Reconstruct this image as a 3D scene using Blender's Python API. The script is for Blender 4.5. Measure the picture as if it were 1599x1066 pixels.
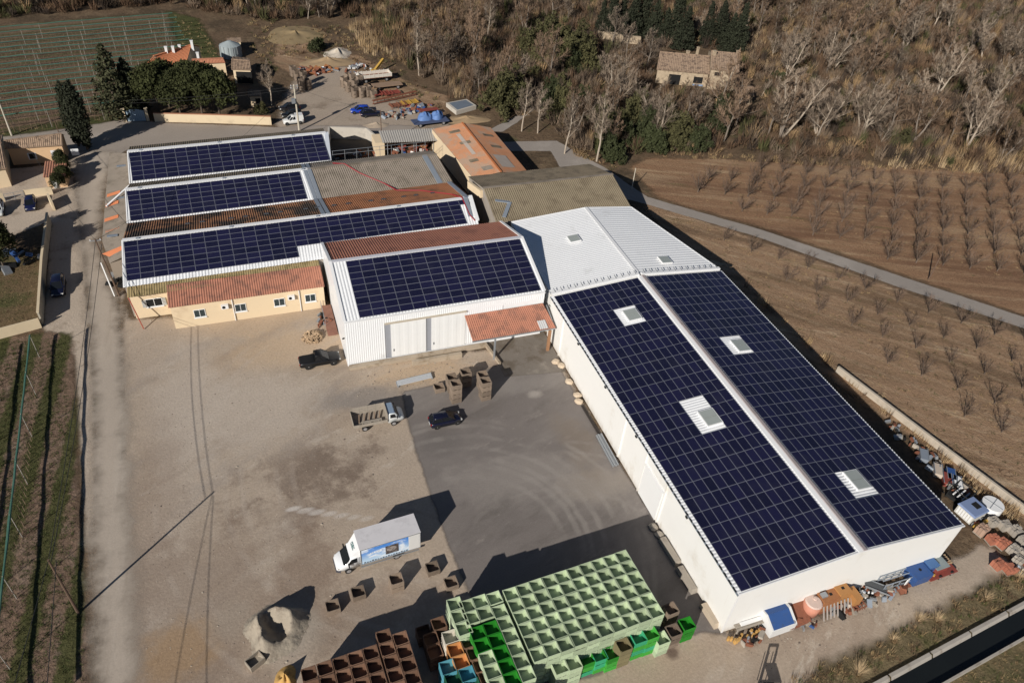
import bpy, math, random
import numpy as np
from mathutils import Matrix, Vector
# ------------------------------------------------------------------ camera, world, sun, exposure
for o in list(bpy.data.objects): bpy.data.objects.remove(o)
SC = bpy.context.scene
COL = SC.collection
CAMX, CAMY, CAMZ = -34.70, -26.07, 64.0
FPX, PITCH, ROLL, AZ = 1155.0, math.radians(39.64), math.radians(5.26), math.radians(22.52)
def _cam_axes():
    f = Vector((0, math.cos(PITCH), -math.sin(PITCH))); r0 = Vector((1, 0, 0)); u0 = Vector((0, math.sin(PITCH), math.cos(PITCH)))
    r = r0 * math.cos(ROLL) + u0 * math.sin(ROLL); u = u0 * math.cos(ROLL) - r0 * math.sin(ROLL)
    R = Matrix.Rotation(-AZ, 3, 'Z')
    return R @ f, R @ r, R @ u
CF, CR, CU = _cam_axes()
cam = bpy.data.cameras.new('camera'); camo = bpy.data.objects.new('camera', cam); COL.objects.link(camo)
cam.sensor_width = 36.0; cam.lens = 36.0 * FPX / 1599.0; cam.clip_start = 1.0; cam.clip_end = 3000.0
m = Matrix((CR, CU, -CF)).transposed().to_4x4(); m.translation = (CAMX, CAMY, CAMZ); camo.matrix_world = m
SC.camera = camo
def W(px, py, z=0.0):
    """survey point: where the line of sight through a photo pixel meets the level z"""
    d = CF * FPX + CR * (px - 800) + CU * (533 - py); t = (CAMZ - z) / (-d.z)
    return Vector((CAMX + d.x * t, CAMY + d.y * t, z))
SUN_EL = math.radians(27.2); SDX, SDY = 0.739, 0.674        # shadows run towards (+x, +y)
wd = bpy.data.worlds.new('World'); SC.world = wd; wd.use_nodes = True
nt = wd.node_tree; sky = nt.nodes.new('ShaderNodeTexSky'); sky.sky_type = 'NISHITA'; sky.sun_disc = False
sky.sun_elevation = SUN_EL; sky.sun_rotation = math.atan2(-SDX, -SDY); sky.air_density = 0.7; sky.dust_density = 0.15; sky.ozone_density = 1.0
bg = nt.nodes['Background']; bg.inputs['Strength'].default_value = 0.05; nt.links.new(sky.outputs[0], bg.inputs['Color'])
sl = bpy.data.lights.new('sun', 'SUN'); sl.energy = 5.0; sl.angle = math.radians(0.53); sl.color = (1.0, 0.945, 0.865)
so = bpy.data.objects.new('sun', sl); COL.objects.link(so)
so.rotation_euler = Vector((SDX * math.cos(SUN_EL), SDY * math.cos(SUN_EL), -math.sin(SUN_EL))).to_track_quat('-Z', 'Y').to_euler(); so.location = (-60, -60, 90)
vs = SC.view_settings; vs.view_transform = 'Standard'; vs.look = 'None'; vs.exposure = 0.0; vs.gamma = 1.0; vs.use_curve_mapping = False
SC.render.engine = 'CYCLES'
SC.cycles.max_bounces = 6; SC.cycles.diffuse_bounces = 2; SC.cycles.transparent_max_bounces = 24
random.seed(7); RNG = np.random.default_rng(7)
# ------------------------------------------------------------------ material helpers
MATS = {}
def _nodes(name):
    mt = bpy.data.materials.new(name); mt.use_nodes = True; n = mt.node_tree.nodes; l = mt.node_tree.links
    b = n['Principled BSDF']; return mt, n, l, b
def rgb(c, k=1.0): return (min(1, c[0] * k), min(1, c[1] * k), min(1, c[2] * k), 1)
def _noise(n, l, vec, scale, detail=5, rough=.55):
    t = n.new('ShaderNodeTexNoise'); t.inputs['Scale'].default_value = scale; t.inputs['Detail'].default_value = detail; t.inputs['Roughness'].default_value = rough
    l.new(vec, t.inputs['Vector']); return t.outputs['Fac']
def _ramp(n, l, fac, lo, hi):
    r = n.new('ShaderNodeMapRange'); r.interpolation_type = 'SMOOTHSTEP'; r.inputs[1].default_value = lo; r.inputs[2].default_value = hi; l.new(fac, r.inputs[0]); return r.outputs[0]
def _mix(n, l, fac, a, b, mode='MIX'):
    x = n.new('ShaderNodeMix'); x.data_type = 'RGBA'; x.blend_type = mode
    if isinstance(fac, (int, float)): x.inputs[0].default_value = fac
    else: l.new(fac, x.inputs[0])
    for s, v in ((6, a), (7, b)):
        if isinstance(v, tuple): x.inputs[s].default_value = v
        else: l.new(v, x.inputs[s])
    return x.outputs[2]
def _math(n, l, op, a, b=0.0):
    x = n.new('ShaderNodeMath'); x.operation = op
    for s, v in ((0, a), (1, b)):
        if isinstance(v, (int, float)): x.inputs[s].default_value = v
        else: l.new(v, x.inputs[s])
    return x.outputs[0]
def _bump(n, l, b, h, strength, dist=0.05):
    x = n.new('ShaderNodeBump'); x.inputs['Strength'].default_value = strength; x.inputs['Distance'].default_value = dist
    l.new(h, x.inputs['Height']); l.new(x.outputs[0], b.inputs['Normal'])
def pm(name, col, rough=.75, var=.18, scale=1.2, metal=0.0, spec=.3, bump=0.0, bscale=20, rand=0.0, dirt=None, dscale=.6, dlo=.5, dhi=.75, world=False, coat=0.0, trans=0.0):
    """general surface: base colour with mottling, optional dirt patches, per-object tint"""
    if name in MATS: return MATS[name]
    mt, n, l, b = _nodes(name)
    if world: v = n.new('ShaderNodeNewGeometry').outputs['Position']
    else: v = n.new('ShaderNodeTexCoord').outputs['Object']
    c = _mix(n, l, _noise(n, l, v, scale, 6, .6), rgb(col, 1 - var), rgb(col, 1 + var))
    if dirt: c = _mix(n, l, _ramp(n, l, _noise(n, l, v, dscale, 7, .65), dlo, dhi), c, rgb(dirt))
    if rand:
        oi = n.new('ShaderNodeObjectInfo'); r = n.new('ShaderNodeMapRange'); r.inputs[3].default_value = 1 - rand; r.inputs[4].default_value = 1 + rand; l.new(oi.outputs['Random'], r.inputs[0])
        hs = n.new('ShaderNodeHueSaturation'); l.new(c, hs.inputs['Color']); l.new(r.outputs[0], hs.inputs['Value']); c = hs.outputs[0]
    l.new(c, b.inputs['Base Color']); b.inputs['Roughness'].default_value = rough; b.inputs['Metallic'].default_value = metal; b.inputs['Specular IOR Level'].default_value = spec
    if coat: b.inputs['Coat Weight'].default_value = coat; b.inputs['Coat Roughness'].default_value = .08
    if bump: _bump(n, l, b, _noise(n, l, v, bscale, 4, .6), bump)
    MATS[name] = mt; return mt
def ground_mat(name, base, layers, rough=.95, fine=6.0, finev=.22, bump=.35, edge=None, edge_amp=1.2, edge_scale=.35, stripe=None, emboss=3.0, directional=None, spots=(), rings=()):
    """soil, gravel or asphalt in world space; layers = (colour, scale, lo, hi, strength); edge = width of the ragged border"""
    mt, n, l, b = _nodes(name)
    pos = n.new('ShaderNodeNewGeometry').outputs['Position']
    c = _mix(n, l, _noise(n, l, pos, .12, 6, .6), rgb(base, .86), rgb(base, 1.14))
    for i, (col, sc, lo, hi, st) in enumerate(layers):
        mp = n.new('ShaderNodeMapping'); l.new(pos, mp.inputs['Vector']); mp.inputs['Location'].default_value = (13.7 * i + 3, 7.1 * i, 0)
        if directional: mp.vector_type = 'TEXTURE'; mp.inputs['Rotation'].default_value = (0, 0, directional[0]); mp.inputs['Scale'].default_value = (directional[1], 1, 1)
        f = _ramp(n, l, _noise(n, l, mp.outputs[0], sc, 5, .68), lo, hi); c = _mix(n, l, _math(n, l, 'MULTIPLY', f, st), c, rgb(col))
    if spots or rings:                             # stains, spilt soil and wheel marks at their surveyed places
        sx = n.new('ShaderNodeSeparateXYZ'); l.new(pos, sx.inputs[0]); wob = _math(n, l, 'SUBTRACT', _noise(n, l, pos, .22, 5, .7), .5)
    def dist(x, y, kx=1.0, ky=1.0):
        return _math(n, l, 'SQRT', _math(n, l, 'ADD', _math(n, l, 'POWER', _math(n, l, 'MULTIPLY', _math(n, l, 'SUBTRACT', sx.outputs[0], x), kx), 2), _math(n, l, 'POWER', _math(n, l, 'MULTIPLY', _math(n, l, 'SUBTRACT', sx.outputs[1], y), ky), 2)))
    for (p, rx_, ry_, col, st, wb) in spots:
        d = _math(n, l, 'ADD', dist(p[0], p[1], 1 / rx_, 1 / ry_), _math(n, l, 'MULTIPLY', wob, wb)); f = _ramp(n, l, d, 1.15, .35); c = _mix(n, l, _math(n, l, 'MULTIPLY', f, st), c, rgb(col))
    for (p, rad, wid, col, st) in rings:
        d = _math(n, l, 'ABSOLUTE', _math(n, l, 'SUBTRACT', _math(n, l, 'ADD', dist(p[0], p[1]), _math(n, l, 'MULTIPLY', wob, 1.2)), rad)); f = _ramp(n, l, d, wid, wid * .2); c = _mix(n, l, _math(n, l, 'MULTIPLY', _math(n, l, 'MULTIPLY', f, st), _ramp(n, l, _noise(n, l, pos, .16, 3, .6), .4, .62)), c, rgb(col))
    if stripe:                                     # strips of grass / worked soil along the rows
        ang, period, col, lo, hi, st = stripe
        mp = n.new('ShaderNodeMapping'); mp.inputs['Rotation'].default_value = (0, 0, ang); l.new(pos, mp.inputs['Vector'])
        sx = n.new('ShaderNodeSeparateXYZ'); l.new(mp.outputs[0], sx.inputs[0])
        w = _math(n, l, 'SINE', _math(n, l, 'MULTIPLY', sx.outputs[0], 2 * math.pi / period))
        w = _math(n, l, 'ADD', w, _math(n, l, 'MULTIPLY', _math(n, l, 'SUBTRACT', _noise(n, l, pos, .9, 4, .7), .5), 2.6))
        c = _mix(n, l, _math(n, l, 'MULTIPLY', _ramp(n, l, w, lo, hi), st), c, rgb(col))
    f = _noise(n, l, pos, fine, 4, .75)
    mr = n.new('ShaderNodeMapRange'); mr.inputs[1].default_value = .25; mr.inputs[2].default_value = .75; mr.inputs[3].default_value = 1 - finev; mr.inputs[4].default_value = 1 + finev; l.new(f, mr.inputs[0])
    hs = n.new('ShaderNodeHueSaturation'); l.new(c, hs.inputs['Color']); l.new(mr.outputs[0], hs.inputs['Value'])
    l.new(hs.outputs[0], b.inputs['Base Color']); b.inputs['Roughness'].default_value = rough; b.inputs['Specular IOR Level'].default_value = .15
    h = _math(n, l, 'ADD', _noise(n, l, pos, emboss, 5, .7), _math(n, l, 'MULTIPLY', _noise(n, l, pos, .35, 4, .5), .8))
    _bump(n, l, b, h, bump, .25)
    if edge:
        at = n.new('ShaderNodeAttribute'); at.attribute_name = 'edge'
        d = _math(n, l, 'ADD', at.outputs['Fac'], _math(n, l, 'MULTIPLY', _math(n, l, 'SUBTRACT', _noise(n, l, pos, edge_scale, 5, .7), .5), edge_amp * 2))
        a = _ramp(n, l, d, -edge, edge); l.new(a, b.inputs['Alpha'])
    return mt
# ------------------------------------------------------------------ mesh helpers
class MB:
    def __init__(s): s.v = []; s.f = []; s.m = []
    def quad(s, a, b, c, d, m=0): s.poly((a, b, c, d), m)
    def poly(s, pts, m=0):
        i = len(s.v); s.v += [tuple(p) for p in pts]; s.f.append(tuple(range(i, i + len(pts)))); s.m.append(m)
    def box(s, c, d, rz=0.0, m=0, taper=1.0, rx=0.0):
        x, y, z = d[0] / 2, d[1] / 2, d[2] / 2; i = len(s.v); C, S = math.cos(rz), math.sin(rz)
        for sz in (-1, 1):
            k = taper if sz > 0 else 1
            for sx, sy in ((-1, -1), (1, -1), (1, 1), (-1, 1)):
                px, py = sx * x * k, sy * y * k; pz = sz * z
                if rx: py, pz = py * math.cos(rx) - pz * math.sin(rx), py * math.sin(rx) + pz * math.cos(rx)
                s.v.append((c[0] + px * C - py * S, c[1] + px * S + py * C, c[2] + pz))
        for f in ((0, 3, 2, 1), (4, 5, 6, 7), (0, 1, 5, 4), (1, 2, 6, 5), (2, 3, 7, 6), (3, 0, 4, 7)): s.f.append(tuple(i + k for k in f)); s.m.append(m)
        return s
    def mm(s, x0, y0, z0, x1, y1, z1, m=0): return s.box(((x0 + x1) / 2, (y0 + y1) / 2, (z0 + z1) / 2), (abs(x1 - x0), abs(y1 - y0), abs(z1 - z0)), 0, m)
    def bar(s, a, b, w, h=None, m=0):
        a, b = Vector(a), Vector(b); d = b - a; L = d.length
        if L < 1e-6: return s
        d /= L; up = Vector((0, 0, 1)) if abs(d.z) < .95 else Vector((1, 0, 0)); r = d.cross(up).normalized(); u = r.cross(d); h = h or w; i = len(s.v)
        for p in (a, b):
            for sx, sy in ((-1, -1), (1, -1), (1, 1), (-1, 1)): s.v.append(tuple(p + r * sx * w / 2 + u * sy * h / 2))
        for f in ((0, 3, 2, 1), (4, 5, 6, 7), (0, 1, 5, 4), (1, 2, 6, 5), (2, 3, 7, 6), (3, 0, 4, 7)): s.f.append(tuple(i + k for k in f)); s.m.append(m)
        return s
    def tube(s, a, b, r0, r1=None, n=8, m=0, cap=True):
        r1 = r0 if r1 is None else r1; a, b = Vector(a), Vector(b); d = (b - a)
        if d.length < 1e-6: return s
        d.normalize(); up = Vector((0, 0, 1)) if abs(d.z) < .9 else Vector((1, 0, 0)); r = d.cross(up).normalized(); u = r.cross(d); i = len(s.v)
        for p, q in ((a, r0), (b, r1)):
            for k in range(n): t = 2 * math.pi * k / n; s.v.append(tuple(p + (r * math.cos(t) + u * math.sin(t)) * q))
        for k in range(n): s.f.append((i + k, i + (k + 1) % n, i + n + (k + 1) % n, i + n + k)); s.m.append(m)
        if cap: s.f.append(tuple(i + n + k for k in range(n))); s.m.append(m); s.f.append(tuple(i + n - 1 - k for k in range(n))); s.m.append(m)
        return s
    def prism(s, prof, a, b, axis='x', m=0):
        """profile of (p, z) pairs swept along x (p = y) or y (p = x)"""
        n = len(prof); i = len(s.v)
        for t in (a, b):
            for p, z in prof: s.v.append((t, p, z) if axis == 'x' else (p, t, z))
        for k in range(n): s.f.append((i + k, i + (k + 1) % n, i + n + (k + 1) % n, i + n + k)); s.m.append(m)
        s.f.append(tuple(i + n - 1 - k for k in range(n))); s.m.append(m); s.f.append(tuple(i + n + k for k in range(n))); s.m.append(m)
        return s
    def loft(s, rings, m=0, cap=True):
        n = len(rings[0]); i = len(s.v)
        for r in rings: s.v += [tuple(p) for p in r]
        for j in range(len(rings) - 1):
            for k in range(n): s.f.append((i + j * n + k, i + j * n + (k + 1) % n, i + (j + 1) * n + (k + 1) % n, i + (j + 1) * n + k)); s.m.append(m)
        if cap: s.f.append(tuple(i + k for k in reversed(range(n)))); s.m.append(m); s.f.append(tuple(i + (len(rings) - 1) * n + k for k in range(n))); s.m.append(m)
        return s
    def corr(s, a, b, c, d, pitch=.33, amp=.05, m=0, square=False):
        """corrugated sheet: ribs run a->d and b->c, the wave runs a->b"""
        a, b, c, d = (Vector(p) for p in (a, b, c, d)); n = max(2, int((b - a).length / pitch)); nrm = (b - a).cross(d - a).normalized()
        if nrm.z < 0: nrm = -nrm
        prof = ((0, 0), (.38, 0), (.5, 1), (.88, 1)) if square else ((0, 0), (.25, .5), (.5, 1), (.75, .5)); i = len(s.v); cnt = 0
        for k in range(n + 1):
            for t, h in (prof if k < n else ((0, 0),)):
                q = (k + t) / n; o = nrm * (h * amp); s.v.append(tuple(a.lerp(b, q) + o)); s.v.append(tuple(d.lerp(c, q) + o)); cnt += 1
        for k in range(cnt - 1): s.f.append((i + 2 * k, i + 2 * k + 2, i + 2 * k + 3, i + 2 * k + 1)); s.m.append(m)
        return s
    def mesh(s, name, mats, smooth=False):
        me = bpy.data.meshes.new(name); me.from_pydata(s.v, [], s.f)
        for x in (mats if isinstance(mats, (list, tuple)) else [mats]): me.materials.append(x)
        if any(s.m): me.polygons.foreach_set('material_index', s.m)
        if smooth: me.polygons.foreach_set('use_smooth', [True] * len(me.polygons))
        me.update(); return me
    def build(s, name, mats, parent=None, smooth=False, loc=None, rz=0.0):
        return link(name, s.mesh(name, mats, smooth), parent, loc, rz)
def link(name, data, parent=None, loc=None, rz=0.0):
    o = bpy.data.objects.new(name, data); COL.objects.link(o)
    if parent is not None: o.parent = parent
    if loc is not None: o.location = loc
    if rz: o.rotation_euler = (0, 0, rz)
    return o
def tag(o, label, cat, group=None, kind=None):
    o['label'] = label; o['category'] = cat
    if group: o['group'] = group
    if kind: o['kind'] = kind
    return o
def struct(o): o['kind'] = 'structure'; return o
def thing(name, label, cat, loc=(0, 0, 0), rz=0.0, group=None):
    o = link(name, None, None, loc, rz); o.empty_display_size = .3; return tag(o, label, cat, group)
def dup(root, loc, rz=0.0, label=None, scale=None, group=None):
    r = root.copy(); COL.objects.link(r); r.location = loc; r.rotation_euler = (0, 0, rz)
    if scale: r.scale = scale if isinstance(scale, tuple) else (scale,) * 3
    if label: r['label'] = label
    if group: r['group'] = group
    for ch in list(root.children):
        c = ch.copy(); COL.objects.link(c); c.parent = r
        for gch in list(ch.children): e = gch.copy(); COL.objects.link(e); e.parent = c
    return r
def np_mesh(name, V, F, mats, mi=None):
    """V (n,3), F (k,3 or 4) arrays"""
    me = bpy.data.meshes.new(name); V = np.asarray(V, np.float32); F = np.asarray(F, np.int32); k = F.shape[1]
    me.vertices.add(len(V)); me.vertices.foreach_set('co', V.ravel()); me.loops.add(F.size); me.loops.foreach_set('vertex_index', F.ravel())
    me.polygons.add(len(F)); me.polygons.foreach_set('loop_start', np.arange(0, F.size, k, dtype=np.int32)); me.polygons.foreach_set('loop_total', np.full(len(F), k, np.int32))
    for x in (mats if isinstance(mats, (list, tuple)) else [mats]): me.materials.append(x)
    if mi is not None: me.polygons.foreach_set('material_index', np.asarray(mi, np.int32))
    me.update(calc_edges=True); return me
def poly_sd(P, poly):
    """signed distance of points (n,2) to a polygon, positive inside"""
    poly = np.asarray(poly, float); n = len(poly); d = np.full(len(P), 1e9); ins = np.zeros(len(P), bool)
    for i in range(n):
        a, b = poly[i], poly[(i + 1) % n]; e = b - a; w = P - a; t = np.clip((w @ e) / max(e @ e, 1e-9), 0, 1); d = np.minimum(d, np.linalg.norm(w - t[:, None] * e, axis=1))
        c1 = (a[1] > P[:, 1]) != (b[1] > P[:, 1])
        with np.errstate(divide='ignore', invalid='ignore'): xs = (b[0] - a[0]) * (P[:, 1] - a[1]) / (b[1] - a[1] + 1e-12) + a[0]
        ins ^= c1 & (P[:, 0] < xs)
    return np.where(ins, d, -d)
def patch(name, pts, mat, z, res=1.0, margin=2.0, hfun=None):
    """a sheet of ground over a polygon, with the distance to its border stored for the ragged edge"""
    poly = np.array([(p[0], p[1]) for p in pts]); lo = poly.min(0) - margin; hi = poly.max(0) + margin
    nx, ny = int((hi[0] - lo[0]) / res) + 2, int((hi[1] - lo[1]) / res) + 2
    X, Y = np.meshgrid(lo[0] + np.arange(nx) * res, lo[1] + np.arange(ny) * res); P = np.stack([X.ravel(), Y.ravel()], 1); sd = poly_sd(P, poly)
    idx = np.arange(nx * ny).reshape(ny, nx); F = np.stack([idx[:-1, :-1], idx[:-1, 1:], idx[1:, 1:], idx[1:, :-1]], -1).reshape(-1, 4)
    F = F[(sd[F].max(1) > -margin)]; used = np.unique(F); remap = np.full(nx * ny, -1); remap[used] = np.arange(len(used)); F = remap[F]; P = P[used]; sd = sd[used]
    Z = np.full(len(P), z)
    if hfun is not None: Z = Z + hfun(P, sd)
    me = np_mesh(name, np.column_stack([P, Z]), F, mat); at = me.attributes.new('edge', 'FLOAT', 'POINT'); at.data.foreach_set('value', sd.astype(np.float32))
    return struct(link(name, me))
def px(*pts): return [W(*p) for p in pts]
# ------------------------------------------------------------------ ground, roads, yard
def V2(x, y): return Vector((x, y, 0))
g_scrub = ground_mat('scrub_soil', (.135, .092, .058), [((.075, .055, .035), .09, .45, .62, .8), ((.20, .145, .09), .21, .5, .7, .7), ((.07, .085, .03), .06, .58, .7, .6)], fine=1.6, finev=.4, bump=.9, emboss=1.1)
S = 900
me = MB(); me.quad((-S, -S, -.02), (S, -S, -.02), (S, S, -.02), (-S, S, -.02)); struct(me.build('ground', g_scrub))
g_orch = ground_mat('orchard_soil', (.275, .165, .097), [((.43, .30, .185), .45, .54, .66, .8), ((.165, .09, .055), .10, .46, .62, .75), ((.38, .265, .165), .10, .52, .66, .7), ((.13, .125, .052), .35, .60, .70, .5)], fine=2.4, finev=.3, bump=.8, edge=.8, directional=(-.41, 7.0), stripe=(-1.163, 2.95, (.39, .27, .165), .3, 1.3, .32))
g_field = ground_mat('strip_soil', (.315, .205, .127), [((.50, .375, .25), .5, .56, .67, .85), ((.165, .108, .066), .16, .46, .62, .8), ((.20, .14, .085), .9, .54, .68, .5), ((.15, .14, .055), .25, .58, .72, .55)], fine=2.4, finev=.3, bump=.8, edge=.8, directional=(-.62, 6.0), stripe=(-.675, 2.85, (.46, .34, .225), .3, 1.3, .3))
patch('orchard_field', px((985, 262), (1030, 310), (1180, 352), (1400, 425), (1640, 505), (1640, 272), (1300, 258), (1120, 248), (1010, 247)), g_orch, .004, 1.0)
patch('field_strip', px((1000, 312), (1060, 390), (1150, 470), (1310, 600), (1599, 812), (1660, 880), (1700, 560), (1400, 450), (1180, 372)), g_field, .004, .8)
TAN, DBR, GRY, PAL = (.50, .37, .25), (.155, .112, .085), (.245, .22, .20), (.50, .43, .36)
g_yard = ground_mat('yard_gravel', (.425, .345, .27), [((.27, .205, .155), .07, .5, .64, .6), ((.48, .41, .34), .06, .52, .7, .7), ((.31, .27, .24), .12, .52, .68, .5), ((.22, .172, .135), .35, .58, .72, .38), ((.55, .48, .40), .45, .56, .70, .55), ((.25, .2, .155), 1.3, .62, .74, .25), ((.56, .49, .42), 1.7, .62, .74, .35)], fine=3.6, finev=.16, bump=.22, emboss=4, edge=.5, directional=(.55, 2.4),
    spots=[(W(470, 545), 14, 5, TAN, .75, 2), (W(650, 585), 9, 3.2, TAN, .8, 2), (W(430, 500), 13, 3, TAN, .5, 2), (W(470, 735), 8, 5, DBR, .55, 4.5), (W(530, 720), 6, 3, DBR, .45, 4), (W(450, 790), 6, 3, DBR, .35, 4), (W(560, 620), 7, 2.5, GRY, .75, 2), (W(400, 640), 9, 9, PAL, .65, 2), (W(290, 640), 5, 16, PAL, .6, 2), (W(260, 860), 3, 9, PAL, .4, 2), (W(300, 960), 13, 12, (.25, .185, .14), .5, 2.8), (W(230, 800), 4, 16, (.29, .22, .17), .45, 2.5), (W(560, 960), 9, 4, (.23, .17, .13), .5, 3), (W(280, 1010), 4, 4, (.36, .23, .12), .6, 2), (W(470, 910), 4, 8, (.24, .175, .13), .6, 2), (W(360, 970), 2.4, 2.4, (.36, .30, .24), .6, 1.5), (W(455, 985), 3.4, 3.6, (.40, .35, .29), .75, 1.5), (W(1060, 1035), 12, 2.5, (.43, .33, .24), .6, 2), (W(1200, 985), 6, 1.2, DBR, .35, 2), (W(1050, 1018), .8, .8, DBR, .9, .8)] + [(W(458 + k * 19, 794 + k * 2.6), 1.0, .38, (.60, .55, .50), .8 - .07 * k, 1.2) for k in range(7)],
    rings=[(W(700, 700), r, .5, (.46, .39, .325), .3) for r in (15, 17.2, 19, 22.5, 24.2, 29, 30.8)] + [(W(520, 1150), r, .4, (.27, .21, .165), .3) for r in (12, 13.9, 17, 18.8, 23)])
patch('yard', px((190, 440), (200, 500), (520, 480), (560, 560), (860, 540), (1110, 990), (1300, 960), (1540, 850), (1599, 890), (1480, 960), (1350, 1020), (1180, 1100), (0, 1180), (190, 1180)) , g_yard, .008, .8)
g_field2 = ground_mat('bank_soil', (.16, .125, .07), [((.24, .19, .11), .25, .5, .66, .8), ((.085, .085, .035), .16, .5, .66, .7)], fine=2.8, finev=.35, bump=.9, edge=1.0)
patch('canal_bank', px((1215, 1120), (1290, 1040), (1370, 1005), (1500, 935), (1620, 870), (1760, 960), (1620, 1200), (1300, 1250)), g_field2, .012, .8, 2.5)
g_asph = ground_mat('worn_asphalt', (.195, .172, .158), [((.275, .247, .223), .08, .46, .64, .7), ((.125, .11, .10), .16, .5, .68, .6), ((.32, .285, .255), .6, .58, .72, .5), ((.14, .122, .11), .9, .6, .72, .4), ((.34, .31, .28), 2.2, .64, .74, .5)], fine=9, finev=.16, bump=.1, edge=.3, edge_amp=.45, directional=(.35, 2.6),
    spots=[(W(800, 745), 10, 3.5, (.28, .25, .225), .7, 2), (W(930, 760), 5, 3, (.30, .262, .225), .7, 2), (W(810, 600), 4, 2, (.26, .235, .215), .7, 2), (W(690, 690), 3, 2.5, (.15, .135, .125), .5, 2), (W(900, 690), 2.5, 6, (.22, .18, .145), .6, 2), (W(835, 615), 1.2, .8, (.40, .36, .32), .7, 2), (W(1035, 640), 2, 2, DBR, .4, 1)],
    rings=[(W(740, 860), r, .5, (.33, .30, .27), .42) for r in (9.5, 11.2, 12.2, 13.8, 15.6, 17.3, 18.2)] + [(W(900, 930), r, .4, (.30, .27, .245), .35) for r in (13, 14.7, 18.5, 20.1)])
patch('asphalt_apron', px((628, 612), (640, 668), (668, 760), (712, 880), (770, 1010), (830, 1080), (940, 1050), (1010, 1008), (1100, 985), (1135, 990), (862, 556), (800, 558), (735, 590)), g_asph, .016, .5, 1.0)
g_ramp = ground_mat('stained_concrete', (.20, .175, .15), [((.13, .105, .08), .3, .48, .64, .8), ((.30, .265, .225), .4, .55, .7, .7)], fine=7, finev=.15, bump=.1, edge=.05, edge_amp=.05)
patch('loading_ramp', [V2(-8.6, 46.4), V2(-8.3, 38.8), V2(-.15, 37.7), V2(-.15, 46.4)], g_ramp, .022, .4, .5)
g_road = ground_mat('dusty_road', (.435, .37, .305), [((.34, .285, .23), .3, .5, .68, .7), ((.52, .46, .39), .2, .52, .7, .6)], fine=5, finev=.1, bump=.1, edge=1.3, edge_amp=1.6, directional=(1.53, 9.0))
patch('road', px((112, 236), (123, 330), (132, 430), (145, 560), (147, 700), (148, 860), (150, 1100), (213, 1100), (210, 900), (199, 740), (197, 640), (190, 530), (176, 455), (152, 385), (160, 300), (178, 238)), g_road, .020, .6, 1.5)
g_verge = ground_mat('house_forecourt', (.47, .39, .31), [((.26, .20, .15), .2, .5, .66, .7), ((.18, .14, .10), .35, .6, .74, .6)], fine=4, finev=.18, bump=.3, edge=.35, edge_amp=.8)
patch('forecourt', px((-90, 340), (-60, 270), (110, 255), (125, 330), (134, 430), (146, 600), (150, 780), (140, 900), (118, 560), (80, 520), (66, 512), (80, 345), (0, 375)), g_verge, .013, .6)
g_nroad = ground_mat('north_road', (.33, .285, .245), [((.26, .22, .19), .08, .5, .66, .7), ((.40, .35, .30), .12, .55, .7, .6)], fine=4, finev=.12, bump=.15, edge=.3, edge_amp=.6)
patch('side_road', px((-80, 232), (0, 214), (110, 200), (190, 187), (260, 192), (440, 199), (470, 196), (640, 196), (700, 214), (640, 226), (600, 222), (510, 205), (200, 234), (175, 250), (105, 246), (60, 225)), g_nroad, .018, .8, 2)
g_park = ground_mat('scrap_yard_dirt', (.38, .31, .245), [((.22, .17, .125), .12, .5, .66, .7), ((.38, .315, .25), .16, .55, .7, .5)], fine=3, finev=.2, bump=.35, edge=.8, edge_amp=1.6)
patch('scrap_yard', px((430, 205), (445, 150), (470, 110), (545, 104), (560, 150), (640, 160), (700, 190), (700, 212), (560, 205)), g_park, .010, .9, 3)
patch('clearing', px((425, 100), (440, 45), (475, 40), (500, 90), (560, 85), (640, 130), (700, 150), (690, 200), (560, 160)), g_field, .006, 1.2, 3)
g_lane = ground_mat('lane_asphalt', (.30, .265, .235), [((.36, .32, .285), .1, .5, .66, .8), ((.17, .15, .135), .18, .55, .7, .5)], fine=4, finev=.12, bump=.1, edge=.12, edge_amp=.3)
patch('lane', px((985, 290), (1012, 308), (1180, 356), (1400, 429), (1700, 528), (1700, 546), (1400, 447), (1180, 369), (1020, 322), (975, 310), (880, 270), (860, 236), (780, 236), (780, 222), (870, 220), (905, 240), (945, 262)), g_lane, .020, .5, 1.5)
patch('track', px((760, 205), (800, 185), (850, 150), (858, 153), (810, 190), (785, 206)), g_lane, .014, .5, 1.2)
g_vine = ground_mat('vine_soil', (.20, .135, .095), [((.26, .19, .145), .3, .5, .66, .7), ((.11, .075, .05), .5, .55, .7, .6)], fine=3, finev=.32, bump=.8, edge=.6, edge_amp=1.2, stripe=(.065, 3.62, (.06, .07, .02), -.35, .5, .85))
patch('vineyard_ground', px((-60, 530), (60, 522), (112, 520), (118, 640), (122, 800), (135, 960), (144, 1120), (-200, 1150), (-260, 600)), g_vine, .016, .7)
g_vine2 = ground_mat('far_vine_soil', (.16, .11, .072), [((.22, .155, .105), .2, .5, .66, .7), ((.10, .07, .045), .3, .55, .7, .6)], fine=1.6, finev=.35, bump=.8, edge=1.2, edge_amp=2.5, stripe=(1.37, 3.42, (.075, .075, .03), .1, .9, .7))
patch('far_vineyard_ground', px((-120, 52), (0, 38), (285, 18), (325, 60), (345, 95), (250, 120), (190, 175), (100, 200), (0, 214), (-150, 240)), g_vine2, .004, 1.4, 3)
g_grass = ground_mat('winter_grass', (.075, .080, .030), [((.14, .115, .055), .25, .5, .66, .7), ((.04, .05, .018), .4, .52, .7, .6)], fine=3, finev=.4, bump=.9, edge=.9, edge_amp=2)
patch('grass_slope', px((262, 18), (310, 30), (350, 100), (330, 150), (290, 110)), g_grass, .008, 1.2, 3)
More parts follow.
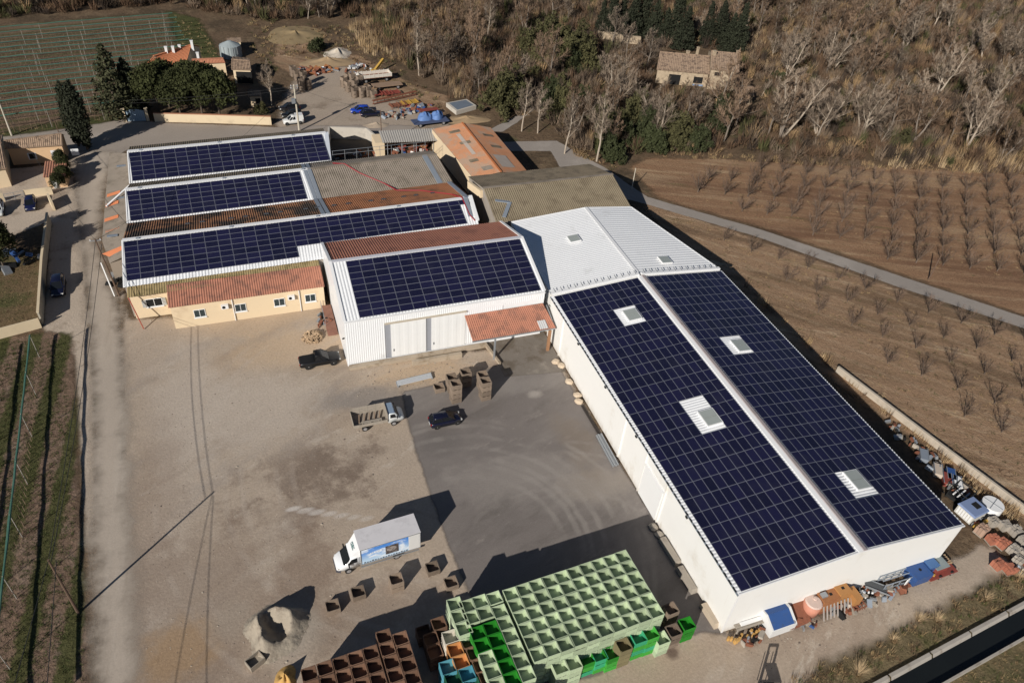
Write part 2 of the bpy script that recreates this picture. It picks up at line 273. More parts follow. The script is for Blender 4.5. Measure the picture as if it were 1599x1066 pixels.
patch('roadside_grass', px((-60, 222), (0, 208), (100, 192), (190, 178), (205, 184), (100, 201), (0, 213), (-60, 228)), g_grass, .022, .8, 2)
g_lawn = ground_mat('walled_garden_lawn', (.15, .105, .058), [((.075, .08, .03), .16, .48, .64, .8), ((.21, .155, .09), .4, .55, .7, .6)], fine=3.5, finev=.35, bump=.7, edge=.6)
patch('garden_lawn', px((-120, 470), (-60, 420), (74, 385), (66, 505), (-20, 525)), g_lawn, .017, .8)
# canal in the corner: concrete kerbs, sloping inner faces, dark water
m_conc = pm('weathered_concrete', (.36, .33, .29), .9, .2, .5, dirt=(.20, .16, .12), dscale=.9, dlo=.5, dhi=.72, bump=.3, world=True)
m_water = pm('dark_canal_water', (.012, .014, .014), .08, .2, .3, spec=.5)
ca, cb = W(1330, 1085), W(1700, 885); cd = (cb - ca).normalized(); cn = Vector((cd.y, -cd.x, 0)); ca = ca - cd * 12; cb = cb + cd * 30
can = thing('canal', 'concrete-edged irrigation canal with dark water in the corner', 'canal', (0, 0, 0)); can['kind'] = 'structure'
b = MB()
for k in range(14):
    p, q = ca.lerp(cb, k / 14 + .0012), ca.lerp(cb, (k + 1) / 14 - .0012)
    o = MB(); o.poly([p + Vector((0, 0, 0.4)), q + Vector((0, 0, .4)), q + cn * .3 + Vector((0, 0, .4)), p + cn * .3 + Vector((0, 0, .4))]); o.poly([p, q, q + Vector((0, 0, .4)), p + Vector((0, 0, .4))]); o.poly([p + cn * .3 + Vector((0, 0, .4)), q + cn * .3 + Vector((0, 0, .4)), q + cn * .5 + Vector((0, 0, .05)), p + cn * .5 + Vector((0, 0, .05))]); o.build('kerb_slab', m_conc, can)
o = MB(); w0 = cn * .5; w1 = cn * 2.6; zz = Vector((0, 0, .06)); o.quad(ca + w0 + zz, cb + w0 + zz, cb + w1 + zz, ca + w1 + zz); o.build('water', m_water, can)
o = MB(); o.bar(ca + cn * 2.7 + Vector((0, 0, .3)), cb + cn * 2.7 + Vector((0, 0, .3)), .18, .7); o.build('far_wall', m_conc, can)
# ------------------------------------------------------------------ building materials
m_white = pm('white_painted_wall', (.80, .79, .76), .6, .03, .4, dirt=(.66, .62, .55), dscale=.25, dlo=.55, dhi=.8)
def splash(mt, col=(.45, .37, .28), h=1.1):
    """rain-splashed dirt: grime that clings to the foot of a wall, ragged and streaky"""
    n, l = mt.node_tree.nodes, mt.node_tree.links; b = n['Principled BSDF']; v = n.new('ShaderNodeNewGeometry').outputs['Position']; sx = n.new('ShaderNodeSeparateXYZ'); l.new(v, sx.inputs[0])
    mp = n.new('ShaderNodeMapping'); mp.inputs['Scale'].default_value = (1, 1, .12); l.new(v, mp.inputs['Vector']); nz = _noise(n, l, mp.outputs[0], 1.6, 5, .65)
    f = _ramp(n, l, _math(n, l, 'ADD', _math(n, l, 'DIVIDE', sx.outputs['Z'], h), _math(n, l, 'MULTIPLY', _math(n, l, 'SUBTRACT', nz, .5), 2.4)), 1.0, -.4)
    src = b.inputs['Base Color'].links[0].from_socket; c = _mix(n, l, _math(n, l, 'MULTIPLY', f, .55), src, rgb(col)); st = _ramp(n, l, nz, .60, .78); c = _mix(n, l, _math(n, l, 'MULTIPLY', st, .14), c, rgb(col)); l.new(c, b.inputs['Base Color'])
splash(m_white)
m_wsheet = pm('white_metal_sheet', (.80, .81, .82), .42, .04, .3, spec=.5, dirt=(.58, .58, .57), dscale=.35, dlo=.55, dhi=.85)
m_trim = pm('white_flashing', (.80, .80, .80), .45, .04, .5, spec=.5)
m_zinc = pm('zinc_flashing', (.33, .37, .42), .5, .12, .8, metal=.4, spec=.5)
m_cream = pm('cream_render', (.70, .56, .38), .85, .06, .5, dirt=(.55, .42, .28), dscale=.5, dlo=.5, dhi=.8)
m_ochre = pm('ochre_render', (.62, .42, .25), .85, .06, .5, dirt=(.50, .33, .2), dscale=.5, dlo=.5, dhi=.8)
m_fibre = pm('fibre_cement_sheet', (.255, .215, .175), .9, .22, .35, dirt=(.16, .135, .105), dscale=.5, dlo=.45, dhi=.7, bump=.2, world=True)
m_fibre2 = pm('lichen_fibre_cement', (.205, .165, .115), .92, .25, .4, dirt=(.11, .09, .065), dscale=.45, dlo=.45, dhi=.68, world=True)
m_moss = pm('mossy_sheet', (.34, .26, .13), .95, .3, .6, dirt=(.21, .165, .075), dscale=.8, dlo=.42, dhi=.62, world=True)
m_oldtile = pm('blackened_tile_sheet', (.30, .145, .075), .9, .25, .6, dirt=(.060, .045, .035), dscale=.22, dlo=.42, dhi=.58, world=True)
m_terra = pm('terracotta_sheet', (.43, .19, .125), .88, .2, .8, dirt=(.25, .125, .09), dscale=.7, dlo=.44, dhi=.66, world=True)
m_rose = pm('rose_tile_sheet', (.36, .155, .105), .85, .16, .4, dirt=(.24, .105, .075), dscale=.4, dlo=.45, dhi=.68, world=True)
m_orange = pm('orange_tile', (.45, .215, .115), .9, .2, .6, dirt=(.36, .25, .18), dscale=.35, dlo=.45, dhi=.62, world=True)
m_provence = pm('old_canal_tile', (.33, .235, .165), .9, .35, 1.8, dirt=(.16, .115, .085), dscale=1.6, dlo=.48, dhi=.62, world=True)
m_stone = pm('rubble_stone_wall', (.42, .335, .235), .9, .3, 1.6, dirt=(.26, .2, .14), dscale=1.4, dlo=.48, dhi=.66, bump=.5, bscale=3)
m_glass = pm('window_glass', (.03, .045, .05), .08, .2, 2, spec=.6)
m_dark = pm('dark_opening', (.012, .012, .012), .9, .1, 2)
m_skyl = pm('skylight_polycarbonate', (.34, .37, .35), .3, .08, 1.0, spec=.5)
m_frame = pm('white_frame', (.78, .78, .77), .5, .03, 1)
m_steel = pm('galvanised_steel', (.36, .38, .40), .45, .15, 2, metal=.5, spec=.5)
m_black = pm('black_rubber', (.018, .018, .018), .7, .2, 4)
m_shutter = pm('pale_shutter', (.70, .71, .72), .55, .04, 1)
m_alu = pm('panel_frame_aluminium', (.215, .225, .27), .4, .06, 2, metal=.3, spec=.5)
def cell_mat():
    mt, n, l, b = _nodes('solar_cells'); v = n.new('ShaderNodeTexCoord').outputs['Object']
    sx = n.new('ShaderNodeSeparateXYZ'); l.new(v, sx.inputs[0])
    def line(o):
        t = _math(n, l, 'FRACT', _math(n, l, 'MULTIPLY', sx.outputs[o], 1 / .16)); return _math(n, l, 'LESS_THAN', _math(n, l, 'ABSOLUTE', _math(n, l, 'SUBTRACT', t, .5)), .04)
    g = _math(n, l, 'MAXIMUM', line(0), line(1)); oi = n.new('ShaderNodeObjectInfo')
    c = _mix(n, l, oi.outputs['Random'], (.0060, .0068, .023, 1), (.0120, .0118, .044, 1)); c = _mix(n, l, _math(n, l, 'MULTIPLY', _ramp(n, l, _noise(n, l, n.new('ShaderNodeNewGeometry').outputs['Position'], .5, 5, .7), .45, .75), .35), c, (.032, .032, .048, 1))
    c = _mix(n, l, g, c, (.030, .032, .065, 1)); l.new(c, b.inputs['Base Color']); b.inputs['Roughness'].default_value = .22; b.inputs['Specular IOR Level'].default_value = .32
    return mt
m_cell = cell_mat()
# ------------------------------------------------------------------ solar arrays
_pan = {}
def panel_mesh(w, h):
    k = (round(w, 3), round(h, 3))
    if k not in _pan:
        b = MB(); t = .045; f = .03; X, Y = w / 2, h / 2; x, y = X - f, Y - f
        b.quad((-x, -y, t), (x, -y, t), (x, y, t), (-x, y, t), 1)
        O = [(-X, -Y), (X, -Y), (X, Y), (-X, Y)]; I = [(-x, -y), (x, -y), (x, y), (-x, y)]
        for i in range(4):
            j = (i + 1) % 4; b.quad((*O[i], t), (*O[j], t), (*I[j], t), (*I[i], t), 0); b.quad((*O[i], 0), (*O[j], 0), (*O[j], t), (*O[i], t), 0)
        _pan[k] = b.mesh('solar_panel', [m_alu, m_cell])
    return _pan[k]
def array(label, org, ex, es, pu, pv, cells, gap=.02, lim=300):
    """org = corner; ex along the long side of a panel, es along the short side; cells in order of size in the photo"""
    ex, es = Vector(ex).normalized(), Vector(es).normalized(); nz = ex.cross(es).normalized()
    if nz.z < 0: nz = -nz
    ey = nz.cross(ex); sg = 1 if ey.dot(es) > 0 else -1
    r = thing('solar_array', label, 'solar panels', org); M = Matrix((ex, ey, nz)).transposed().to_4x4(); M.translation = Vector(org); r.matrix_world = M
    me = panel_mesh(pu - gap, pv - gap)
    for i, j in cells[:lim]: link('solar_panel', me, r, ((i + .5) * pu, sg * (j + .5) * pv, 0))
    if len(cells) > lim:
        src = MB(); bv = [v.co[:] for v in me.vertices]; bf = [tuple(p.vertices) for p in me.polygons]; bm_ = [p.material_index for p in me.polygons]
        for i, j in cells[lim:]:
            k = len(src.v); ox, oy = (i + .5) * pu, sg * (j + .5) * pv; src.v += [(a + ox, c + oy, d) for a, c, d in bv]; src.f += [tuple(k + q for q in f) for f in bf]; src.m += bm_
        o = src.build('solar_panel_rows', [m_alu, m_cell], r); o['kind'] = 'stuff'
    return r
# ------------------------------------------------------------------ the long solar shed
shed = thing('warehouse', 'long white warehouse with a low gable roof covered in solar panels', 'warehouse')
EZ, RZ, SX, SY = 6.55, 7.66, 26.0, 45.4
b = MB(); b.prism([(0, 0), (SX, 0), (SX, EZ), (SX / 2, RZ), (0, EZ)], 0, SY, 'y'); b.build('wall', m_white, shed)
def roofz(x): return EZ + (RZ - EZ) * (x if x < SX / 2 else SX - x) / (SX / 2)
b = MB(); b.corr((-.12, -.06, EZ + .02), (-.12, SY, EZ + .02), (SX / 2, SY, RZ + .03), (SX / 2, -.06, RZ + .03), .36, .05, square=True)
b.build('roof_slope', m_wsheet, shed)
b = MB(); b.corr((SX + .12, -.06, EZ + .02), (SX + .12, SY, EZ + .02), (SX / 2, SY, RZ + .03), (SX / 2, -.06, RZ + .03), .36, .05, square=True); b.build('roof_slope', m_wsheet, shed)
b = MB(); b.prism([(SX / 2 - .46, RZ + .08), (SX / 2 - .42, RZ + .13), (SX / 2, RZ + .18), (SX / 2 + .42, RZ + .13), (SX / 2 + .46, RZ + .08), (SX / 2, RZ + .02)], -.1, SY + .1, 'y'); b.build('ridge_cap', m_trim, shed)
b = MB(); b.prism([(SX / 2 + .06, RZ + .175), (SX / 2 + .1, RZ + .24), (SX / 2 + .5, RZ + .20), (SX / 2 + .52, RZ + .12)], -.1, SY + .1, 'y'); b.build('ridge_vent', pm('weathered_flashing', (.40, .345, .335), .7, .2, .9, dirt=(.28, .235, .22), dscale=1.0), shed)
b = MB(); b.mm(-.24, -.1, EZ - .1, -.125, SY, EZ + .04); b.build('gutter', m_zinc, shed)
gm = MB(); gm.mm(-.06, -.25, -.03, .06, .25, .03); gme = gm.mesh('gutter_bracket', m_black)
for k in range(58): link('gutter_bracket', gme, shed, (-.20, .5 + k * .775, EZ + .06))
for y in (41.0, 22.6, 17.45, 13.0): b = MB(); b.mm(-.14, y - .09, 0, -.003, y + .09, EZ - .12); b.build('downpipe', m_white, shed)
b = MB(); b.mm(-.12, 13.35, .05, -.004, 17.2, 4.6); b.build('sliding_door', m_frame, shed)
b = MB(); b.mm(-.13, 13.1, 4.62, -.004, 17.4, 4.85); b.build('door_rail', m_trim, shed)
b = MB(); b.mm(-.03, -.05, 0, .16, .0, EZ - .02); b.build('corner_trim', m_trim, shed)
b = MB(); b.bar((-.1, -.05, EZ + .03), (SX / 2, -.05, RZ + .05), .1, .16); b.bar((SX / 2, -.05, RZ + .05), (SX + .1, -.05, EZ + .03), .1, .16); b.build('verge_trim', m_trim, shed)
for y in (28, 36, 9, 20): b = MB(); b.box((-.12, y, EZ - .45), (.16, .3, .2)); b.build('wall_lamp', m_black, shed)
b = MB(); b.mm(.02, SY - .02, EZ - .4, SX - .02, SY + .12, EZ - .05); b.build('end_beam', m_trim, shed)
def parapet(x0, z0, x1, z1):
    b = MB(); b.bar((x0, SY + .35, z0), (x1, SY + .35, z1), .5, .34); b.build('parapet', m_trim, shed)
    b = MB(); b.bar((x0, SY + .62, z0 - .06), (x1, SY + .62, z1 - .06), .34, .2); b.build('parapet_gutter', m_zinc, shed)
    for k in range(13): t = (k + .5) / 13; b = MB(); p = Vector((x0, SY + .3, z0 + .2)).lerp(Vector((x1, SY + .3, z1 + .2)), t); b.bar(p, p + Vector((0, .7, .12)), .08, .06); b.build('parapet_bracket', m_steel, shed)
parapet(.1, EZ + .22, SX / 2 - .2, RZ + .22); parapet(SX - .1, EZ + .22, SX / 2 + .2, RZ + .22)
PU, PV, NR, NC = 1.733, 1.012, 26, 12
HL = {(r, c) for r in (21, 22) for c in (6, 7, 8)} | {(r, c) for r in (10, 11, 12) for c in (6, 7, 8)}
HR = {(r, c) for r in (16, 17) for c in (3, 4, 5)} | {(r, c) for r in (3, 4) for c in (3, 4, 5)}
sl_ = math.hypot(SX / 2, RZ - EZ); es = Vector((SX / 2, 0, RZ - EZ)) / sl_; nn = Vector((-es.z, 0, es.x))
array('solar panels on the yard-side slope of the long white warehouse', Vector((0, .1, EZ + .03)) + es * .22 + nn * .1, (0, 1, 0), es, PU, PV, [(i, j) for i in range(NR) for j in range(NC) if (i, j) not in HL])
es2 = Vector((SX / 2, 0, -(RZ - EZ))) / sl_; nn2 = Vector((-es2.z, 0, es2.x))
array('solar panels on the orchard-side slope of the long white warehouse', Vector((SX / 2, .1, RZ + .03)) + es2 * .72 + nn2 * .1, (0, 1, 0), es2, PU, PV, [(i, j) for i in range(NR) for j in range(NC) if (i, j) not in HR])
def skylight(parent, x, y, w, l, zf, sgn):
    """white kerb with two translucent panes, tilted with the roof"""
    a = math.atan2(RZ - EZ, SX / 2) * sgn; s = link('skylight', None, parent, (x, y, zf)); s.rotation_euler = (0, -a, 0)
    k = MB()
    for q in ((-w / 2, -l / 2 - .1, w / 2, -l / 2), (-w / 2, l / 2, w / 2, l / 2 + .1)): k.mm(q[0] - .1, q[1], 0, q[2] + .1, q[3], .2)
    for q in (-w / 2 - .1, w / 2): k.mm(q, -l / 2, 0, q + .1, l / 2, .2)
    k.build('kerb', m_trim, s)
    for y0 in (-l / 2, .02): p = MB(); p.mm(-w / 2, y0, .1, w / 2, y0 + l / 2 - .02, .22 if y0 < 0 else .23); p.build('pane', m_skyl, s)
skylight(shed, 8.15, 38.2, 1.65, 2.0, roofz(8.15) + .08, 1); skylight(shed, 8.35, 19.3, 1.7, 2.1, roofz(8.35) + .08, 1)
skylight(shed, 18.7, 29.3, 1.6, 2.0, roofz(18.7) + .08, -1); skylight(shed, 18.6, 7.4, 1.6, 2.3, roofz(18.6) + .08, -1)
# ------------------------------------------------------------------ plain white extension behind it
ext = thing('white_hall', 'plain white metal-roofed hall adjoining the far end of the solar warehouse', 'hall')
A, B, C_, D = Vector((.15, 46.1, 6.4)), Vector((26.2, 46.1, 6.35)), Vector((21.5, 65.2, 6.3)), Vector((1.1, 64.8, 6.35)); R0, R1 = Vector((13.0, 46.1, 7.55)), Vector((13.15, 64.6, 7.5))
b = MB()
for p, q in ((D, A), (C_, B)): b.quad((p.x, p.y, 0), (q.x, q.y, 0), q, p)
b.poly([(D.x, D.y, 0), D, R1, C_, (C_.x, C_.y, 0)]); b.poly([(A.x, A.y, 0), A, R0, B, (B.x, B.y, 0)]); b.build('wall', m_white, ext)
e = Vector((0, 0, .05)); b = MB(); b.corr(A + e, D + e, R1 + e, R0 + e, .42, .03, square=True); b.build('roof_slope', m_wsheet, ext)
b = MB(); b.corr(B + e, C_ + e, R1 + e, R0 + e, .62, .04, square=True); b.build('roof_slope', m_wsheet, ext)
b = MB(); b.bar(R0 + Vector((0, 0, .14)), R1 + Vector((0, 0, .14)), .5, .06); b.build('ridge_cap', m_trim, ext)
b = MB(); b.bar(B + Vector((.06, 0, 0)), C_ + Vector((.06, 0, 0)), .12, .22); b.bar(D + Vector((0, .06, .02)), R1 + Vector((0, .06, .02)), .12, .2); b.bar(R1 + Vector((0, .06, .02)), C_ + Vector((0, .06, .02)), .12, .2); b.build('verge_trim', m_trim, ext)
skylight(ext, 8.0, 57.0, 1.5, 1.5, 6.4 + 1.15 * 8 / 13 + .1, 1); skylight(ext, 18.7, 48.9, 1.5, 1.5, 6.4 + 1.15 * 7.3 / 13 + .1, -1)
# ------------------------------------------------------------------ hall with doors (fourth bay)
hall = thing('metal_hall', 'white metal-clad hall with two large sliding doors and a solar roof', 'hall', (-27.1, 45.8, 0), math.radians(.4))
LX = 26.3; N4 = dict(ye=0, ze=7.15, yr=9.3, zr=9.75, yn=17.9, zn=7.25)
b = MB(); b.prism([(0, 0), (17.9, 0), (17.9, 7.25), (9.3, 9.75), (0, 7.15)], 0, LX, 'x'); b.build('wall', m_wsheet, hall)
b = MB(); b.corr((0, -.08, .35), (4.9, -.08, .35), (4.9, -.08, 7.1), (0, -.08, 7.1), .27, .025, square=True); b.build('cladding', m_wsheet, hall)
b = MB(); b.corr((4.9, -.08, 6.0), (LX, -.08, 6.0), (LX, -.08, 7.1), (4.9, -.08, 7.1), .27, .025, square=True); b.build('cladding', m_wsheet, hall)
b = MB(); b.corr((15.4, -.08, .5), (20.5, -.08, .5), (20.5, -.08, 6.0), (15.4, -.08, 6.0), .27, .025, square=True); b.build('cladding', m_wsheet, hall)
b = MB(); b.mm(5.0, -.02, .3, 15.3, -.004, 6.0); b.build('door_recess', pm('recess_grey', (.30, .31, .34), .7, .1, 1), hall)
for x0 in (5.65, 10.9):
    d = MB(); d.corr((x0, -.14, .45), (x0 + 4.55, -.14, .45), (x0 + 4.55, -.14, 5.95), (x0, -.14, 5.95), 1.1, .012, square=True); d.mm(x0, -.13, .45, x0 + 4.55, -.03, 5.95); dd = d.build('sliding_door', m_frame, hall)
    q = MB(); q.box((x0 + .25, -.2, 1.6), (.1, .08, .35)); q.build('handle', m_steel, dd)
b = MB(); b.mm(4.9, -.35, 6.0, 15.5, -.1, 6.14); b.build('door_rail', pm('rail_beige', (.48, .42, .33), .7, .1, 1), hall)
b = MB(); b.corr((0, 0, 7.2), (LX, 0, 7.2), (LX, 9.3, 9.8), (0, 9.3, 9.8), .4, .05, square=True); b.build('roof_slope', m_wsheet, hall)
b = MB(); b.corr((0, 17.95, 7.28), (LX, 17.95, 7.28), (LX, 9.3, 9.8), (0, 9.3, 9.8), .34, .07); b.build('tile_slope', m_rose, hall)
b = MB(); b.mm(-.05, 9.05, 9.83, LX + .05, 9.6, 9.92); b.build('ridge_cap', pm('dull_flashing', (.58, .58, .62), .5, .08, 1), hall)
for x in (-.1, LX - .25):
    b = MB(); b.bar((x + .18, 0, 7.28), (x + .18, 9.3, 9.9), .36, .14); b.bar((x + .18, 9.3, 9.9), (x + .18, 17.95, 7.38), .36, .12); b.build('verge_trim', m_trim if x < 0 else m_trim, hall)
b = MB(); b.mm(0, -.22, 7.02, LX, -.1, 7.16); b.build('gutter', m_trim, hall)
b = MB(); b.tube((-.06, .6, 4.2), (-.3, .5, 4.2), .1); b.build('vent_pipe', m_black, hall)
sl4 = math.hypot(9.3, 2.6); e4 = Vector((0, -9.3, -2.6)) / sl4; n4 = Vector((0, -e4.z, e4.y)); n4 = n4 if n4.z > 0 else -n4
R4 = Matrix.Rotation(math.radians(.4), 4, 'Z'); o4 = Vector((-27.1, 45.8, 0))
def T4(p): return R4 @ Vector(p) + o4
array('solar panels on the front slope of the white hall with sliding doors', T4(Vector((1.95, 9.3, 9.8)) + e4 * .32 + n4 * .1), R4 @ Vector((1, 0, 0)), R4 @ e4, 1.70, 1.02, [(i, j) for j in reversed(range(9)) for i in range(14)])
# terracotta canopy between hall and warehouse
cano = thing('canopy', 'terracotta sheet canopy over the loading ramp beside the sliding doors', 'canopy')
b = MB(); b.corr((-11.85, 45.75, 5.35), (-.95, 45.85, 5.35), (-.3, 42.3, 3.75), (-11.7, 42.4, 3.75), .26, .06); b.build('roof_sheet', m_terra, cano)
b = MB(); b.corr((-2.6, 43.5, 4.42), (-1.45, 43.5, 4.42), (-1.35, 42.35, 3.89), (-2.5, 42.35, 3.89), .26, .06); b.build('clear_sheet', pm('clear_sheet', (.5, .5, .5), .4, .1, 1), cano)
for x in (-11.6, -8.6, -5.6, -3.0, -.5): b = MB(); b.bar((x, 45.6, 5.1), (x + .1, 42.4, 3.62), .1, .14); b.build('rafter', m_steel, cano)
b = MB(); b.bar((-11.7, 42.45, 3.6), (-.35, 42.4, 3.6), .12, .18); b.build('edge_beam', m_steel, cano)
b = MB(); b.mm(-8.75, 42.3, 0, -8.55, 42.5, 3.52); b.build('post', m_steel, cano)
b = MB(); b.mm(-1.25, 42.2, 0, -.9, 42.5, 3.5); b.build('post', pm('rusty_post', (.32, .17, .09), .85, .2, 2), cano)
# loading dock ledge
dock = thing('loading_dock', 'low concrete loading ledge along the hall below the sliding doors', 'dock')
b = MB(); b.mm(-27.0, 44.9, 0, -8.7, 45.55, .42); b.build('ledge', pm('dirty_concrete', (.40, .33, .25), .9, .2, .7, dirt=(.24, .18, .12), dscale=.8, dlo=.48, dhi=.7, bump=.3, world=True), dock)
b = MB(); b.mm(-19.2, 43.75, 0, -12.6, 44.2, .75); b.build('retaining_wall', MATS['dirty_concrete'], dock)
b = MB(); b.bar((-8.9, 45.0, .3), (-8.2, 41.2, .15), .3, .5); b.build('ramp_kerb', MATS['dirty_concrete'], dock)
# ------------------------------------------------------------------ old factory: three bays in a row
fac = thing('factory', 'old three-bay factory with parallel ridges and three solar roof slopes', 'factory')
def L2(a, b, t): return Vector(a).lerp(Vector(b), t)
# left / right end points of every ridge and valley
r1 = (Vector((-52.95, 97.4, 7.3)), Vector((-21.5, 99.0, 7.3))); v1 = (Vector((-52.9, 90.6, 5.1)), Vector((-22.1, 92.6, 5.1))); n1 = (Vector((-53.4, 103.3, 5.4)), Vector((-21.3, 105.0, 5.4)))
r2 = (Vector((-52.8, 84.9, 7.1)), Vector((-4.6, 87.6, 7.1))); v2 = (Vector((-52.8, 78.6, 5.0)), Vector((-3.4, 81.3, 5.0)))
r3 = (Vector((-52.6, 70.5, 7.1)), Vector((-3.1, 72.1, 7.1))); e3 = (Vector((-52.6, 62.7, 4.85)), Vector((-3.6, 64.3, 4.85)))
v1b = (v1[0], L2(v1[0], v1[1], 1.0)); split = .551
b = MB()
for k in (0, 1):
    pts = [n1[k], r1[k], v1[k], r2[k], v2[k], r3[k], e3[k]]
    if k == 1: continue
    b.poly([(pts[0].x, pts[0].y, 0)] + [p - Vector((0, 0, .06)) for p in pts] + [(pts[-1].x, pts[-1].y, 0)])
b.poly([(-21.4, 105, 0), (-21.4, 104.98, 5.35), (-21.5, 99, 7.22), (-22.1, 92.6, 5.0), (-22.1, 92.5, 0)])
b.quad((-53.4, 103.3, 0), (-21.3, 105, 0), n1[1] - Vector((0, 0, .05)), n1[0] - Vector((0, 0, .05))); b.quad((-52.6, 62.75, 0), (-27.2, 63.6, 0), (-27.2, 63.6, 4.75), (-52.6, 62.75, 4.75))
b.quad((-22.1, 92.5, 0), (-4.2, 93.3, 0), (-4.2, 93.3, 5.0), (-22.1, 92.5, 5.0))
b.poly([(-4.2, 93.3, 0), (-4.2, 93.3, 5.0), (-4.6, 87.6, 7.02), (-3.4, 81.3, 4.9), (-3.1, 72.1, 7.0), (-3.6, 64.3, 4.8), (-3.6, 64.3, 0)])
b.build('wall', pm('grey_render', (.34, .30, .26), .9, .15, .6, dirt=(.22, .19, .16), dscale=.4, world=True), fac)
up = Vector((0, 0, .02))
def sheet(name, a, bb, c, d, mat, pitch=.34, amp=.06, sq=False):
    o = MB(); o.corr(a + up, bb + up, c + up, d + up, pitch, amp, square=sq); return o.build(name, mat, fac)
sheet('roof_slope', n1[0], n1[1], r1[1], r1[0], m_fibre2); sheet('roof_slope', v1[0], v1[1], r1[1], r1[0], m_wsheet, .4, .05, True)
q2 = L2(*r2, split); w1 = Vector((-4.2, 93.3, 5.05)); sheet('roof_slope', v1[0], L2(v1[0], w1, split), q2, r2[0], m_fibre2); sheet('roof_slope', L2(v1[0], w1, split), w1, r2[1], q2, m_fibre)
sheet('roof_slope', v2[0], L2(*v2, split), q2, r2[0], m_wsheet, .4, .05, True); sheet('roof_slope', L2(*v2, split), v2[1], r2[1], q2, m_fibre)
sheet('roof_slope', v2[0], L2(*v2, split), L2(*r3, split), r3[0], m_oldtile, .32, .08); sheet('roof_slope', L2(*v2, split), v2[1], r3[1], L2(*r3, split), pm('rusty_tile_sheet', (.34, .145, .07), .9, .25, .5, dirt=(.15, .075, .045), dscale=.3, dlo=.46, dhi=.66, world=True), .32, .08)
sheet('roof_slope', e3[0] - Vector((.15, .1, 0)), e3[1], r3[1], r3[0] - Vector((.15, 0, 0)), m_wsheet, .4, .05, True)
def cap(a, b_, mat=m_trim, w=.62, dz=.1):
    o = MB(); o.bar(a + Vector((0, 0, dz)), b_ + Vector((0, 0, dz)), w, .07); o.build('ridge_cap', mat, fac)
cap(*r1); cap(r2[0], q2); cap(q2, r2[1], m_fibre, .5); cap(*r3)
for k, (a, b_) in enumerate(((L2(v1[0], w1, split), q2), (q2, L2(*v2, split)), (L2(*v2, split), L2(*r3, split)))):
    for dx in (-.45, .25): o = MB(); o.bar(a + Vector((dx, 0, .13)), b_ + Vector((dx, 0, .13)), .55, .1); o.build('fire_wall_flashing', m_zinc, fac)
o = MB(); o.bar(L2(r2[0], r2[1], .955) + Vector((0, 0, .13)), L2(v2[0], v2[1], .955) + Vector((0, 0, .13)), .9, .1); o.build('zinc_strip', m_zinc, fac)
o = MB(); o.bar(L2(v2[0], v2[1], .985) + Vector((0, 0, .16)), L2(r3[0], r3[1], .985) + Vector((0, 0, .16)), .7, .12); o.build('zinc_strip', m_zinc, fac)
o = MB(); o.bar(r3[1] + Vector((-.1, .2, .2)), L2(r3[1], e3[1], .62) + Vector((-.1, 0, .2)), .55, .3); o.build('verge_trim', m_trim, fac)
o = MB(); o.bar(r3[1] + Vector((-1.0, -.2, .16)), L2(r3[1], e3[1], .5) + Vector((-1.0, 0, .16)), .7, .12); o.build('zinc_strip', m_zinc, fac)
o = MB(); o.bar(r3[1] + Vector((1.3, 5.6, -.8)), r3[1] + Vector((2.1, 1.2, -.3)), .45, 1.2); o.build('gable_upstand', m_cream, fac)
for q in (r1, r2, r3): o = MB(); o.bar(q[0] + Vector((-.02, 0, .07)), {id(r1): v1, id(r2): v2, id(r3): e3}[id(q)][0] + Vector((-.02, 0, .07)), .16, .1); o.build('verge_trim', m_trim, fac)
o = MB(); o.bar(r1[1] + Vector((.1, 0, .08)), v1[1] + Vector((.1, 0, .08)), .7, .1); o.build('verge_trim', pm('blue_grey_trim', (.5, .53, .58), .5, .06, 1), fac)
rv = MB(); rv.box((0, 0, .1), (.75, .3, .16), taper=.75); rvm = rv.mesh('roof_vent', pm('vent_lead', (.045, .05, .06), .7, .2, 2))
rr = math.atan2(2.1, 8.0)
for t in (.165, .205, .285, .325, .385, .425, .5, .535, .585, .63, .70, .74, .805, .845, .90): p = L2(L2(*v2, t), L2(*r3, t), .52); o = link('roof_vent', rvm, fac, p + Vector((0, 0, .06))); o.rotation_euler = (-rr, 0, .03)
kn = MB(); kn.box((0, 0, .1), (.5, .22, .2), taper=.7); knm = kn.mesh('ridge_bracket', m_zinc)
for q in (r1, (r2[0], q2), r3):
    L = (q[1] - q[0]).length
    for k in range(1 + int(L // 12)): p = L2(q[0], q[1], min(.98, (1.9 + 12 * k) / L)); link('ridge_bracket', knm, fac, p + Vector((0, -.2, .12)), .04)
def bay_array(label, rid, low, pu, pv, cells, x0=.12, s0=.45):
    ex = (rid[1] - rid[0]).normalized(); es_ = (low[0] - rid[0]); es_ = (es_ - ex * es_.dot(ex)).normalized(); nz = ex.cross(es_); nz = nz if nz.z > 0 else -nz
    return array(label, rid[0] + ex * x0 + es_ * s0 + nz * .13, ex, es_, pu, pv, cells)
bay_array('solar panels on the farthest ridge of the old factory, beside the side road', r1, v1, 1.70, 1.05, [(i, j) for j in reversed(range(6)) for i in range(18)])
bay_array('solar panels on the middle ridge of the old factory, west of grey sheeting', r2, v2, 1.675, .985, [(i, j) for j in reversed(range(6)) for i in range(15)])
bay_array('long solar array on the nearest factory ridge, stepped at its right part', r3, e3, 1.682, .985, [(i, j) for j in reversed(range(7)) for i in range(28) if i < 13 or j < 5] + [(28, 0)], s0=.38)
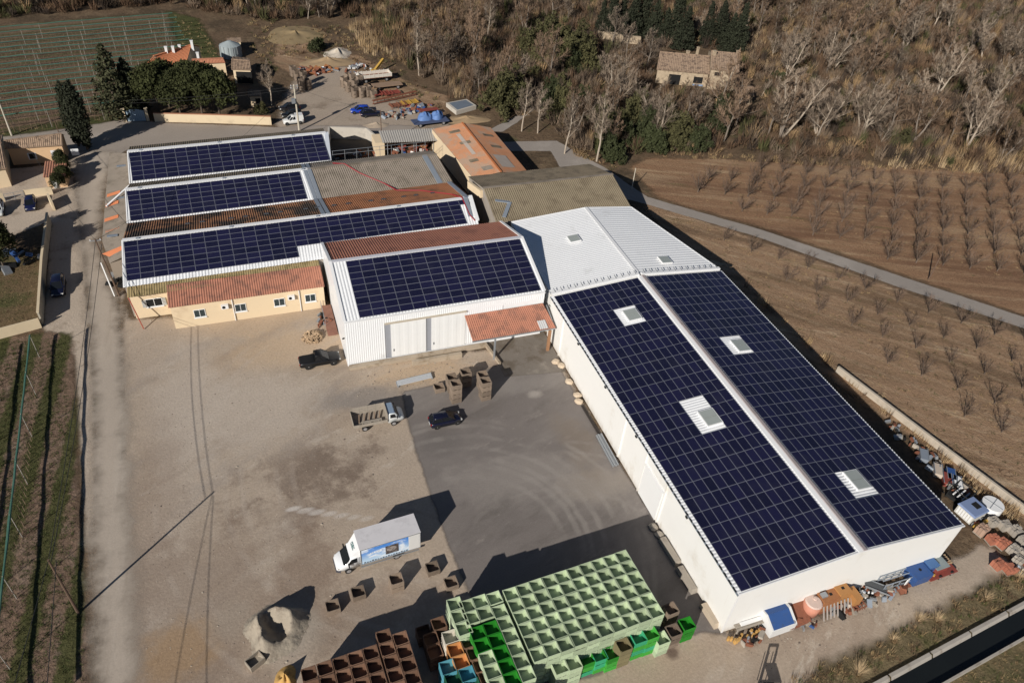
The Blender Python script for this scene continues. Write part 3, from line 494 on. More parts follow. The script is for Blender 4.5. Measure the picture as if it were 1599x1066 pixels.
# red hose lying over the roofs
def polytube(name, pts, r, mat, parent=None, n=5):
    o = MB()
    for a, c in zip(pts[:-1], pts[1:]): o.tube(a, c, r, r, n, 0, False)
    return o.build(name, mat, parent)
hp = [L2(L2(v1[0], w1, .64), L2(*r2, .64), .6), L2(*r2, .675), L2(L2(*r2, .71), L2(*v2, .71), .35), L2(L2(*r2, .775), L2(*v2, .775), .8), L2(L2(*v2, .80), L2(*r3, .80), .12), L2(L2(*v2, .87), L2(*r3, .87), .3), L2(L2(*v2, .95), L2(*r3, .95), .75), L2(*r3, .97), L2(L2(*r3, .978), L2(*e3, .978), .45), L2(L2(*r3, .99), L2(*e3, .99), .62)]
tag(polytube('hose', [p + Vector((0, 0, .2)) for p in hp], .09, pm('red_hose', (.30, .02, .03), .5, .1, 2)), 'long red hose snaking over the grey factory roofs', 'hose')
# low lean-to along the west side
wl = thing('lean_to', 'low grey flat-pitched lean-to along the west end of the factory', 'lean-to')
P = [Vector((-57.0, 106.5, 3.2)), Vector((-53.5, 103.5, 4.1)), Vector((-53.1, 72.0, 4.1)), Vector((-55.2, 71.5, 3.2)), Vector((-56.5, 78, 3.2)), Vector((-56.7, 90, 3.2))]
o = MB(); o.poly(P); [o.quad((P[i].x, P[i].y, 0), (P[(i + 1) % 6].x, P[(i + 1) % 6].y, 0), P[(i + 1) % 6], P[i]) for i in range(6)]; o.build('wall', pm('old_render', (.36, .30, .24), .9, .12, .5, dirt=(.24, .2, .16), dscale=.5), wl)
o = MB(); o.corr((-57.1, 106.4, 3.26), (-56.8, 90, 3.26), (-53.1, 90, 4.16), (-53.6, 103.5, 4.16), .3, .035); o.build('roof_sheet', m_fibre, wl)
o = MB(); o.corr((-56.8, 90, 3.26), (-56.5, 77.5, 3.26), (-53.05, 77.5, 4.16), (-53.1, 90, 4.16), .3, .035); o.build('roof_sheet', m_fibre, wl)
o = MB(); o.corr((-56.5, 77.5, 3.26), (-55.2, 71.4, 3.26), (-52.95, 71.4, 4.16), (-53.05, 77.5, 4.16), .3, .035); o.build('roof_sheet', m_fibre, wl)
for i, (a, c) in enumerate((((-56.6, 90.8), 2.0), ((-56.6, 87.6), 1.9), ((-56.5, 83.2), 2.0), ((-56.2, 80.0), 2.0))):
    o = MB(); o.corr((a[0], a[1] + .5, 3.35), (a[0], a[1] - .5, 3.35), (a[0] + c, a[1] - .5, 3.85), (a[0] + c, a[1] + .5, 3.85), .25, .035); o.build('orange_sheet', pm('new_orange_sheet', (.62, .22, .10), .8, .1, 1), wl)
o = MB(); o.corr((-56.3, 73.9, 3.35), (-55.3, 72.9, 3.35), (-53, 73.4, 4.2), (-53, 74.4, 4.2), .25, .035); o.build('orange_sheet', MATS['new_orange_sheet'], wl)
for p in ((-54.8, 99.5), (-54.6, 88.6), (-55.0, 77.5)):
    o = MB(); o.box((p[0], p[1], 3.97), (1.4, .55, .08)); o.build('roof_light', m_zinc, wl)
o = MB(); o.bar((-56.4, 87.0, 3.6), (-53.0, 90.5, 4.9), .28, .16); o.build('gutter', m_trim, wl)
# cream wing in front of the third bay
wing = thing('office_wing', 'cream-rendered single-storey wing with terracotta roof in front of the factory', 'building')
o = MB(); o.prism([(58.75, 0), (62.3, 0), (62.3, 4.55), (58.75, 3.65)], -47.4, -28.0, 'x'); o.build('wall', m_cream, wing)
o = MB(); o.mm(-52.2, 62.15, 0, -47.45, 62.6, 4.6); o.mm(-52.25, 62.2, 0, -52.0, 66, 4.5); o.build('wall', m_cream, wing)
o = MB(); o.corr((-47.6, 58.45, 3.64), (-27.85, 58.55, 3.64), (-27.85, 62.25, 4.68), (-47.6, 62.2, 4.68), .3, .07); o.build('tile_roof', m_terra, wing)
o = MB(); o.corr((-52.3, 60.9, 4.35), (-27.9, 61.6, 4.42), (-27.9, 63.5, 4.80), (-52.3, 62.8, 4.80), .3, .06); o.build('mossy_roof_strip', m_moss, wing)
o = MB(); o.bar((-52.25, 61.2, 4.3), (-51.3, 59.6, .1), .12, .12); o.build('red_downpipe', pm('red_pipe', (.42, .12, .08), .7, .1, 2), wing)
m_blind = pm('grey_blind', (.42, .42, .40), .6, .1, 2)
def window(par, x, y, z, w, h, mat_p, side=True, fm=None):
    f = MB(); t = .07
    f.mm(x - w / 2 - t, y - .07, z - t, x + w / 2 + t, y - .003, z); f.mm(x - w / 2 - t, y - .07, z + h, x + w / 2 + t, y - .003, z + h + t); f.mm(x - w / 2 - t, y - .07, z, x - w / 2, y - .003, z + h); f.mm(x + w / 2, y - .07, z, x + w / 2 + t, y - .003, z + h); f.mm(x - .03, y - .06, z, x + .03, y - .004, z + h)
    wo = f.build('window', fm or m_frame, par)
    for s in (-1, 1): p = MB(); p.mm(x + s * (w / 4 + .01) - w / 4 + .02, y - .03, z + .01, x + s * (w / 4 + .01) + w / 4 - .02, y - .004, z + h - .01); p.build('pane', mat_p[(s + 1) // 2], wo)
    s = MB(); s.mm(x - w / 2 - .15, y - .16, z - .16, x + w / 2 + .15, y - .004, z - .075); s.build('sill', m_frame, wo)
    return wo
for wx in (-44.1, -39.0, -34.0, -29.9): window(wing, wx, 58.75, 1.45, 1.3, 1.1, (m_glass, m_glass))
o = window(wing, -49.6, 62.15, 1.7, 1.9, 1.15, (m_dark, m_dark))
for s in (-1, 1): q = MB(); q.mm(-49.6 + s * 1.25 - .2, 62.02, 1.7, -49.6 + s * 1.25 + .2, 62.14, 2.85); q.build('shutter', m_blind, wing)
for ax in (-40.9, -32.4):
    u_ = MB(); u_.mm(ax - .45, 58.35, 2.35, ax + .45, 58.74, 2.95); u_ = u_.build('air_conditioner', m_frame, wing); q = MB(); q.tube((ax - .12, 58.36, 2.65), (ax - .12, 58.33, 2.65), .22, n=12); q.build('fan', m_dark, u_)
for dx in (-39.9, -31.3): q = MB(); q.tube((dx, 58.62, .1), (dx, 58.62, 3.55), .06, n=6); q.build('downpipe', m_frame, wing)
# concrete steps and rusty sheet beside the hall
st = thing('stair_landing', 'rusty-brown entrance landing squeezed between cream wing and white hall', 'landing')
o = MB(); o.mm(-28.6, 53.6, 0, -27.3, 58.6, .5); o.build('landing', pm('rust_brown_slab', (.24, .12, .085), .9, .25, 1, world=True), st)
for k in range(4): o = MB(); o.mm(-28.6, 53.3 - k * .3, 0, -27.3, 53.58 - k * .3, .42 - .1 * k); o.build('step', MATS['rust_brown_slab'], st)
for y in (54, 55.5, 57, 58.4): o = MB(); o.tube((-28.65, y, .5), (-28.65, y, 1.5), .03, n=5); o.build('rail_post', m_steel, st)
o = MB(); o.tube((-28.65, 53.8, 1.5), (-28.65, 58.5, 1.5), .03, n=5); o.build('handrail', m_steel, st)
# ------------------------------------------------------------------ grey gabled hall (C)
gh = thing('grey_hall', 'gabled hall with brown-grey corrugated roof behind the white extension', 'hall')
o = MB(); o.prism([(65.8, 0), (80.7, 0), (80.7, 6), (73.1, 7.95), (65.8, 6)], -.8, 21.6, 'x'); o.build('wall', MATS['grey_render'], gh)
o = MB(); o.corr((-1, 65.7, 6.03), (21.9, 65.9, 6.03), (21.75, 73.25, 8.0), (-.9, 73.0, 8.0), .34, .06); o.build('roof_slope', pm('ochre_fibre', (.245, .20, .135), .92, .22, .3, dirt=(.17, .135, .09), dscale=.4, dlo=.45, dhi=.7, world=True), gh)
o = MB(); o.corr((-1, 80.8, 6.03), (21.4, 81.1, 6.03), (21.75, 73.25, 8.0), (-.9, 73.0, 8.0), .34, .06); o.build('roof_slope', m_fibre2, gh)
o = MB(); o.bar((-1, 73.0, 8.07), (21.8, 73.25, 8.07), .5, .08); o.build('ridge_cap', m_fibre, gh)
o = MB(); o.bar((.5, 66.5, 6.4), (2.4, 69.5, 7.1), .6, .12); o.bar((2.4, 69.5, 7.1), (.2, 70.2, 7.3), .6, .12); o.build('zinc_flashing', m_zinc, gh)
# ------------------------------------------------------------------ orange tiled hall (D)
oh = thing('orange_hall', 'gabled hall with patched orange tile roof beyond the grey factory roof', 'hall')
RA, RB = Vector((4.4, 102.8, 5.5)), Vector((5.3, 82.2, 5.5)); LA, LB = Vector((-1.1, 104.2, 4.0)), Vector((.9, 83.9, 4.0)); QA, QB = Vector((10.2, 103.0, 4.0)), Vector((11.0, 83.5, 4.0))
o = MB()
for a, c in ((LA, LB), (QA, QB)): o.quad((a.x, a.y, 0), (c.x, c.y, 0), c, a)
for a, c, r in ((LA, QA, RA), (LB, QB, RB)): o.poly([(a.x, a.y, 0), a, r - Vector((0, 0, .05)), c, (c.x, c.y, 0)])
o.build('wall', m_cream, oh)
e = Vector((0, 0, .03))
for a, c in ((LA, LB), (QA, QB)): o = MB(); o.corr(a + e, c + e, RB + e, RA + e, .32, .06); o.build('tile_slope', m_orange, oh)
o = MB(); o.bar(RA + Vector((0, 0, .12)), RB + Vector((0, 0, .12)), .35, .1); o.build('ridge_cap', pm('orange_ridge', (.5, .18, .07), .8, .12, 1), oh)
mp_ = pm('pale_patch_tile', (.42, .36, .31), .9, .15, 1, world=True)
for s, t0, t1, w0, w1, mt in ((0, .12, .17, .4, .75, m_fibre2), (0, .36, .41, .45, .8, m_fibre2), (0, .7, .75, .3, .6, m_fibre2), (1, .2, .25, .2, .55, m_fibre2), (1, .45, .5, .25, .6, m_fibre2), (1, .66, .9, .35, .8, mp_), (0, .2, .62, .55, .68, mp_), (0, .86, .93, .5, .85, m_fibre)):
    a, c = ((LA, LB), (QA, QB))[s]; f = lambda t, w: L2(L2(a, c, t), L2(RA, RB, t), w) + Vector((0, 0, .11)); o = MB(); o.corr(f(t0, w0), f(t1, w0), f(t1, w1), f(t0, w1), .3, .03); o.build('patched_tiles', mt, oh)
# small open shed E + clutter wall
sh = thing('open_shed', 'small open-fronted shed with ribbed grey roof behind the factory', 'shed')
o = MB(); o.mm(-12.3, 102.6, 0, -10.6, 106.4, 2.9); o.build('block_wall', m_cream, sh)
o = MB(); o.mm(-10.6, 106.1, 0, -.6, 106.4, 2.9); o.build('back_wall', m_cream, sh)
for x in (-10.0, -7.3, -4.5, -1.2): o = MB(); o.tube((x, 102.9, 0), (x, 102.9, 2.95), .08, n=6); o.build('post', m_steel, sh)
o = MB(); o.corr((-11.0, 102.2, 2.98), (-.8, 101.2, 2.98), (-.2, 105.8, 3.4), (-10.9, 106.6, 3.4), .42, .07, square=True); o.build('roof_sheet', pm('ribbed_grey_roof', (.38, .36, .33), .7, .12, .7), sh)
# concrete retaining walls round the pit north of the grey roof
pit = thing('concrete_wall', 'pale concrete retaining wall bent round the dark pit behind the factory', 'wall')
mc = pm('pale_concrete', (.50, .46, .40), .9, .12, .6, dirt=(.36, .33, .29), dscale=.6)
for a, c in (((-20.6, 105.3), (-19.4, 112.4)), ((-19.4, 112.4), (-12.5, 110.6)), ((-12.5, 110.6), (-11.3, 106.6))): o = MB(); o.bar((*a, 1.2), (*c, 1.2), .35, 2.4); o.build('wall_panel', mc, pit)
o = MB(); o.poly([(-20.4, 105.2, .035), (-19.3, 112.2, .035), (-12.6, 110.4, .035), (-11.4, 106.5, .035), (-11.4, 94, .035), (-20.8, 93, .035)]); o.build('pit_floor', pm('pit_floor', (.10, .085, .07), .95, .2, 1), pit)
rail = thing('guard_rail', 'thin galvanised guard rail along the north edge of the grey roof', 'railing')
for k in range(9): o = MB(); o.tube((-21.2 + 2.05 * k, 94.0 + .09 * k, 0), (-21.2 + 2.05 * k, 94.0 + .09 * k, 6.2), .04, n=5); o.build('post', m_steel, rail)
for z in (5.5, 6.15): o = MB(); o.tube((-21.3, 94, z), (-4.6, 94.75, z), .035, n=5); o.build('rail', m_steel, rail)
# ------------------------------------------------------------------ houses and garden walls
def gable_house(name, label, eL, eR, rL, rR, wallm, roofm, back=True, wz=0.0, capm=None, pitch=.3):
    """house from its front eave and ridge corners; the rear slope mirrors the front one"""
    h = thing(name, label, 'house'); eL, eR, rL, rR = (Vector(p) for p in (eL, eR, rL, rR))
    mL, mR = rL * 2 - eL, rR * 2 - eR; mL.z, mR.z = (eL.z, eR.z) if back else (rL.z, rR.z)
    if not back: mL, mR = rL.copy(), rR.copy()
    d = Vector((0, 0, .06)); x = (eR - eL).normalized() * .25; f = (eL - rL); f.z = 0; f = f.normalized() * .25
    ins = [(eL + x - f), (eR - x - f), (mR - x), (mL + x)]
    o = MB(); lo = [Vector((p.x, p.y, wz)) for p in ins]; tp = [p - d for p in ins]
    o.quad(lo[0], lo[1], tp[1], tp[0]); o.quad(lo[2], lo[3], tp[3], tp[2])
    if back: o.poly([lo[0], tp[0], rL + x - d, tp[3], lo[3]]); o.poly([lo[1], lo[2], tp[2], rR - x - d, tp[1]])
    else: o.quad(lo[3], lo[0], tp[0], tp[3]); o.quad(lo[1], lo[2], tp[2], tp[1])
    o.build('wall', wallm, h)
    o = MB(); o.corr(eL, eR, rR, rL, pitch, .09); rf = o.build('roof', roofm, h)
    o = MB(); o.bar(eL - d * 1.2, eR - d * 1.2, .2, .12); o.build('eaves', roofm, rf)
    if back: o = MB(); o.corr(mL, mR, rR, rL, pitch, .09); o.build('roof', roofm, h)
    o = MB(); o.bar(rL + d, rR + d, .3, .12); o.build('ridge_tiles', capm or roofm, rf)
    return h, lo, tp
def chimney(h, p, w, hh, mat): o = MB(); o.box((p[0], p[1], p[2] + hh / 2), (w, w, hh)); o.box((p[0], p[1], p[2] + hh + .06), (w * 1.25, w * 1.25, .12)); o.build('chimney', mat, h)
def face_box(h, name, a, b, u0, u1, z0, z1, mat, off=.05):
    """a flat box on the wall running a->b (outside is on its right)"""
    a, b = Vector((a[0], a[1], 0)), Vector((b[0], b[1], 0)); d = (b - a).normalized(); n = Vector((d.y, -d.x, 0)); o = MB(); c = a + d * ((u0 + u1) / 2) + n * (off / 2 + .004)
    o.box((c.x, c.y, (z0 + z1) / 2), (u1 - u0, off, z1 - z0), math.atan2(d.y, d.x)); return o.build(name, mat, h)
# ochre house by the lane (left edge)
hf, lo, tp = gable_house('house', 'ochre house wing with striped clay roof by the side road', W(8, 232, 3.2), W(98, 226, 3.2), W(6, 220, 4.3), W(97, 209, 4.3), m_ochre, m_provence, True)
face_box(hf, 'shutter', lo[0], lo[1], 6.2, 7.3, .1, 2.2, m_shutter); face_box(hf, 'shutter', lo[0], lo[1], 9.3, 10.5, 1.0, 2.2, m_shutter)
w_ = face_box(hf, 'window', lo[0], lo[1], 2.6, 3.9, .8, 2.0, m_frame); face_box(w_, 'pane', lo[0], lo[1], 2.8, 3.7, .9, 1.9, m_dark, .08)
hf2, lo, tp = gable_house('house', 'ochre house front block cut by the left picture edge', W(-70, 275, 3.4), W(10, 262, 3.4), W(-72, 240, 4.8), W(3, 223, 4.8), m_cream, m_provence, True)
lt = thing('tiled_lean_to', 'small clay-tiled lean-to with hedge and water tank in the court', 'lean-to')
c0 = W(83, 292); o = MB(); o.mm(c0.x - .6, c0.y - .4, 0, c0.x + 2.3, c0.y + 3.8, 2.0); o.build('wall', m_ochre, lt)
o = MB(); o.corr((c0.x - .8, c0.y - .6, 2.05), (c0.x + 2.5, c0.y - .6, 2.05), (c0.x + 2.5, c0.y + 4.0, 2.7), (c0.x - .8, c0.y + 4.0, 2.7), .35, .1); o.build('roof', pm('striped_clay_tile', (.36, .17, .11), .9, .3, 2.5, dirt=(.2, .12, .09), dscale=2), lt)
tk = W(90, 292); o = MB(); o.tube((tk.x, tk.y, 0), (tk.x, tk.y, 1.3), .55, .5, 14); tag(o.build('water_tank', m_frame, None, True), 'round white water tank in front of the clay-tiled lean-to', 'tank')
# court wall and gate posts of the ochre house
m_creamtop = pm('cream_wall', (.66, .54, .37), .88, .07, .5, dirt=(.52, .42, .29), dscale=.6)
def wall_run(name, label, pts, h, t, mat, capm=None, step=4.0):
    w = thing(name, label, 'wall')
    for a, b in zip(pts[:-1], pts[1:]):
        a, b = Vector((a[0], a[1], 0)), Vector((b[0], b[1], 0)); n = max(1, int((b - a).length / step))
        for k in range(n):
            p, q = a.lerp(b, k / n), a.lerp(b, (k + 1) / n); o = MB(); o.bar(p + Vector((0, 0, h / 2)), q + Vector((0, 0, h / 2)), t, h); o.build('wall_section', mat, w)
            if capm: o = MB(); o.bar(p + Vector((0, 0, h + .04)), q + Vector((0, 0, h + .04)), t + .12, .08); o.build('coping', capm, w)
    return w
wall_run('garden_wall', 'low cream court wall beside the parked dark car', [W(41, 308)[:2], W(84, 303)[:2]], 1.3, .22, m_creamtop)
wall_run('garden_wall', 'short cream wall stub at the lane corner of the court', [W(79, 315)[:2], W(86, 329)[:2]], 1.5, .3, m_creamtop)
wall_run('garden_wall', 'cream wall end at the left picture edge beside the white car', [W(-30, 322)[:2], W(9, 314)[:2]], 1.4, .22, m_creamtop)
gt = thing('court_gate', 'grey wire gate closing the court of the ochre house', 'gate')
ga, gb = W(10, 315), W(40, 309)
for t in (0, .5, 1): p = ga.lerp(gb, t); o = MB(); o.tube((p.x, p.y, 0), (p.x, p.y, 1.3), .04, n=5); o.build('post', m_steel, gt)
for z in (.2, .75, 1.3): o = MB(); o.tube((ga.x, ga.y, z), (gb.x, gb.y, z), .03, n=4); o.build('bar', m_steel, gt)
m_gw = pm('green_grey_wall', (.44, .40, .32), .9, .1, .6, dirt=(.3, .28, .22), dscale=.6)
wall_run('garden_wall', 'long cream-topped garden wall along the lane, casting a dark shadow', [W(80, 349)[:2], W(72, 420)[:2], W(67, 506)[:2]], 1.9, .2, m_gw, m_creamtop)
wall_run('garden_wall', 'cream south wall of the walled lawn', [W(66, 511)[:2], W(-60, 545)[:2]], 1.5, .22, m_creamtop)
wall_run('garden_wall', 'cream roadside wall in front of the dark round hedge trees', [W(243, 190)[:2], W(330, 192)[:2], W(425, 195)[:2]], 1.7, .3, m_creamtop, pm('tile_coping', (.42, .2, .12), .85, .15, 1))
gg = thing('arched_gate', 'pale blue arched gate between cream pillars on the side road', 'gate')
ga, gb = W(200, 190), W(229, 189); n = 9
for k in range(n):
    p, q = ga.lerp(gb, (k + .03) / n), ga.lerp(gb, (k + .97) / n); t = (k + .5) / n; hh = 2.0 + .35 * math.sin(math.pi * t); o = MB(); o.bar(p + Vector((0, 0, hh / 2 + .05)), q + Vector((0, 0, hh / 2 + .05)), .07, hh); o.build('plank', pm('pale_blue_paint', (.32, .42, .50), .6, .06, 1), gg)
for p in (ga + Vector((-.35, 0, 0)), gb + Vector((.35, 0, 0))): o = MB(); o.box((p.x, p.y, 1.25), (.5, .5, 2.5)); o.box((p.x, p.y, 2.55), (.65, .65, .12)); o.build('pillar', m_creamtop, gg)
# villa with orange roof behind the hedge
vl, lo, tp = gable_house('villa', 'villa with orange tile roof and white chimneys behind the dark hedge trees', W(222, 107, 4.2), W(292, 98, 4.2), W(240, 88, 6.0), W(300, 70, 6.2), m_cream, pm('bright_orange_tile', (.60, .24, .12), .85, .12, .6, dirt=(.48, .2, .11), dscale=.6, world=True))
for q, hh in (((262, 88, 5.2), 1.9), ((272, 83, 5.6), 1.3), ((302, 79, 5.2), 2.0), ((282, 80, 5.5), 1.2)): chimney(vl, W(*q), .5, hh, m_frame)
v2_, lo, tp = gable_house('villa_wing', 'lower tiled wing linking the villa and its cream garage', W(298, 100, 3.4), W(352, 97, 3.4), W(300, 93, 4.2), W(349, 91, 4.2), m_cream, pm('dull_orange_tile', (.45, .2, .12), .85, .15, .8, world=True))
chimney(v2_, W(311, 96, 3.4), .5, 1.8, m_frame)
v3, lo, tp = gable_house('garage', 'cream garage with dark open front right of the villa', W(362, 108, 3.2), W(393, 109, 3.2), W(362, 93, 3.9), W(391, 95, 3.9), m_cream, m_provence)
face_box(v3, 'opening', lo[0], lo[1], .5, 3.8, .05, 2.6, m_dark)
cot, lo, tp = gable_house('pool_house', 'small cream outbuilding shaded behind the hedge, near the bare poplar', W(388, 150, 2.5), W(408, 150, 2.5), W(388, 142, 3.1), W(408, 142, 3.1), m_cream, m_provence)
face_box(cot, 'window', lo[0], lo[1], 1.0, 2.0, .8, 1.9, m_dark)
# stone farmhouse in the wood
fh, lo, tp = gable_house('farmhouse', 'stone farmhouse with old ribbed tile roof in the bare wood', W(1026, 108, 3.4), W(1109, 115.5, 3.4), W(1031, 81, 5.5), W(1109, 88, 5.5), m_stone, m_provence, pitch=.42)
face_box(fh, 'window', lo[0], lo[1], 9.0, 11.2, .8, 2.3, m_dark); face_box(fh, 'awning', lo[0], lo[1], 9.0, 11.4, .35, .6, pm('blue_awning', (.25, .34, .5), .6, .1, 1), .5); face_box(fh, 'door', lo[0], lo[1], 13.0, 14.0, 0, 2.0, m_dark); face_box(fh, 'doorway', lo[0], lo[1], 3.0, 5.8, 0, 2.4, m_dark)
chimney(fh, W(1074, 86, 5.2), .6, .9, m_stone); chimney(fh, W(1088.5, 86, 5.3), .5, 1.8, m_stone)
ft, lo, tp = gable_house('farmhouse_tower', 'taller stone block with arched windows at the farmhouse end', W(1110, 108, 4.9), W(1155, 112, 4.9), W(1111, 80, 6.9), W(1156, 84, 6.9), m_stone, m_provence, pitch=.42)
face_box(ft, 'arched_window', lo[0], lo[1], 1.0, 2.3, 3.4, 4.2, m_dark); face_box(ft, 'arched_window', lo[0], lo[1], 5.2, 6.5, 3.4, 4.2, m_dark)
chimney(ft, W(1115, 88, 6.2), .7, 1.2, m_stone); chimney(ft, W(1152, 86, 6.5), .6, .9, m_stone)
hut, lo, tp = gable_house('stone_hut', 'low stone outhouse half hidden by bare trees beside the farmhouse', W(1150, 148, 2.2), W(1178, 150, 2.2), W(1152, 135, 3.0), W(1178, 137, 3.0), m_stone, m_provence)
face_box(hut, 'opening', lo[0], lo[1], 1.2, 2.8, 0, 1.7, m_dark)
for i, q in enumerate(((948, 62), (970, 66), (984, 68))):
    p = W(*q); o = MB(); o.box((p.x, p.y, .9), (5.5, .5, 1.8), -.4); o.bar((p.x - 2.5, p.y + 1, 1.9), (p.x + 2.5, p.y - 1, 1.9), .7, .2); tag(o.build('ruined_wall', m_stone), ('left', 'middle', 'right')[i] + ' piece of the low pale wall below the cypress row', 'wall', 'low walls by the cypresses')
# concrete boundary wall on the orchard side of the warehouse
cw = wall_run('boundary_wall', 'low pale concrete boundary wall between dry reeds and orchard strip', [W(1306, 580)[:2], W(1450, 690)[:2], W(1640, 832)[:2]], 1.0, .3, pm('bleached_concrete', (.46, .40, .325), .9, .14, .8, dirt=(.38, .33, .26), dscale=1.0, dlo=.48, dhi=.7, world=True), None, 3.0)
# covered cistern slab
ci = thing('cistern', 'square concrete cistern covered with grey-blue sheet at the wood edge', 'cistern'); c = [W(697, 167), W(729, 161), W(744, 171), W(713, 180)]
o = MB(); o.poly([p + Vector((0, 0, .9)) for p in c]); [o.quad(c[i], c[(i + 1) % 4], c[(i + 1) % 4] + Vector((0, 0, .9)), c[i] + Vector((0, 0, .9))) for i in range(4)]; o.build('concrete_rim', mc, ci)
ce = sum(c, Vector()) / 4; o = MB(); o.poly([ce + (p - ce) * .82 + Vector((0, 0, .93)) for p in c]); o.build('cover', pm('grey_blue_cover', (.15, .18, .22), .5, .15, 1), ci)
# ------------------------------------------------------------------ vehicles
m_tyre = m_black; m_rim = pm('wheel_rim', (.42, .42, .43), .4, .1, 3, metal=.5)
m_carglass = pm('car_glass', (.010, .012, .015), .12, .1, 2, spec=.4)
m_lamp = pm('lamp_lens', (.6, .6, .58), .2, .05, 2, spec=.6); m_tail = pm('tail_lamp', (.35, .01, .01), .25, .1, 2)
def paint(name, c, rough=.25): return pm(name, c, rough, .04, 2, spec=.4, coat=.25 if max(c) < .02 else .5)
_wh = {}
def wheel(par, x, y, r, w=.2):
    k = (r, w)
    if k not in _wh:
        a = MB(); a.tube((0, -w / 2, 0), (0, w / 2, 0), r, r, 16); b = MB(); b.tube((0, -w / 2 - .012, 0), (0, w / 2 + .012, 0), r * .62, r * .62, 12); b.tube((0, -w / 2 - .03, 0), (0, w / 2 + .03, 0), r * .18, r * .18, 8); _wh[k] = (a.mesh('tyre', m_tyre), b.mesh('rim', m_rim))
    o = link('wheel', _wh[k][0], par, (x, y, r)); link('rim', _wh[k][1], o)
def ring(x, hw, z0, z1, bul=.0):
    """section of a car body at x"""
    zm = z0 + (z1 - z0) * .55
    return [(x, -hw * .93, z0), (x, hw * .93, z0), (x, hw, zm), (x, hw * .97, z1 - .06), (x, hw * .86, z1), (x, -hw * .86, z1), (x, -hw * .97, z1 - .06), (x, -hw, zm)]
def car(label, loc, rz, col, L=3.85, Wd=1.66, H=1.45, wb=2.5, kind='hatch', name='car', group=None, rough=.25):
    t = thing(name, label, 'car' if kind != 'pickup' else 'pickup', loc, rz, group); hw = Wd / 2; mp = paint('paint_%.2f_%.2f_%.2f' % col, col, rough); f, r_ = L / 2, -L / 2; wr = .31 if kind != 'pickup' else .39
    belt = H * (.60 if kind != 'pickup' else .58); g = .2 if kind != 'pickup' else .34
    hood = belt * .93
    st = [(r_, hw * .80, g + .15, belt * .84), (r_ + .12, hw * .94, g + .02, belt * .97), (r_ + .5, hw, g, belt), (-.2, hw, g, belt), (f - L * .30, hw, g, belt), (f - L * .22, hw * .99, g, hood), (f - .35, hw * .93, g, hood * .93), (f - .08, hw * .82, g + .03, hood * .78), (f, hw * .70, g + .12, hood * .62)]
    b = MB(); b.loft([ring(*s) for s in st]); b.build('body', mp, t, True)
    if kind == 'hatch': gh_ = [(r_ + .08, hw * .82, belt - .02), (r_ + .42, hw * .68, H - .05), (f - L * .44, hw * .70, H - .03), (f - L * .235, hw * .84, belt - .02)]
    elif kind == 'van': gh_ = [(-L * .12, hw * .86, belt - .02), (-L * .10, hw * .76, H - .12), (f - L * .42, hw * .74, H - .10), (f - L * .24, hw * .85, belt - .02)]
    elif kind == 'pickup': gh_ = [(-L * .13, hw * .86, belt - .02), (-L * .11, hw * .72, H - .05), (f - L * .45, hw * .72, H - .03), (f - L * .28, hw * .85, belt - .02)]
    else: gh_ = [(r_ + .3, hw * .82, belt - .02), (r_ + .75, hw * .70, H - .05), (f - L * .46, hw * .70, H - .03), (f - L * .25, hw * .84, belt - .02)]
    b = MB(); (x0, w0, z0), (x1, w1, z1), (x2, w2, z2), (x3, w3, z3) = gh_
    b.quad((x0, -w0, z0), (x0, w0, z0), (x1, w1, z1), (x1, -w1, z1)); b.quad((x3, w3, z3), (x3, -w3, z3), (x2, -w2, z2), (x2, w2, z2)); b.quad((x0, w0, z0), (x3, w3, z3), (x2, w2, z2), (x1, w1, z1)); b.quad((x3, -w3, z3), (x0, -w0, z0), (x1, -w1, z1), (x2, -w2, z2)); b.quad((x1, -w1, z1), (x1, w1, z1), (x2, w2, z2), (x2, -w2, z2)); b.build('windows', m_carglass, t)
    b = MB(); b.loft([[(x1 - .03, -w1 - .02, z1 - .02), (x1 - .03, w1 + .02, z1 - .02), (x1 + .1, w1 * .9, H), (x1 + .1, -w1 * .9, H)], [((x1 + x2) / 2, -w2 - .03, z2 - .02), ((x1 + x2) / 2, w2 + .03, z2 - .02), ((x1 + x2) / 2, w2 * .9, H + .03), ((x1 + x2) / 2, -w2 * .9, H + .03)], [(x2 + .05, -w2 - .02, z2 - .03), (x2 + .05, w2 + .02, z2 - .03), (x2 - .08, w2 * .9, H), (x2 - .08, -w2 * .9, H)]]); b.build('roof', mp, t, True)
    for s in (-1, 1):
        for (xa, wa, za), (xb, wb_, zb) in (((x0, w0, z0), (x1, w1, z1)), ((x3, w3, z3), (x2, w2, z2)), (((x0 + x3) / 2, (w0 + w3) / 2, z0), ((x1 + x2) / 2, w2, z2))):
            b = MB(); b.bar((xa, s * wa, za), (xb, s * wb_, zb), .09, .06); b.build('pillar', mp, t)
        b = MB(); b.box((x3 - .25, s * (w3 + .14), belt + .03), (.12, .18, .12)); b.build('mirror', mp, t)
        b = MB(); b.box((f - .14, s * hw * .66, hood * .72), (.2, .3, .14), s * -.35); b.build('headlight', m_lamp, t)
        b = MB(); b.box((r_ + .05, s * hw * .74, belt * .80), (.12, .16, .22)); b.build('taillight', m_tail, t)
        b = MB(); b.box((x1 * .3, s * (hw + .002), belt * .80), (.16, .03, .03)); b.build('door_handle', m_black, t)
        for x in (wb / 2 + .06, -wb / 2 + .06):
            wheel(t, x, s * (hw - .12), wr); b = MB(); b.tube((x, s * (hw - .16), wr + .02), (x, s * (hw + .004), wr + .02), wr * 1.2, wr * 1.2, 16); b.build('wheel_arch', m_black, t)
        b = MB(); b.mm(-wb / 2 + .4, s * hw * .95 - .03, g - .02, wb / 2 - .3, s * hw * .95 + .03, g + .12); b.build('sill', m_black, t)
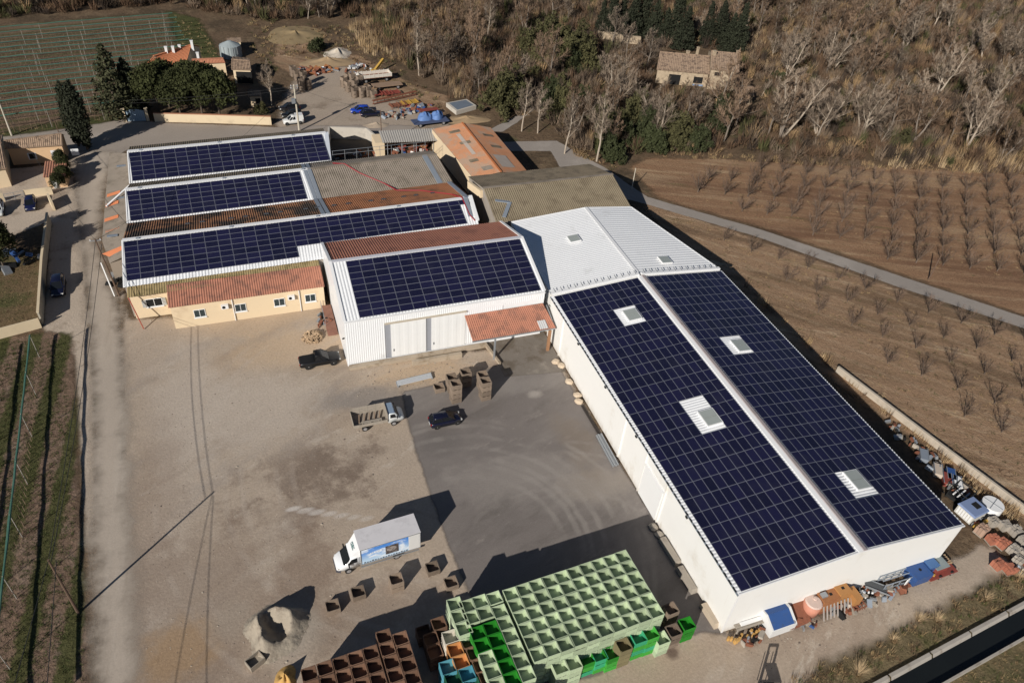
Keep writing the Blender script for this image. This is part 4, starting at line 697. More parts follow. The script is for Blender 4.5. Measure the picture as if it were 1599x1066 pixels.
    b = MB(); b.box((f - .12, 0, g + .16), (.16, hw * 1.36, .16)); b.build('front_bumper', m_black if kind == 'pickup' else mp, t)
    for x in (f - .03, r_ - .005): b = MB(); b.mm(x - .015, -.26, g + .2, x + .015, .26, g + .31); b.build('number_plate', m_frame, t)
    if kind == 'pickup':
        b = MB(); b.mm(r_ + .12, -hw * .80, belt + .005, -L * .14, hw * .80, belt + .035); b.build('bed_cover', pm('bed_cover_black', (.012, .012, .013), .6, .1, 2), t)
    if kind == 'van':
        b = MB(); b.loft([[(r_ + .03, -hw * .93, belt - .04), (r_ + .03, hw * .93, belt - .04), (r_ + .1, hw * .86, H + .15), (r_ + .1, -hw * .86, H + .15)], [(-L * .1, -hw * .93, belt - .04), (-L * .1, hw * .93, belt - .04), (-L * .1, hw * .86, H + .15), (-L * .1, -hw * .86, H + .15)]]); b.build('cargo_box', mp, t)
    return t
def mid(a, b): a, b = W(*a), W(*b); return (a + b) / 2
G0 = .03
c = mid((681, 669), (714, 664)); car('navy hatchback parked alone on the dark asphalt', (c.x + .05, c.y + .75, G0), math.radians(2), (.008, .009, .024))
c = mid((481, 577), (520, 571)); car('black double-cab pickup beside the corner of the white hall', (c.x + .1, c.y + .9, G0), math.radians(1), (.006, .006, .007), 5.1, 1.85, 1.76, 3.1, 'pickup', 'pickup_truck', rough=.45)
car('dark blue estate car parked in the shade of the lane wall', (W(93, 452).x, W(93, 452).y, G0), math.radians(-86), (.008, .010, .030), 4.4, 1.75, 1.52, 2.6)
car('dark blue car nosed out of the ochre house court', (W(50, 323).x, W(50, 323).y, G0), math.radians(-84), (.010, .013, .05), 3.7, 1.6, 1.45)
car('white car half cut off by the left picture edge', (W(-1, 331).x, W(-1, 331).y, G0), math.radians(-84), (.62, .64, .64), 4.1, 1.7, 1.5)
car('bright blue hatchback parked in front of the scrap yard', (W(563, 176).x, W(563, 176).y, G0), math.radians(178), (.012, .05, .38), 4.0, 1.7, 1.48)
car('dark saloon parked behind the bright blue hatchback', (W(580, 181).x, W(580, 181).y, G0), math.radians(2), (.010, .011, .022), 4.5, 1.75, 1.42, 2.65, 'sedan')
car('small white van parked beside the concrete pole', (W(459, 193).x, W(459, 193).y, G0), math.radians(184), (.70, .70, .68), 4.0, 1.65, 1.7, 2.6, 'van', 'van')
car('black car in the shade, first of the two above the white van', (W(457, 183).x, W(457, 183).y, G0), math.radians(184), (.012, .012, .014), 4.1, 1.7, 1.45)
car('black car in the shade, farther of the two above the white van', (W(453, 172).x, W(453, 172).y, G0), math.radians(184), (.016, .014, .016), 4.1, 1.7, 1.45)
# ---- box truck with printed side
def flat_lines(par, name, strokes, M, w, mat):
    """strokes = list of polylines in a letter plane (u, v); M maps to 3D"""
    o = MB()
    for s in strokes:
        for a, b_ in zip(s[:-1], s[1:]):
            d = Vector((b_[0] - a[0], b_[1] - a[1])); L = d.length
            if L < 1e-6: continue
            d /= L; n_ = Vector((-d.y, d.x)) * w / 2; e_ = d * w * .35; a2, b2 = Vector(a) - e_, Vector(b_) + e_
            o.quad(M(*(a2 - n_)), M(*(b2 - n_)), M(*(b2 + n_)), M(*(a2 + n_)))
    return o.build(name, mat, par)
GLY = {'C': [[(.9, .85), (.6, 1), (.2, .9), (0, .5), (.2, .1), (.6, 0), (.9, .15)]], 'R': [[(0, 0), (0, 1), (.7, 1), (.85, .75), (.7, .5), (0, .5)], [(.4, .5), (.9, 0)]], 'E': [[(.85, 0), (0, 0), (0, 1), (.85, 1)], [(0, .5), (.7, .5)]], 'A': [[(0, 0), (.45, 1), (.9, 0)], [(.18, .38), (.72, .38)]], 'T': [[(.45, 0), (.45, 1)], [(0, 1), (.9, 1)]], 'D': [[(0, 0), (0, 1), (.55, 1), (.9, .5), (.55, 0), (0, 0)]], 'I': [[(.45, 0), (.45, 1)]], 'N': [[(0, 0), (0, 1), (.85, 0), (.85, 1)]], 'B': [[(0, 0), (0, 1), (.7, 1), (.8, .75), (.6, .52), (0, .52)], [(.6, .52), (.88, .25), (.7, 0), (0, 0)]], 'S': [[(.85, .85), (.5, 1), (.1, .8), (.2, .55), (.7, .45), (.85, .2), (.45, 0), (.05, .15)]], 'L': [[(0, 1), (0, 0), (.8, 0)]], 'U': [[(0, 1), (0, .2), (.3, 0), (.6, 0), (.85, .2), (.85, 1)]]}
def word(txt, u, v, h, sp=1.15):
    out = []
    for k, ch in enumerate(txt):
        for s in GLY.get(ch, []): out.append([(u + (k * sp + p[0]) * h * .75, v + p[1] * h) for p in s])
    return out
fw_, rw_ = W(545.5, 894), W(620, 871)
ax = (fw_ - rw_); ang = math.atan2(ax.y, ax.x); nr = Vector((-math.sin(ang), math.cos(ang), 0)); ctr = (fw_ + rw_) / 2 - nr * .95 - ax.normalized() * .825
bt = thing('box_truck', 'white box truck with sky-blue printed side parked on the gravel', 'truck', (ctr.x, ctr.y, G0), ang)
pw = paint('truck_white', (.76, .77, .78), .3)
YS = 1                                        # printed side is on +y (towards the camera)
xb0, xb1 = -3.95, 2.0                        # box
o = MB(); o.mm(xb0, -1.15, .95, xb1, 1.15, 3.35); o.build('cargo_box', pm('box_side_white', (.74, .75, .76), .45, .05, 1), bt)
o = MB(); o.mm(xb0 - .03, -1.18, 3.36, xb1 + .03, 1.18, 3.42); o.build('box_roof', pm('dusty_box_roof', (.66, .64, .65), .6, .1, .8, dirt=(.50, .48, .49), dscale=.7), bt)
for y in (-1.17, 1.17): o = MB(); o.mm(xb0, y - .03, .93, xb1, y + .03, 1.02); o.mm(xb0, y - .03, 3.26, xb1, y + .03, 3.35); o.mm(xb1 - .08, y - .03, 1.02, xb1, y + .03, 3.26); o.build('box_edge', m_steel, bt)
def print_mat():
    mt, n, l, b = _nodes('sky_print'); v = n.new('ShaderNodeTexCoord').outputs['Object']; sx = n.new('ShaderNodeSeparateXYZ'); l.new(v, sx.inputs[0])
    f = _ramp(n, l, sx.outputs['Z'], 1.1, 3.2); c = _mix(n, l, f, (.50, .68, .85, 1), (.06, .24, .68, 1)); mp = n.new('ShaderNodeMapping'); mp.inputs['Scale'].default_value = (.8, 1, 1.6); l.new(v, mp.inputs['Vector'])
    c = _mix(n, l, _ramp(n, l, _noise(n, l, mp.outputs[0], 1.3, 6, .6), .45, .68), c, (.78, .84, .90, 1)); l.new(c, b.inputs['Base Color']); b.inputs['Roughness'].default_value = .4; return mt
pr = MB(); pr.mm(-2.75, 1.151, 1.04, xb1 - .1, 1.162, 3.24); prt = pr.build('printed_panel', print_mat(), bt)
def PM(u, v): return (u, 1.166, v)
o = MB(); o.mm(-1.75, 1.163, 1.45, -.45, 1.168, 2.75); o.build('printed_photo', pm('print_brown', (.075, .06, .058), .5, .5, 3, dirt=(.26, .235, .22), dscale=3.5, dlo=.52, dhi=.62), prt)
o = MB(); k = 26; o.poly([(-1.05 + .5 * math.cos(2 * math.pi * t / k), 1.171, 2.16 + .36 * math.sin(2 * math.pi * t / k)) for t in range(k)]); o.build('printed_emblem', pm('print_grey', (.34, .30, .28), .5, .35, 4, dirt=(.13, .11, .105), dscale=4, dlo=.45, dhi=.6), prt)
m_pgrey = pm('print_dark', (.10, .11, .14), .5, .2, 3)
def PMr(u, v): return (-u, 1.166, v)
for k, (hh, ww) in enumerate(((.14, .13), (.2, .06), (.2, .15), (.2, .15), (.2, .06), (.26, .15))): u = 1.05 - k * .2; o = MB(); o.mm(u - ww, 1.163, 2.3, u, 1.167, 2.3 + hh); o.build('printed_mark', pm('print_white', (.8, .82, .85), .5, .05, 2), prt); o = MB(); o.mm(u - ww - .02, 1.1625, 2.27, u - ww, 1.1665, 2.3 + hh); o.build('printed_mark_shade', m_pgrey, prt)
o = MB(); o.mm(-.1, 1.163, 2.08, 1.0, 1.166, 2.14); o.build('printed_underline', pm('print_blue', (.2, .4, .7), .5, .1, 2), prt)
for k in range(17): u = -2.65 + k * .26; hgt = .12 + .12 * random.random(); o = MB(); o.mm(u, 1.163, 1.07, u + .19, 1.167, 1.07 + hgt); o.build('printed_skyline', m_pgrey, prt)
o = MB(); o.mm(xb0 + .05, 1.151, 1.0, -2.8, 1.175, 3.2); o.build('side_door', pm('door_panel_white', (.66, .65, .63), .5, .04, 1), bt)
# cab
o = MB(); o.loft([ring(2.05, 1.0, .45, 2.2), ring(2.9, 1.0, .45, 2.15), ring(3.1, 1.0, .45, 1.45), ring(3.75, .95, .42, 1.28), ring(4.15, .85, .42, 1.05), ring(4.3, .7, .5, .85)]); o.build('cab', pw, bt, True)
o = MB(); o.quad((3.62, -.86, 1.36), (3.62, .86, 1.36), (2.86, .78, 2.18), (2.86, -.78, 2.18)); o.quad((3.62, .86, 1.36), (2.86, .78, 2.18), (2.8, .84, 2.1), (3.5, .92, 1.33)); o.quad((3.62, -.86, 1.36), (2.86, -.78, 2.18), (2.8, -.84, 2.1), (3.5, -.92, 1.33)); o.build('windscreen', m_carglass, bt)
for s in (-1, 1):
    o = MB(); o.poly([(2.3, s * 1.012, 1.4), (3.25, s * 1.012, 1.38), (2.85, s * 1.0, 2.0), (2.3, s * 1.0, 2.05)]); o.build('side_window', m_carglass, bt)
    o = MB(); o.box((3.15, s * 1.2, 1.5), (.12, .3, .34)); o.build('mirror', m_black, bt); o = MB(); o.box((4.08, s * .72, .92), (.22, .3, .2)); o.build('headlight', m_lamp, bt)
    wheel(bt, 3.2, s * .92, .36, .24); wheel(bt, -1.55, s * .92, .36, .28)
    o = MB(); o.mm(-3.8, s * 1.08 - .05, .45, 2.0, s * 1.08 + .05, .55); o.build('side_guard', m_steel, bt)
o = MB(); o.loft([[(2.0, -1.05, 2.15), (2.0, 1.05, 2.15), (2.0, 1.05, 3.3), (2.0, -1.05, 3.3)], [(2.95, -.82, 2.12), (2.95, .82, 2.12), (2.75, .8, 2.3), (2.75, -.8, 2.3)]]); df = o.build('wind_deflector', pw, bt)
a0, a1 = Vector((2.73, 0, 2.38)), Vector((2.06, 0, 3.22))
def DM(u, v): q = a0.lerp(a1, v); return (q.x + .03, u, q.z + .025)
flat_lines(df, 'lettering', word('CDEC', -.42, .3, .27, 1.1), DM, .06, pm('lettering_teal', (.10, .22, .22), .5, .1, 2))
o = MB(); o.loft([[(3.95, -.95, .3), (3.95, .95, .3), (3.95, .95, .62), (3.95, -.95, .62)], [(4.36, -.72, .34), (4.36, .72, .34), (4.36, .72, .64), (4.36, -.72, .64)]]); o.build('front_bumper', pm('bumper_grey', (.06, .06, .075), .6, .1, 2), bt)
o = MB(); o.mm(-3.9, -.5, .5, 3.5, -.35, .9); o.mm(-3.9, .35, .5, 3.5, .5, .9); o.build('chassis', m_black, bt)
# ---- flatbed truck
fw_, rw_ = W(615, 664), W(570, 673); ax = fw_ - rw_; ang = math.atan2(ax.y, ax.x); nr = Vector((-math.sin(ang), math.cos(ang), 0)); ctr = (fw_ + rw_) / 2 + nr * .9
ft_ = thing('flatbed_truck', 'old dropside flatbed truck with weathered boards beside the asphalt edge', 'truck', (ctr.x, ctr.y, G0), ang)
wd_ = pm('weathered_board', (.33, .29, .24), .9, .25, 2.5, dirt=(.22, .18, .14), dscale=2)
o = MB(); o.mm(-2.9, -1.05, .85, 1.0, 1.05, .98); o.build('bed_floor', wd_, ft_)
for y in (-1.07, 1.07):
    for k in range(2): z = 1.0 + k * .42; o = MB(); o.mm(-2.9, y - .03, z, 1.0, y + .03, z + .38) if k == 0 or y > 0 else None
    for k in range(3 if y > 0 else 1):
        z = 1.0 + k * .36; o = MB(); o.mm(-2.9, y - .03, z, 1.0, y + .03, z + .33); o.build('side_board', wd_, ft_)
    for x in (-2.88, -1.9, -.95, .0, .95):
        o = MB(); o.mm(x - .04, y * .985 - .03, .98, x + .04, y * .985 + .03, 2.1 if y > 0 else 1.4); o.build('stake', wd_, ft_)
for k in range(2): o = MB(); o.mm(-2.95, -1.05, 1.0 + k * .36, -2.9, 1.05, 1.33 + k * .36); o.build('tail_board', wd_, ft_)
o = MB(); o.mm(1.0, -1.05, .98, 1.06, 1.05, 2.2); o.build('headboard', wd_, ft_)
for k in range(5): o = MB(); o.bar((-2.2 + k * .6, -.5 + .05 * k, 1.12), (-2.0 + k * .6, .6, 1.25), .12, .14); o.build('load_crossbar', pm('rusty_load', (.28, .2, .14), .9, .25, 2), ft_)
o = MB(); o.mm(-1.8, -.9, 1.0, .4, -.55, 1.3); o.build('load_planks', wd_, ft_)
fp = paint('faded_white_cab', (.58, .60, .60), .5)
o = MB(); o.loft([ring(1.12, .95, .5, 2.0), ring(1.95, .95, .5, 1.98), ring(2.3, .95, .5, 1.32), ring(2.75, .9, .5, 1.18), ring(3.0, .8, .5, 1.0), ring(3.05, .7, .55, .85)]); o.build('cab', fp, ft_, True)
o = MB(); o.mm(1.12, -.88, 2.005, 1.85, .88, 2.06); o.build('cab_roof', pm('blue_grey_roof', (.22, .29, .38), .5, .1, 1), ft_)
o = MB(); o.quad((2.42, -.84, 1.32), (2.42, .84, 1.32), (1.96, .8, 1.97), (1.96, -.8, 1.97)); o.build('windscreen', m_carglass, ft_)
for s in (-1, 1):
    o = MB(); o.poly([(1.35, s * .962, 1.3), (2.1, s * .962, 1.3), (1.85, s * .95, 1.86), (1.35, s * .95, 1.88)]); o.build('side_window', m_carglass, ft_); o = MB(); o.box((2.9, s * .62, .88), (.16, .26, .16)); o.build('headlight', m_lamp, ft_)
    wheel(ft_, 1.75, s * .85, .35, .24); wheel(ft_, -1.62, s * .85, .35, .24)
    o = MB(); o.box((2.15, s * 1.1, 1.45), (.1, .24, .3)); o.build('mirror', m_black, ft_)
o = MB(); o.mm(-2.8, -.45, .5, 2.2, -.3, .84); o.mm(-2.8, .3, .5, 2.2, .45, .84); o.build('chassis', m_black, ft_)
# ------------------------------------------------------------------ harvest bins
BW, BD, BH = 1.22, 1.14, .76
def bin_mesh(name, mat, wood):
    b = MB(); w, d, h, t = BW, BD, BH, (.045 if wood else .032); z0 = .10
    b.mm(-w / 2 + t, -d / 2 + t, z0, w / 2 - t, d / 2 - t, z0 + .05)
    if wood:
        for k in range(3):
            za, zb = z0 + k * .222, z0 + k * .222 + .205
            for s in (-1, 1): b.mm(-w / 2, s * (d / 2 - t / 2) - t / 2, za, w / 2, s * (d / 2 - t / 2) + t / 2, zb); b.mm(s * (w / 2 - t / 2) - t / 2, -d / 2 + t, za, s * (w / 2 - t / 2) + t / 2, d / 2 - t, zb)
        for sx in (-1, 1):
            for sy in (-1, 1): b.mm(sx * (w / 2 - .1) - .04, sy * (d / 2 - .09) - .04, z0 + .05, sx * (w / 2 - .1) + .04, sy * (d / 2 - .09) + .04, h - .01)
    else:
        for s in (-1, 1): b.mm(-w / 2, s * (d / 2 - t / 2) - t / 2, z0, w / 2, s * (d / 2 - t / 2) + t / 2, h); b.mm(s * (w / 2 - t / 2) - t / 2, -d / 2 + t, z0, s * (w / 2 - t / 2) + t / 2, d / 2 - t, h)
        for s in (-1, 1):
            b.mm(-w / 2 - .015, s * (d / 2 + .008) - .008, h - .10, w / 2 + .015, s * (d / 2 + .008) + .008, h - .02)
            for z in (.26, .46): b.mm(-w / 2, s * (d / 2 + .015) - .015, z, w / 2, s * (d / 2 + .015) + .015, z + .05)
    for s in (-1, 0, 1): b.mm(s * (w / 2 - .08) - .06, -d / 2 + .02, 0, s * (w / 2 - .08) + .06, d / 2 - .02, z0)
    return b.mesh(name, mat)
def plastic(n, c, r=.1): return pm(n, c, .5, .08, 1.5, spec=.4, rand=r, dirt=tuple(x * .7 for x in c), dscale=1.5, dlo=.5, dhi=.8)
BINM = {'pale': bin_mesh('crate', plastic('pale_green_plastic', (.43, .51, .345), .16), False), 'green': bin_mesh('crate', plastic('bright_green_plastic', (.022, .22, .02)), False),
        'lime': bin_mesh('crate', plastic('lime_green_plastic', (.06, .36, .05)), False), 'teal': bin_mesh('crate', plastic('teal_green_plastic', (.045, .36, .18)), False), 'dark': bin_mesh('crate', plastic('dark_green_plastic', (.02, .10, .05)), False),
        'blue': bin_mesh('crate', plastic('sky_blue_plastic', (.09, .30, .38)), False), 'orange': bin_mesh('crate', plastic('orange_plastic', (.56, .27, .10)), False), 'white': bin_mesh('crate', plastic('white_plastic', (.58, .53, .45)), False),
        'wood': bin_mesh('crate', pm('brown_crate_wood', (.20, .115, .075), .9, .25, 2, rand=.22, dirt=(.11, .07, .05), dscale=2), True), 'grey': bin_mesh('crate', pm('grey_crate_wood', (.215, .165, .125), .9, .3, 2.5, rand=.28, dirt=(.13, .10, .08), dscale=2), True),
        'olive': bin_mesh('crate', pm('olive_crate_wood', (.20, .17, .09), .9, .2, 2, rand=.1), True)}
def put_bin(kind, x, y, z, rz, label, group): return tag(link('crate', BINM[kind], None, (x + random.uniform(-.015, .015), y + random.uniform(-.015, .015), z), rz), label, 'crate', group)
HID = []                                        # crates deep in the stacks, joined at the end
def hid_bin(kind, x, y, z, rz): HID.append((kind, x, y, z, rz))
ORD = ['first', 'second', 'third', 'fourth', 'fifth', 'sixth', 'seventh', 'eighth', 'ninth', 'tenth']
RB_ = math.radians(3.2); UX, UY = Vector((math.cos(RB_), math.sin(RB_), 0)), Vector((-math.sin(RB_), math.cos(RB_), 0))
PX, PY = 1.275, 1.19
K0 = W(978, 857, 4.56)                          # far right top corner of the pale green block
def cell(i, j): return K0 - UX * ((i + .5) * PX) - UY * ((j + .5) * PY)
LB_TOP = 'pale green plastic crate in the top layer of the big block'
LB_SIDE = 'pale green plastic crate in the exposed side of the big block'
GP = 'pale green crates of the big block'
def jit(): return RB_ + random.uniform(-.022, .022)
for i in range(10):
    for j in range(6):
        p = cell(i, j); put_bin('pale', p.x, p.y, 3.8 + random.uniform(-.004, .01), jit(), 'pale green crate atop the big block, %s row, %s from the right' % (ORD[5 - j] + ('' if j else ' and rearmost'), ORD[i]), GP)
        for lay in range(5):
            if j == 5 and lay > 1: put_bin('pale', p.x, p.y, lay * BH, jit(), 'pale green crate in the block front, %s layer down, %s from the right' % (ORD[4 - lay], ORD[i]), GP)
            elif i in (0, 9) or j in (0, 5): hid_bin('pale', p.x, p.y, lay * BH, jit())
def col_stack(i, j, kinds, z, label, group, dx=0.0, dy=0.0):
    """stack listed from the top down, standing at cell (i, j)"""
    p = cell(i, j) - UX * dx + UY * dy; n = round(z / BH)
    for k in range(n):
        kd = kinds[min(k, len(kinds) - 1)]; (put_bin(kd, p.x, p.y, (n - 1 - k) * BH, jit(), label, group) if k == 0 else hid_bin(kd, p.x, p.y, (n - 1 - k) * BH, jit()))
GL = 'crates left of the gap in the big block'
D_ = .28
left = {10: ['pale'] * 7, 11: ['pale', 'pale'] + ['green'] * 8, 12: ['pale', 'pale', 'green', 'green'] + ['pale'] * 6}
for i, row in left.items():
    for j, kd in enumerate(row):
        dy = .25 if (i > 10 and j < 2) else (-.05 if j else .12)
        nm = {'pale': 'pale green', 'green': 'dark bright-green'}[kd]
        p = cell(i, j) - UX * D_ + UY * dy; edge = j in (0, len(row) - 1) or i == 12
        put_bin(kd, p.x, p.y, 3.8 + random.uniform(-.01, .01), jit(), nm + ' crate left of the gap, %s column from the gap, %s from the back' % (ORD[i - 10], ORD[j]), GL)
        if edge:
            for lay in range(5): hid_bin(kd if j else 'pale', p.x, p.y, lay * BH, jit())
def px_stack(q, kind, z, label, group):
    p = W(*q, z); n = round(z / BH)
    for k in range(n): (put_bin(kind, p.x, p.y, k * BH, jit(), label, group) if k == n - 1 else hid_bin(kind, p.x, p.y, k * BH, jit()))
for j, q in enumerate(((711, 942), (717.6, 961), (725, 980))): px_stack(q, 'pale', 4.56, '%s pale green crate from the back in the fourth column left of the gap' % ORD[j], 'fourth column of stacks left of the gap')
for j, q in enumerate(((732, 1000), (741.5, 1018), (751, 1037), (760, 1055))): px_stack(q, 'wood', 3.8, '%s brown wooden crate from the back beside the orange crates' % ORD[j], 'fourth column of stacks left of the gap')
for q, kd, nm in (((703.8, 993), 'white', 'white'), ((712, 1013), 'orange', 'upper orange'), ((720.5, 1032), 'orange', 'lower orange'), ((730, 1051), 'blue', 'sky blue'), ((739, 1070), 'dark', 'dark teal')): px_stack(q, kd, 3.8, 'topmost %s plastic crate of a stack left of the brown wooden stacks' % nm, 'coloured crates at the left of the block')
for q, kd, nm in (((700, 1040), 'blue', 'sky blue'), ((708, 1059), 'dark', 'dark green')): px_stack(q, kd, 3.8, 'topmost %s plastic crate at the outer left of the coloured stacks' % nm, 'coloured crates at the left of the block')
for q, z in (((686, 972), 2.28), ((674, 996), 2.28), ((680, 1016), 2.28), ((662, 985), 1.52)):
    p = W(*q, z)
    for k in range(round(z / BH)): (put_bin('wood', p.x, p.y, k * BH, jit(), 'brown wooden crate on top of a shaded stack between the two big blocks', 'brown crates in the shade') if k == round(z / BH) - 1 else hid_bin('wood', p.x, p.y, k * BH, jit()))
front = [((875.5, 1040), ['pale'], 3.04, 'pale green plastic crate, leftmost stack in front of the block'), ((896.6, 1033.4), ['pale'], 3.04, 'pale green plastic crate, second stack in front of the block'), ((916.8, 1025.8), ['green', 'lime', 'teal'], 2.28, 'green plastic crate in the third stack in front of the block'),
         ((936.6, 1020.8), ['teal', 'teal', 'lime'], 2.28, 'teal plastic crate stack between two green stacks in front'), ((954.9, 1018.2), ['green', 'lime', 'lime'], 2.28, 'lime plastic crate stack beside the olive wooden stack'), ((975, 1005.6), ['olive'], 3.04, 'olive wooden crate stack among the green ones in front'),
         ((998, 993), ['teal', 'lime', 'teal', 'lime'], 3.04, 'teal and lime crate stack right of the olive wooden stack'), ((1017, 987), ['lime', 'lime', 'teal', 'lime'], 3.04, 'lime plastic crate stack at the right of the front row'), ((1034, 995), ['pale'], 2.28, 'pale green crate stack tucked right of the lime stack'),
         ((1053, 983), ['grey'], 2.28, 'grey wooden crate stack beside the dark green end stack'), ((1048.6, 949), ['grey'], 2.28, 'grey wooden crate stack behind, at the right corner of the block'), ((1074, 972.6), ['green'], 2.28, 'green plastic crate stack at the far right, nearest the warehouse')]
for q, kinds, z, lab in front:
    p = W(*q, z); n = round(z / BH)
    for k in range(n): put_bin(kinds[min(k, len(kinds) - 1)], p.x, p.y, (n - 1 - k) * BH, jit(), lab + ', %s down' % ORD[k], 'front stacks of the crate block')
# brown wooden crates, bottom
q0 = W(469, 1044, 3.8)
for i in range(7):
    for j in range(5):
        dy = {5: 1.05, 6: .35}.get(i, 0); p = q0 + UX * ((i + .5) * 1.27 + (.12 if i > 4 else 0)) - UY * ((j + .5) * 1.2 - dy)
        put_bin('wood', p.x, p.y, 3.04, jit(), 'brown wooden crate of the bottom block, %s column from the left, %s from the back' % (ORD[i], ORD[j]), 'brown crates of the bottom block')
        if j == 0 or i in (0, 6):
            for lay in range(4): hid_bin('wood', p.x, p.y, lay * BH, jit())
for q, n, lab in (((519.5, 944), 1, 'single grey wooden crate, leftmost on the gravel below the box truck'), ((559.5, 922.5), 1, 'single grey wooden crate, second from the left below the box truck'), ((676, 884), 1, 'single grey wooden crate just right of the box truck rear'), ((705, 907.5), 1, 'single grey wooden crate nearest the pale green block')):
    p = W(*q, BH); put_bin('grey', p.x, p.y, 0, RB_, lab, 'single crates on the gravel')
p = W(619, 902.5, 2 * BH)
for k in range(2): put_bin('grey', p.x, p.y, k * BH, RB_, ('lower', 'upper')[k] + ' of two stacked grey wooden crates below the box truck', 'single crates on the gravel')
for q, n, lab in (((686, 602), 1, 'low grey wooden crate at the left of the dock stacks'), ((712.5, 597), 4, 'tall near-left stack of grey wooden crates by the dock'), ((706, 587), 3, 'stack of grey wooden crates behind the tall near-left dock stack'), ((728, 579), 3, 'middle rear stack of grey wooden crates by the dock'), ((754.5, 583), 3, 'rear right stack of grey wooden crates by the dock'), ((759, 593), 4, 'tall near-right stack of grey wooden crates by the dock')):
    p = W(*q, n * BH)
    for k in range(n): put_bin('grey', p.x, p.y, k * BH, RB_ + random.uniform(-.03, .03), lab + (', layer %s up' % ORD[k] if n > 1 else ''), 'crate stacks by the loading dock')
# ------------------------------------------------------------------ heaps, rocks, blocks
def heap(name, label, cat, c, rx, ry, h, mat, seed, n=28, rough=.25, kind=None, pow_=1.3):
    rg = np.random.default_rng(seed); V = []; F = []; nr_ = 9; ph = rg.uniform(0, 6.28, 5)
    for r in range(nr_ + 1):
        t = r / nr_
        for k in range(n):
            a = 2 * math.pi * k / n; w = 1 + rough * .6 * (math.sin(2 * a + ph[0]) + .6 * math.sin(3 * a + ph[1]) + .4 * math.sin(5 * a + ph[2])) * .5
            z = h * (1 - t) ** pow_ * (1 + rough * math.sin(3 * a + 4 * t + ph[3])) + rg.normal(0, .03 * h) * (t < 1); V.append((c[0] + math.cos(a) * rx * t * w, c[1] + math.sin(a) * ry * t * w, max(.0, z) if t < 1 else -.05))
    for r in range(nr_):
        for k in range(n): F.append((r * n + k, (r + 1) * n + k, (r + 1) * n + (k + 1) % n, r * n + (k + 1) % n))
    o = link(name, np_mesh(name, V, F, mat)); tag(o, label, cat)
    if kind: o['kind'] = kind
    return o
m_sand = pm('grey_sand', (.33, .285, .225), .97, .25, 1.6, bump=.9, bscale=6, world=True, dirt=(.23, .19, .15), dscale=1.2, dlo=.48, dhi=.68); m_osand = pm('orange_sand', (.52, .32, .11), .95, .15, 2, bump=.5, bscale=5, world=True)
def crater(p, R, h, seed):
    rg = np.random.default_rng(seed); n = 46; g = np.linspace(-1.35, 1.35, n); X, Y = np.meshgrid(g, g); a = np.arctan2(Y, X); r = np.hypot(X, Y); w = 1 + .10 * np.sin(3 * a + 1) + .07 * np.sin(5 * a)
    rr = r / w; rim = np.exp(-((rr - .52) / .27) ** 2); open_ = np.clip(np.cos(a + 1.0) * 1.4 - .35, 0, 1); z = h * (rim * (1 - .95 * open_) + .30 * np.exp(-(rr / .9) ** 6) * (rr > .5)); z *= np.clip((1.18 - rr) / .25, 0, 1); z *= 1 + .18 * np.sin(4 * a + 6 * rr) * (1 - open_); z += h * .25 * np.exp(-(((X - .45) / .3) ** 2 + ((Y - .28) / .35) ** 2)); z = z + rg.normal(0, .035, z.shape) * (z > .02) - .06 * (rr > 1.12)
    V = np.stack([X * R + p[0], Y * R + p[1], z], -1).reshape(-1, 3); idx = np.arange(n * n).reshape(n, n); F = np.stack([idx[:-1, :-1], idx[:-1, 1:], idx[1:, 1:], idx[1:, :-1]], -1).reshape(-1, 4); F = F[rr.ravel()[F].min(1) < 1.2]
    return link('sand_heap', np_mesh('sand_heap', V, F, m_sand))
tag(crater(W(432, 985), 2.55, 1.3, 3), 'grey sand heap dug out in the middle, on the gravel', 'heap')
bw = thing('sand_bucket', 'loader bucket of grey sand at the foot of the sand heap', 'bucket', (W(400, 1035).x, W(400, 1035).y, 0), .5); o = MB(); o.mm(-.7, -.5, 0, .7, -.44, .7); o.mm(-.7, .44, 0, .7, .5, .7); o.mm(-.7, -.44, 0, -.64, .44, .7); o.mm(.64, -.44, 0, .7, .44, .7); o.build('shell', pm('bucket_grey', (.3, .26, .21), .8, .2, 2), bw); o = MB(); o.mm(-.63, -.43, 0, .63, .43, .25); o.build('sand', m_sand, bw)
heap('orange_sand_heap', 'small orange sand heap at the bottom edge beside brown crates', 'heap', W(447, 1062), 1.1, 1.3, 1.0, m_osand, 5, rough=.4)
m_rock = pm('pale_boulder', (.58, .47, .35), .9, .2, 1.5, dirt=(.40, .29, .19), dscale=1.4, bump=.5, bscale=3)
def rock(name, label, loc, s, mat, seed, group=None, cat='rock'):
    rg = random.Random(seed); b = MB(); rings = []
    for k in range(6):
        t = k / 5; z = -.15 + t * 1.0; rad = math.sin(math.pi * (.12 + .76 * t)) ** .6; rings.append([(math.cos(a * 2 * math.pi / 9) * rad * rg.uniform(.8, 1.12), math.sin(a * 2 * math.pi / 9) * rad * rg.uniform(.8, 1.12), z) for a in range(9)])
    b.loft(rings); o = b.build(name, mat, None, False, loc, rg.uniform(0, 6)); o.scale = s; return tag(o, label, cat, group)
for i, q in enumerate(((868, 566), (877, 572), (889, 597), (902, 618), (904, 628))): p = W(*q); rock('boulder', ('first', 'second', 'third', 'fourth', 'fifth')[i] + ' pale boulder from the canopy along the warehouse wall', (p.x, p.y, 0), (.5, .58, .5), m_rock, i, 'boulders along the warehouse wall')
m_oldc = pm('old_concrete_block', (.34, .30, .25), .92, .2, 1.2, dirt=(.22, .19, .16), dscale=1.2, bump=.3, bscale=6)
